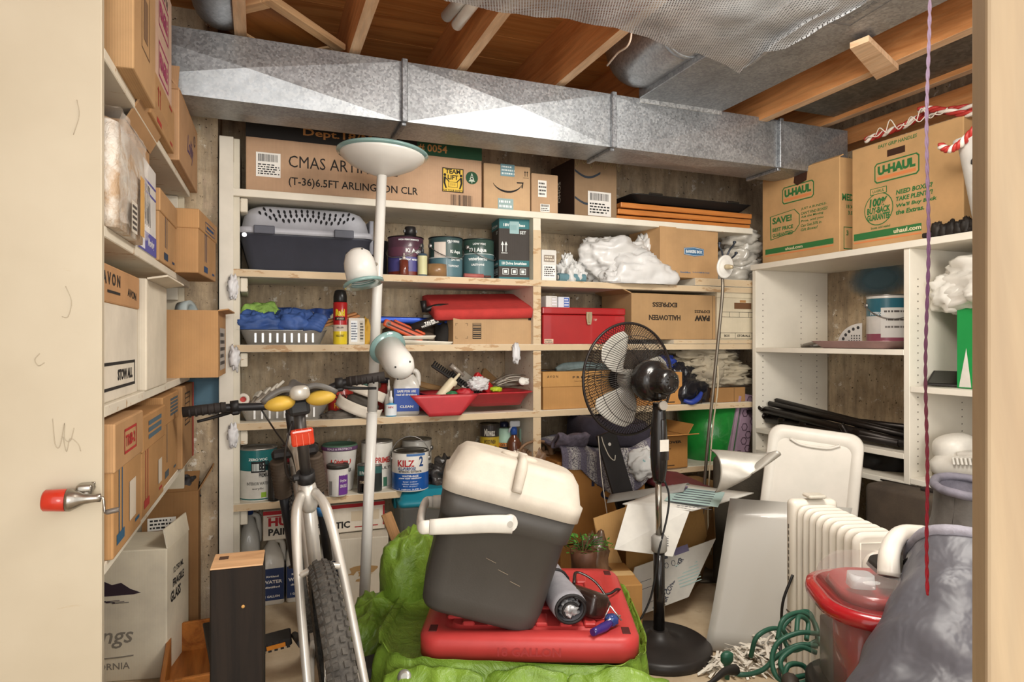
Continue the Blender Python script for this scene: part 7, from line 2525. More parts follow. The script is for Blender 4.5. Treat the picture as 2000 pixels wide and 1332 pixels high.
tl = thing('tote_lid', 'red rectangular storage tote lid with corner slots lying on the green tarp', 'tote lid', (LC.x, LC.y, .345), LRZ)
RL = P('b23a38', .42, 0, .04, 8, .05, 200)
LW, LD = .60, .555
q = MB()
loft(q, [(0, LW, LD, .06), (.050, LW, LD, .06), (.062, LW - .02, LD - .02, .055), (.064, LW - .10, LD - .10, .05), (.052, LW - .13, LD - .13, .04), (.052, LW - .16, LD - .16, .035), (.060, LW - .17, LD - .17, .03)], n=8)
q.build('lid_panel', RL, tl)
q = MB()
for k in range(6):
    q.box((-.17 + k * .068, -.16, .062), (.034, .07, .014), bev=.004); q.box((-.17 + k * .068, .16, .062), (.034, .07, .014), bev=.004)
for s_ in (-1, 1):
    q.box((s_ * .205, 0, .061), (.06, .30, .012), bev=.004)
q.box((0, 0, .061), (.30, .16, .012), bev=.004)
q.build('raised_ribs', RL, tl)
q = MB()
for sx in (-1, 1):
    for sy in (-1, 1):
        q.box((sx * (LW / 2 - .036), sy * (LD / 2 - .055), .0625), (.022, .040, .004), bev=.001)
q.build('corner_slots', P('4a1a18', .7, var=0), tl)
q = MB(); q.text('18 GALLON', .024, face('F', (LW, LD, .052), .0009), 0, .03, 0, .17); q.build('raised_lettering', P('9c3130', .5, var=0), tl)

# cooler
cz = .345 + .066
cf = Matrix.Rotation(R(-23), 4, 'Z')
ck = thing('cooler', 'dark grey picnic cooler with white lid and white swing handle tilted on the red lid', 'cooler', (.592, 1.80, cz + .02), 0, None)
ck.rotation_mode = 'XYZ'
Rm = Matrix.Rotation(R(-16), 4, 'Z') @ Matrix.Rotation(R(-2), 4, 'X') @ Matrix.Rotation(R(16), 4, 'Y')
ck.rotation_euler = Rm.to_euler()
ck.scale = (1.0, 1.0, 1.1)
DG = P('46433f', .5, 0, .04, 10, .06, 200)
q = MB()
loft(q, [(0, .305, .215, .05), (.012, .325, .235, .06), (.05, .338, .248, .055), (.235, .352, .268, .045), (.238, .366, .282, .045), (.300, .378, .292, .045)], n=8)
q.build('tub', DG, ck)
WLID = P('bdb4a6', .55, 0, .04, 14, .1, 220)
q = MB()
loft(q, [(.296, .390, .302, .05), (.336, .394, .306, .05), (.339, .380, .292, .05), (.385, .352, .262, .06), (.405, .318, .228, .07), (.408, .28, .19, .07)], n=8)
ld = q.build('lid', WLID, ck)
q = MB(); q.tube([(.0, -.152, .335), (.0, -.13, .392), (0, -.09, .412), (0, .06, .412)], [.014, .016, .012, .004], 10, spl=6); q.lump((0, -.02, .408), (.055, .035, .010), 1, 0, 1, 0, False, 0, 20, 12); q.box((.02, .12, .402), (.05, .03, .014), bev=.005); q.build('lid_ridge', WLID, ld)
q = MB()
piv = Vector((0, 0, .262))
for s_ in (-1, 1):
    y = s_ * .158
    q.tube([(.012, y, .262), (-.05, y, .248), (-.13, y, .225), (-.20, y, .205)], [.011, .0105, .010, .009], 14, flat=2.1, spl=4)
    q.cyl((0, 0, 0), .021, .014, 0, 22, Matrix.Translation((.004, y - s_ * .007 + (.007 if s_ < 0 else .0), .262)) @ Matrix.Rotation(R(90), 4, 'X'))
q.tube([(-.20, -.158, .205), (-.222, -.145, .199), (-.226, 0, .198), (-.222, .145, .199), (-.20, .158, .205)], [.010, .010, .012, .010, .010], 12, flat=1.7, spl=5)
hd_ = q.build('handle', P('d0ccc3', .4), ck)
q = MB(); q.cyl((0, 0, 0), .008, .004, 0, 16, Matrix.Translation((.004, -.166, .262)) @ Matrix.Rotation(R(90), 4, 'X')); q.build('pivot_pin', P('a9a59c', .4), hd_)
q = MB()
rr_ = random.Random(8)
for k in range(3):
    x, z = -.03 + .04 * k, .16 - .02 * k
    q.tube([(x, -.1345 - z * .0, z + .002), (x + .03, -.1346, z - .004)], .0007, 4)
q.build('scratches', P('8d8270', .7, var=0), ck)
# tool roll
RG = P('8d8b90', .8, 0, .06, 20, .3, 160)
rp0, rp1 = onD(1108, 1230, 1.78), onD(1088, 1125, 2.08)
t = thing('tool_roll', 'rolled grey fabric pouch with black edging lying on the red lid beside the cooler', 'tool roll', (.81, 1.63, .41), R(-10))
q = MB(); q.sheet(lambda u, v: ((.045 + .004 * math.sin(v * 9)) * math.cos(u * 2 * math.pi * 1.15 + .4) * (1 - .12 * u), v * .34, .048 + .040 * math.sin(u * 2 * math.pi * 1.15 + .4) * (1 - .12 * u)), 40, 12, 0, .004); q.build('roll', RG, t)
q = MB(); q.tube([((.045) * math.cos(u * 2 * math.pi * 1.15 + .4) * (1 - .12 * u), -.002, .048 + .040 * math.sin(u * 2 * math.pi * 1.15 + .4) * (1 - .12 * u)) for u in [i / 30 for i in range(31)]], .0045, 6)
q.tube([(.022 * math.cos(a), -.0, .045 + .02 * math.sin(a)) for a in [i * .6 for i in range(9)]], .004, 6, spl=3); q.build('edge_binding', P('1f1d1d', .6), t)
q = MB(); q.tube([(.050 * math.cos(a), .19, .048 + .046 * math.sin(a)) for a in [i / 16 * 2 * math.pi for i in range(17)]], .007, 6, flat=.6); q.build('strap', P('1f1d1d', .6), t)
q = MB(); q.lump((0, .02, .045), (.026, .03, .022), 4, .4, 2.4, .8, False, 0, 26, 18); q.build('inner_lining', P('a9a8a8', .4, .3, .25, 30), t)
t = thing('camera_case', 'dark brown leather camera case lying on the red lid beside the grey tool roll', 'camera case', (.875, 1.70, .41), R(22), None, (R(0), R(18), R(22)))
LE = P('2b1d18', .3, 0, .1, 20, .2, 120, coat=.3)
q = MB(); q.box((0, 0, .036), (.075, .14, .068), bev=.014, seg=3); q.build('case_body', LE, t)
q = MB(); q.lathe([(.030, 0), (.030, .02), (.022, .026), (.001, .027)], 22, 0, Matrix.Translation((-.036, 0, .040)) @ Matrix.Rotation(R(-90), 4, 'Y')); q.build('lens_bulge', LE, t)
q = MB(); q.tube([(.02, .06, .07), (.05, .08, .10), (.085, .03, .085), (.09, -.03, .04), (.055, -.04, .03)], .005, 6, flat=.6, spl=6); q.build('strap', LE, t)
q = MB(); q.tube([(0, 0, .004), (.06, -.02, .006), (.11, -.04, .01), (.15, -.02, .012), (.20, .04, -.02)], .004, 6, spl=6)
solo(q, P('201c1a', .5), 'cable', 'thin black cable trailing from the camera case over the lid edge', 'cable', (.90, 1.81, .412))
t = thing('pocket_tool', 'blue and purple pocket tool with silver prongs at the corner of the red lid', 'tool', (.880, 1.565, .413), R(15))
q = MB(); q.tube([(-.045, 0, .008), (.0, .004, .009), (.03, .01, .012)], [.010, .013, .010], 10, spl=4); q.build('purple_body', P('35246a', .3, coat=.4), t)
q = MB(); q.lump((.045, .02, .012), (.022, .018, .014), 4, .3, 2.4, .7, False, 0, 20, 14); q.build('blue_body', P('2b3f78', .3, coat=.4), t)
q = MB(); q.tube([(.03, .03, .02), (.055, .035, .045), (.065, .0, .012)], .0028, 6); q.tube([(.02, .01, .02), (.075, .015, .018)], .0028, 6); q.build('silver_prong', P('c9c6c2', .25, .9), t)
# little green plant
t = thing('artificial_plant', 'small bright green artificial plant between the cooler and the open printed carton', 'plant', (1.215, 2.33, 0))
q = MB(); q.lathe([(.045, 0), (.05, .32), (.055, .37), (.05, .37)], 20); q.build('pot', P('5a3a28', .6), t)
q = MB(); rr_ = random.Random(3)
for k in range(150):
    a, e_ = rr_.uniform(0, 6.28), rr_.uniform(.0, 1)
    rad = .09 * math.sqrt(rr_.random()) + .01
    c_ = Vector((rad * math.cos(a) * 1.15, rad * math.sin(a), 0.38 + .055 * e_ * (1.2 - rad / .1)))
    d_ = Vector((math.cos(a), math.sin(a), rr_.uniform(-.2, 1.0))).normalized() * .017
    s_ = d_.cross(Vector((0, 0, 1))).normalized() * .007
    q.add([c_, c_ + d_ * .5 + s_, c_ + d_, c_ + d_ * .5 - s_], [(0, 1, 2, 3)])
fo = q.build('foliage', P('3f6f24', .6, 0, .3, 40), t); fo['kind'] = 'stuff'
q = MB()
for k in range(10):
    a = k * .628
    q.tube([(0, 0, .35), (.04 * math.cos(a), .04 * math.sin(a), .40), (.085 * math.cos(a), .085 * math.sin(a), .41)], .002, 5)
q.build('stem', P('2f5220', .6), t)
q = MB(); q.lump((0, 0, 0), (.06, .06, .13), 7, .4, 2.2, .6, True, 0, 30, 22)
solo(q, P('5f4632', .35, 0, .15, 10, .2, 40, coat=.2), 'plastic_bag', 'brown plastic bag hanging behind the small green plant', 'bag', (1.285, 2.37, .272))
carton('carton', 'small tan carton on the floor between the red lid and the open printed carton', 'box', (.22, .25, .27), (1.30, 2.30, 0), R(-15), 'a87c48', tape='T')

# ---------------------------------------------------------------- open air conditioner carton
D = onD
ac = thing('carton', 'large open carton with white printed sides and flaps spread behind the fan pole', 'box', (1.75, 2.55, 0))
OC = Vector((1.75, 2.55, 0))
KR = CARD('a9824e'); WPR = P('cfccc4', .55, 0, .04, 10)
INK1 = P('4a4e58', .6, var=0); TEAL = P('a9c4c0', .5); LAV = P('77708f', .5)


def panel(name, pts, mats, deco=None, th=.005, wob=0, nu=1, nv=1):
    """pts: bottom left, bottom right, top right, top left (x, y, distance)."""
    w3 = [D(a_, b_, c_ + .42) - OC for a_, b_, c_ in pts]
    m_ = MB(); quad(m_, w3, th, 0, nu, nv, wob)
    if deco:
        M_ = qframe(w3)
        W_ = ((w3[1] - w3[0]).length + (w3[2] - w3[3]).length) / 2
        H2 = ((w3[3] - w3[0]).length + (w3[2] - w3[1]).length) / 2
        deco(m_, at(M_, 0, 0, z=.0012), W_, H2)
    return m_.build(name, mats, ac)


def d_top(m_, M_, W_, H2):
    m_.rect(W_ * .70, H2 * .55, M_, 2, W_ * .08, H2 * .02)
    for k in range(7):
        m_.rect(W_ * .5, H2 * .025, at(M_, .02, H2 * (.25 - k * .085), z=.0004), 1, 0, 0)
    m_.rect(W_ * .24, H2 * .16, at(M_, -W_ * .22, H2 * .28, z=.0005), 3)
    for k in range(9):
        m_.poly([(W_ * (-.05 + .05 * k) + .008 * math.cos(a), -H2 * .36 + .006 * math.sin(a)) for a in [j * 1.05 for j in range(6)]], M_, 1, .0004)


def d_front(m_, M_, W_, H2):
    m_.text('easy-go cart', .012, at(M_, -W_ * .22, -.03), 1, .01, 0, W_ * .24)
    for k in range(5):
        m_.rect(W_ * .16, .003, M_, 1, W_ * .2, -.02 - k * .009)
    m_.tube([M_ @ Vector((W_ * .15 + .02 * math.cos(a * 1.3), .02 + .012 * math.sin(a * 2), 0)) for a in range(8)], .0012, 4, 1, spl=3)
    m_.text('Midea', .012, at(M_, W_ * .2, .055), 1, .02)


def d_side(m_, M_, W_, H2):
    Q = at(M_, 0, 0, R(0))
    m_.text('AIR CONDITIONER', .024, at(Q, .03, -.01, R(48)), 1, .03, 0, .21)
    m_.text('MIDEA U', .032, at(Q, -W_ * .10, -.05, R(48)), 1, .05, 0, .13)
    m_.rect(W_ * .14, .03, Q, 1, W_ * .02, H2 * .40); m_.rect(W_ * .2, .03, Q, 3, W_ * .28, H2 * .40)
    for k in range(8):
        m_.rect(W_ * .3, .004, Q, 2, W_ * .30, .045 - k * .013)
    for k in range(3):
        m_.tube([Q @ Vector((W_ * .05 + .035 * k + .010 * math.cos(a), .06 + .012 * math.sin(a), 0)) for a in range(7)], .0014, 4, 1)
    for k in range(4):
        m_.rect(.11, .002, Q, 1, -W_ * .32, .03 - k * .03)


mats = [WPR, INK1, TEAL, LAV]
panel('side_panel', [(1212, 1216, 2.30), (1345, 1166, 2.42), (1398, 1052, 2.50), (1240, 1108, 2.36)], mats, d_side)
panel('inner_panel', [(1225, 1160, 2.42), (1385, 1075, 2.62), (1372, 990, 2.66), (1222, 985, 2.46)], [KR])
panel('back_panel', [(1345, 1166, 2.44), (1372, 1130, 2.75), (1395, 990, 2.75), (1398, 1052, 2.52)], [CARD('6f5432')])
panel('flap', [(1200, 1073, 2.18), (1314, 1087, 2.20), (1348, 995, 2.27), (1226, 984, 2.27)], mats, d_front)
panel('flap', [(1216, 982, 2.28), (1352, 996, 2.26), (1474, 961, 2.50), (1334, 944, 2.72)], mats, d_top, wob=.01, nu=10, nv=6)
q = MB()
lf = [(1158, 1012, 2.36), (1222, 990, 2.42), (1204, 1075, 2.38), (1230, 1135, 2.34), (1214, 1214, 2.32), (1192, 1206, 2.34)]
w3 = [D(a_, b_, c_ + .42) - OC for a_, b_, c_ in lf]
n_ = (w3[1] - w3[0]).cross(w3[5] - w3[0]).normalized() * .005
q.add([p for p in w3] + [p - n_ for p in w3], [tuple(range(6)), tuple(range(11, 5, -1))] + [(i, i + 6, (i + 1) % 6 + 6, (i + 1) % 6) for i in range(6)])
q.build('flap', [CARD('b08a58')], ac)
q = MB(); c = D(1330, 985, 2.45) - OC
q.sheet(lambda u, v: D(1185 + 150 * u + 12 * v, 982 - 22 * u - 14 * v, 2.9 + .1 * v) - OC + Vector((0, 0, .02 * math.sin(v * 3))), 12, 6, 0, .003); q.build('grey_sheet', P('85827c', .6), ac)

# ---------------------------------------------------------------- pedestal fan
fb = Vector((1.452, 2.157, 0))
t = thing('pedestal_fan', 'black pedestal fan seen from behind with pale blades in a round wire cage', 'fan', fb, 0)
BG = P('1c1918', .25, 0, .05, 10, coat=.3)
q = MB(); q.lathe([(.195, 0), (.200, .010), (.198, .030), (.185, .040), (.09, .050), (.045, .066), (.034, .085)], 56); q.build('base', P('2a2624', .4, 0, .15, 8), t)
q = MB(); q.rod((0, 0, .07), (0, 0, .40), .0215, 0, 20); q.build('pole', BG, t)
q = MB(); q.lathe([(.026, .385), (.030, .39), (.030, .44), (.022, .45)], 20); q.build('height_collar', P('8d8a84', .4), t)
q = MB(); q.rod((0, 0, .42), (-.004, 0, .70), .0125, 0, 16); q.build('inner_pole', P('9a948a', .2, .9), t)
q = MB(); q.lathe([(.022, .655), (.024, .67), (.030, .70), (.034, .76), (.031, .85), (.026, .92), (.024, .96)], 22); nk = q.build('neck', BG, t)
q = MB(); q.box((.0, -.028, .82), (.022, .012, .16), bev=.006, seg=3); q.rect(.04, .045, Matrix.Translation((.0, -.0355, .80)) @ Matrix.Rotation(R(90), 4, 'X'), 1); q.build('control_strip', [BG, P('cfc9be', .5)], nk)
fa = R(7.7)
MF_ = Matrix.Translation((-.012, 0, 1.045)) @ Matrix.Rotation(fa, 4, 'Z')     # local +y is where the fan blows
q = MB(); q.box((0, 0, .96 - 1.045 + .045), (.05, .08, .06), 0, MF_, bev=.012, seg=2); q.cyl((0, 0, 0), .018, .014, 1, 20, Matrix.Translation((-.012, -.036, .955)) @ Matrix.Rotation(R(90), 4, 'X')); q.build('tilt_joint', [BG, P('a59e94', .35, .4)], t)
My = MF_ @ Matrix.Rotation(R(-90), 4, 'X')
q = MB(); q.lathe([(.001, -.088), (.030, -.086), (.044, -.078), (.050, -.06), (.050, -.02), (.060, -.015), (.078, .0), (.080, .05), (.074, .064), (.001, .066)], 36, 0, My)
for k in range(12):
    a = k * .5236
    q.rod((.020 * math.cos(a), .020 * math.sin(a), -.088), (.046 * math.cos(a), .046 * math.sin(a), -.074), .003, 0, 6, My)
q.build('motor_housing', BG, t)
CR, yc = .228, .165
cg = MB()
NW = 108


def cage(sgn, depth):
    m_ = MB()
    for k in range(NW):
        a = k / NW * 2 * math.pi
        tw = .28
        pts = []
        for j in range(7):
            f = j / 6
            r_ = .045 + (CR - .045) * f
            b = a + tw * (1 - f)
            pts.append((r_ * math.cos(b), r_ * math.sin(b), yc + sgn * depth * (1 - f ** 2.6)))
        m_.tube(pts, .0013, 4, 0, My)
    for f in (.45, .72):
        r_ = .045 + (CR - .045) * f
        m_.tube([(r_ * math.cos(a), r_ * math.sin(a), yc + sgn * (depth * (1 - f ** 2.6) - .002)) for a in [i / 48 * 2 * math.pi for i in range(48)]], .0014, 5, 0, My, closed=True)
    return m_


GW = P('2b2624', .4, .4, .05)
cage(-1, .085).build('rear_cage', GW, t)
m_ = cage(1, .075); m_.lathe([(.045, yc + .07), (.045, yc + .076), (.001, yc + .078)], 28, 0, My); m_.build('front_cage', GW, t)
q = MB(); q.tube([(CR * math.cos(a), CR * math.sin(a), yc) for a in [i / 72 * 2 * math.pi for i in range(72)]], .0055, 8, 0, My, closed=True); q.build('cage_ring', GW, t)
BLD = P('b9b5ab', .3, 0, .03, 6, coat=.2)
for k in range(3):
    b0 = R(108) + k * R(120)

    def bl(u, v):
        r_ = .035 + (.195 - .035) * u
        wd_ = R(36) * (math.sin(min(1, .30 + u * 1.0) * math.pi * .62)) * (1 if u < .85 else max(.55, 1 - (u - .85) * 2.2))
        a = b0 + (v - .5) * 2 * wd_ + .25 * u
        return Vector((r_ * math.cos(a), r_ * math.sin(a), yc + .0 + (v - .5) * .045 * (1.1 - .4 * u)))
    q = MB(); q.sheet(bl, 16, 14, 0, .003, My); q.build('blade', BLD, t)
q = MB(); q.lathe([(.04, yc - .03), (.04, yc + .03), (.03, yc + .04), (.001, yc + .042)], 24, 0, My); q.rod((0, 0, .06), (0, 0, yc), .006, 0, 8, My); q.build('hub', P('a9a59c', .35), t)
q = MB(); q.tube([(.03, .01, .66), (.045, 0, .60), (.03, -.01, .52), (-.02, -.03, .40), (-.06, -.03, .22), (-.14, -.02, .10), (-.21, .02, .02), (-.28, .1, .006)], .004, 8, spl=8); q.build('power_cord', P('1b1a1a', .5), t)

# ---------------------------------------------------------------- translucent sheet, tote, dark suitcases, silver cloth
TS_ = NT('frosted_plastic_sheet'); TS_.base('b3afa7'); TS_.set(.35, 0, .5, .0, .2, .93)
q = MB(); quad(q, [(1.612, 2.085, .004), (1.93, 1.86, .004), (2.20, 1.93, .54), (1.85, 2.23, .54)], .004, 0, 12, 8, .006)
solo(q, TS_.m, 'plastic_sheet', 'large frosted grey plastic sheet leaning on the white tote', 'plastic sheet')
tb = [D(1470, 1035, 2.90), D(1640, 1062, 2.74), D(1698, 868, 2.80), D(1527, 835, 2.96)]
Mt = qframe(tb)
ctr = Mt.translation
x_, y_, n_ = Mt.col[0].xyz, Mt.col[1].xyz, Mt.col[2].xyz
top = ctr + y_ * .25
H3 = (ctr.z + y_.z * .245) / y_.z
t = thing('storage_tote', 'white plastic storage tote standing on end with its lid towards the doorway', 'storage tote', (0, 0, 0))
Wt = .375
TC = ctr + y_ * (.245 - H3 / 2)
Mq = Mt.copy(); Mq.translation = TC
WT_ = P('cdc7bc', .4, 0, .03, 6)
q = MB(); loft(q, [(-.02, Wt, H3, .06), (.0, Wt + .012, H3 + .012, .06), (.012, Wt, H3, .06), (.013, Wt - .07, H3 - .10, .04), (.006, Wt - .08, H3 - .11, .035)], 0, Mq, n=8)
q.tube([(-.10, H3 / 2 - .055, .0125), (-.05, H3 / 2 - .075, .0125), (.05, H3 / 2 - .075, .0125), (.10, H3 / 2 - .055, .0125)], .006, 8, 0, Mq, spl=5)
q.build('lid', WT_, t)
q = MB(); loft(q, [(-.26, Wt - .07, H3 - .12, .05), (-.03, Wt - .02, H3 - .04, .06), (-.02, Wt - .01, H3 - .03, .06)], 0, Mq, n=8); q.build('tote_body', P('a9a59b', .4, 0, .03, 6), t)


def suitcase(label, c, sz, rz, col):
    t = thing('suitcase', label, 'suitcase', c, rz)
    w_, d_, h_ = sz
    q = MB(); q.box((0, 0, h_ / 2 + .02), (w_, d_, h_), bev=.025, seg=3); q.build('shell', P(col, .75, 0, .12, 10, .3, 150), t)
    q = MB(); q.tube([(w_ * .25, -d_ * .5, h_ + .02), (w_ * .25, d_ * .5, h_ + .02)], .004, 6); q.tube([(w_ * .51, -d_ * .44, h_ * .95), (w_ * .51, -d_ * .44, .06)], .004, 6); q.build('zip', P('2a2521', .5), t)
    q = MB(); q.box((0, .0, h_ + .026), (.03, .09, .018), bev=.006); q.build('carry_handle', P('26201d', .5), t)
    q = MB()
    for sy in (-1, 1):
        q.cyl((0, sy * d_ * .4, .012), .02, .02, M=None)
    q.build('wheels', P('1e1b1a', .6), t)
    return t


suitcase('dark brown soft suitcase standing between the white cabinet and the oil heater', (2.52, 1.83, 0), (.15, .50, .575), R(4), '463c32')
suitcase('dark olive suitcase in shade behind the frosted sheet and the printed carton', (2.25, 2.55, 0), (.20, .34, .62), R(40), '3b352b')
SL = P('a9a49a', .35, .35, .06, 10, .1, 30)
q = MB()
pa, pb = onD(1395, 875, 2.95), onD(1515, 870, 2.8)


def silver(u, v):
    p = D(1388 + 130 * u, 880 - 8 * u + 18 * math.sin(u * 3) * (1 - v), 2.68 - .08 * u)
    q_ = D(1394 + 100 * u, 950 - 58 * u * u, 2.62 - .03 * u)
    r_ = p.lerp(q_, v)
    r_ = r_ + Vector((0, -.05 * math.sin(v * 3.0), .02 * math.sin(v * 5 + u * 4)))
    return r_


q.sheet(silver, 30, 20, 0, .006)
solo(q, SL, 'ironing_board_cover', 'shiny silver grey cloth draped over the dark olive suitcase', 'cloth')

# ---------------------------------------------------------------- oil heater
t = thing('oil_heater', 'cream white oil filled radiator heater standing before the frosted plastic sheet', 'heater', (1.70, 1.53, 0), math.atan2(-.33, -.10))
CW = P('d6cfc2', .35, 0, .02, 5, coat=.2)
FH, FW = .60, .145
for k in range(9):
    x = -.135 + k * .038
    q = MB()
    Mx = Matrix.Translation((x, 0, .055)) @ Matrix.Rotation(R(90), 4, 'Z') @ Matrix.Rotation(R(90), 4, 'X')
    loft(q, [(-.006, FW - .03, FH - .03, .03, 0, FH / 2), (-.004, FW, FH, .035, 0, FH / 2), (.004, FW, FH, .035, 0, FH / 2), (.006, FW - .03, FH - .03, .03, 0, FH / 2)], 0, Mx, n=6)
    for zz in (.09, FH - .09):
        q.cyl((0, 0, -.019), .030, .038, 0, 18, Mx @ Matrix.Translation((0, zz, 0)))
    if k == 8:
        for zz in (.10, FH - .10):
            q.lathe([(.048, .004), (.046, .012), (.030, .024), (.026, .024), (.022, .020), (.001, .020)], 26, 0, Mx @ Matrix.Translation((0, zz, 0)))
        q.tube([(sx * (FW / 2 - .022), sy, .007) for sx, sy in ((-1, .03), (-1, FH - .03), (1, FH - .03), (1, .03))], .003, 6, 0, Mx)
    q.build('fin', CW, t)
    if k < 8:
        q = MB()
        for zz in range(4):
            q.box((x + .019, FW * .36, .20 + zz * .10), (.005, .004, .055))
            q.box((x + .019, -FW * .36, .20 + zz * .10), (.005, .004, .055))
        q.build('air_slot', P('5a554c', .6, var=0), t)
q = MB(); q.box((-.175, 0, .055 + FH * .505), (.05, FW * 1.12, FH * 1.03), bev=.018, seg=3); cp = q.build('control_panel', CW, t)
q = MB()
for sy in (-1, 1):
    for zz in range(9):
        q.box((-.175, sy * FW * .562, .16 + zz * .016), (.03, .002, .006))
        q.box((-.175, sy * FW * .562, .40 + zz * .022), (.006, .002, .014))
q.build('vent_slots', P('6a645a', .6, var=0), cp)
q = MB(); q.box((-.16, 0, .68), (.05, .06, .012), bev=.004); q.build('carry_grip', P('bdb6a8', .4), t)
q = MB(); q.tube([(-.15, -.08, .42), (-.14, -.12, .33), (-.17, -.11, .20), (-.10, -.15, .12), (-.05, -.16, .02)], .0045, 8, spl=6); q.build('power_cord', P('1e1c1b', .5), t)
for x in (-.12, .13):
    q = MB(); q.box((x, 0, .045), (.03, .24, .018), bev=.004)
    for sy in (-1, 1):
        q.cyl((0, 0, 0), .022, .016, 0, 16, Matrix.Translation((x - .008, sy * .11, .022)) @ Matrix.Rotation(R(90), 4, 'Y'))
    q.build('wheel_foot', P('2a2826', .5), t)

# ---------------------------------------------------------------- carpet cleaner
cl = Vector((1.375, 1.138, 0))
t = thing('carpet_cleaner', 'red upright carpet cleaner with a clear tank and white handle beside the grey sleeping bag', 'carpet cleaner', cl, R(-30))
RDP = P('a01a20', .25, coat=.5)
CLR = CLEAR('a5a19c', .06, .2)
q = MB(); loft(q, [(0, .27, .34, .10), (.10, .29, .36, .12), (.34, .27, .33, .12), (.36, .25, .31, .12)], n=10); q.build('base_body', P('8b877f', .4), t)
q = MB(); loft(q, [(.335, .285, .34, .13), (.345, .29, .345, .13), (.365, .29, .345, .13), (.37, .28, .335, .13)], n=10); q.build('black_band', P('1e1c1b', .4), t)
q = MB(); loft(q, [(.37, .25, .30, .115), (.40, .265, .315, .12), (.56, .275, .325, .125), (.575, .27, .32, .12)], n=10, caps=(False, False)); q.build('clear_tank', CLR, t)
q = MB(); loft(q, [(.37, .15, .14, .03, -.02, -.04), (.57, .15, .16, .03, -.02, -.04)]); q.box((.03, -.135, .41), (.06, .004, .012), 1); q.build('inner_float', [RDP, P('d8d4cc', .4)], t)
q = MB(); loft(q, [(.37, .10, .10, .02, -.05, .06), (.50, .10, .10, .02, -.05, .06)]); q.build('inner_duct', P('6d6a66', .3, coat=.3), t)
q = MB(); loft(q, [(.572, .285, .335, .125), (.585, .29, .34, .125), (.60, .285, .335, .125), (.603, .24, .29, .10)], n=10); q.build('red_rim', RDP, t)
q = MB(); loft(q, [(.603, .25, .30, .10), (.64, .235, .27, .10), (.668, .19, .22, .08)], n=10); q.build('clear_cover', CLEAR('bdb5b0', .05, .22), t)
q = MB(); loft(q, [(.604, .20, .24, .08), (.625, .19, .21, .08)], n=8); q.build('inner_tray', RDP, t)
q = MB(); loft(q, [(.64, .055, .05, .012, -.06, -.07), (.668, .05, .045, .012, -.06, -.07)]); q.build('filler_cap', CLEAR('cfd2d2', .1, .6), t)
q = MB(); loft(q, [(.66, .13, .15, .05, .05, -.01), (.676, .12, .14, .05, .05, -.01)]); q.build('black_deck', P('22201f', .4), t)
q = MB(); q.tube([(.0, -.07, .665), (.01, -.05, .715), (.05, -.01, .745), (.12, .04, .735)], [.024, .022, .020, .020], 14, spl=6); q.build('handle', P('d6d0c6', .3, coat=.3), t)
q = MB(); q.tube([(.045, -.07, .69), (.09, -.04, .705), (.11, .03, .68)], .018, 12, spl=5); q.build('trigger_housing', P('201e1d', .3, coat=.4), t)
q = MB()
hp_ = spline([Vector(p) for p in ((-.16, .10, .30), (-.19, .02, .36), (-.19, -.08, .30), (-.14, -.18, .22), (-.05, -.24, .10))], 30)
q.tube(hp_, [.017 if k % 2 else .021 for k in range(len(hp_))], 10); q.build('hose', P('3a322c', .5), t)

# ---------------------------------------------------------------- sleeping bags
SBN = NT('quilted_nylon'); v = SBN.coords()
SBN.base(SBN.ramp(SBN.noise(v, 4, 3), [(.3, '4b4a50'), (.7, '58575d')])); SBN.set(.42, 0, .5); SBN.bump(SBN.noise(SBN.coords((3, 3, 1.6)), 4, 3, .5, .3), .4, .03)
LIN = P('8d8a93', .7, 0, .12, 18, .5, 60)


def sack(label, p0, p1, r0, r1, seed, mt, rim, sx=1.0, name='sleeping_bag', open_=True):
    """A slumped sack from its closed end p0 to its open mouth p1."""
    c0 = Vector((p0.x, p0.y, 0))
    t = thing(name, label, 'sleeping bag', c0)
    a, b = p0 - c0, p1 - c0
    d = (b - a).normalized()
    x_ = d.cross(Vector((0, 0, 1))).normalized(); y_ = x_.cross(d)

    def fn(u, v):
        an = u * 2 * math.pi
        r_ = r0 + (r1 - r0) * v
        r_ *= math.sin(min(1, v * 3.2 + .12) * math.pi / 2)
        k = 1 + .10 * nz((math.cos(an) * 1.6, math.sin(an) * 1.6, v * 3), seed) + .05 * (abs(nz((math.cos(an) * 2, math.sin(an) * 2, v * 9), seed + 2)) - .25) + .05 * math.sin(v * 26 + 3 * nz((an, v * 3, 0), seed)) * .35
        p = a.lerp(b, v) + x_ * (r_ * k * math.cos(an) * sx) + y_ * (r_ * k * math.sin(an))
        p.z = max(p.z, .002)
        return p
    m_ = MB(); m_.sheet(fn, 72, 60); m_.build('bag_shell', mt, t)
    m_ = MB()
    ring = [fn(i / 40, 1.0) for i in range(40)]
    m_.tube(ring, .013, 8, closed=True)
    m_.sheet(lambda u, v: fn(u, 1.0 - .30 * v).lerp(a.lerp(b, 1.0 - .30 * v), .06 + .9 * v ** 3), 48, 10)
    m_.build('lining', rim, t)
    return t


sack('large grey nylon sleeping bag slumped towards the carpet cleaner by the doorway', D(1835, 1690, 1.13), D(1902, 1105, 1.46), .23, .125, 3, SBN.m, LIN)
DKB = P('55504c', .5, 0, .15, 14, .35, 40)
sack('second charcoal sleeping bag with lilac grey rim behind the large grey one', Vector((1.98, 1.36, .03)), D(1915, 955, 1.93), .15, .12, 9, DKB, P('6f6b74', .7, 0, .12, 18, .4, 60))

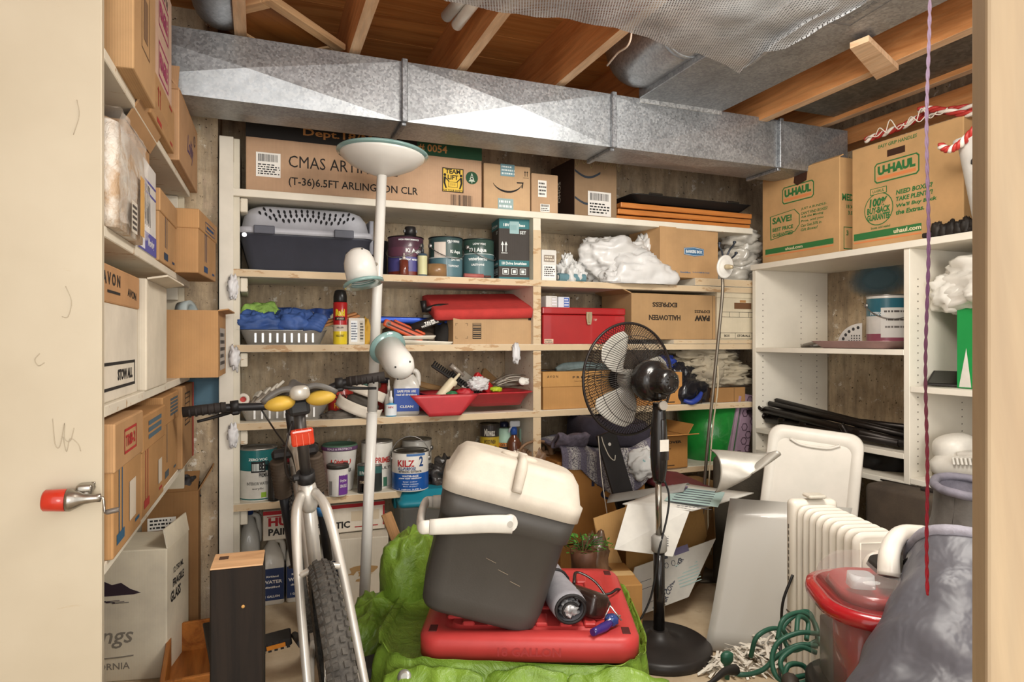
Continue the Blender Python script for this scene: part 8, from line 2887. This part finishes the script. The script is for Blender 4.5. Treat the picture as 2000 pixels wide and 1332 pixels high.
# ---------------------------------------------------------------- green cord and white shredded strips
GC = P('24503f', .45)
t = thing('extension_cord', 'dark green extension cord coiled in loops on the white paper strips', 'cord', (1.62, 1.62, 0))
oc = Vector((1.62, 1.62, 0))
loops = [
    [(1466, 1283, 1.93), (1480, 1242, 1.92), (1520, 1228, 1.95), (1545, 1270, 1.9), (1600, 1250, 1.9)],
    [(1540, 1245, 1.86), (1530, 1225, 1.9), (1555, 1200, 1.93), (1580, 1196, 1.95), (1594, 1230, 1.92), (1598, 1262, 1.9)],
    [(1518, 1250, 1.84), (1530, 1210, 1.86), (1565, 1196, 1.9), (1590, 1215, 1.9), (1604, 1260, 1.85)],
    [(1416, 1308, 1.83), (1450, 1318, 1.82), (1490, 1308, 1.8), (1520, 1280, 1.8), (1560, 1260, 1.8), (1596, 1262, 1.8)],
    [(1600, 1238, 1.78), (1560, 1236, 1.78), (1520, 1255, 1.77), (1508, 1290, 1.75), (1520, 1325, 1.72), (1560, 1335, 1.7), (1600, 1320, 1.72)],
    [(1595, 1275, 1.74), (1560, 1264, 1.75), (1525, 1290, 1.72), (1540, 1322, 1.7), (1580, 1318, 1.72)],
    [(1530, 1330, 1.68), (1540, 1300, 1.7), (1568, 1300, 1.72), (1590, 1328, 1.7)],
    [(1556, 1236, 1.82), (1560, 1205, 1.86), (1578, 1215, 1.88), (1575, 1250, 1.84)]]
q = MB(); allp = []
for L in loops:
    q.tube([D(*p) - oc for p in L], .0068, 8, 0, spl=8)
q.build('cable', GC, t)
q = MB(); p = D(1420, 1285, 1.88) - oc; q.lump(p, (.020, .014, .018), 3, .1, 2, .2, False, 0, 20, 14); q.rod(p, p + Vector((.0, 0, -.06)), .010, 0, 10, r2=.007); q.build('plug', GC, t)
q = MB(); q.tube([D(1436, 1308, 1.83), D(1415, 1312, 1.8), D(1390, 1332, 1.75), D(1360, 1350, 1.72)], [.016, .010, .006, .006], 8, spl=6)
solo(q, P('221f1d', .5), 'appliance_cord', 'black plug and cord lying beside the green extension cord plug', 'cord')
q = MB(); rr_ = random.Random(12)
for k in range(420):
    f = rr_.random()
    px = 1392 + 215 * f + rr_.uniform(-12, 12)
    gx = onZ(px, 1322 - rr_.uniform(0, 1) * (20 + 70 * f), .0)
    zz = rr_.uniform(.004, .03 + .11 * f * rr_.random())
    a = rr_.uniform(0, 6.28)
    l_ = rr_.uniform(.02, .05)
    c_ = Vector((gx.x, gx.y, zz))
    d_ = Vector((math.cos(a), math.sin(a), rr_.uniform(-.5, .5))) * l_
    s_ = Vector((-math.sin(a), math.cos(a), rr_.uniform(-.6, .6))).normalized() * .005
    mid = c_ + Vector((0, 0, l_ * .35))
    q.add([c_ - d_ - s_, c_ - d_ + s_, mid + s_, mid - s_, c_ + d_ + s_, c_ + d_ - s_], [(0, 1, 2, 3), (3, 2, 4, 5)])
solo(q, P('ded7ca', .7, var=.03), 'shredded_paper', 'heap of curled white paper strips on the floor under the green cord', 'paper strips', kind='stuff')
q = MB(); q.lump(onZ(1572, 1328, .02), (.03, .03, .02), 5, .2, 2, .4, False, 0, 16, 12)
solo(q, P('9a2026', .5), 'red_cap', 'small red plastic cap on the floor next to the green cord', 'cap')
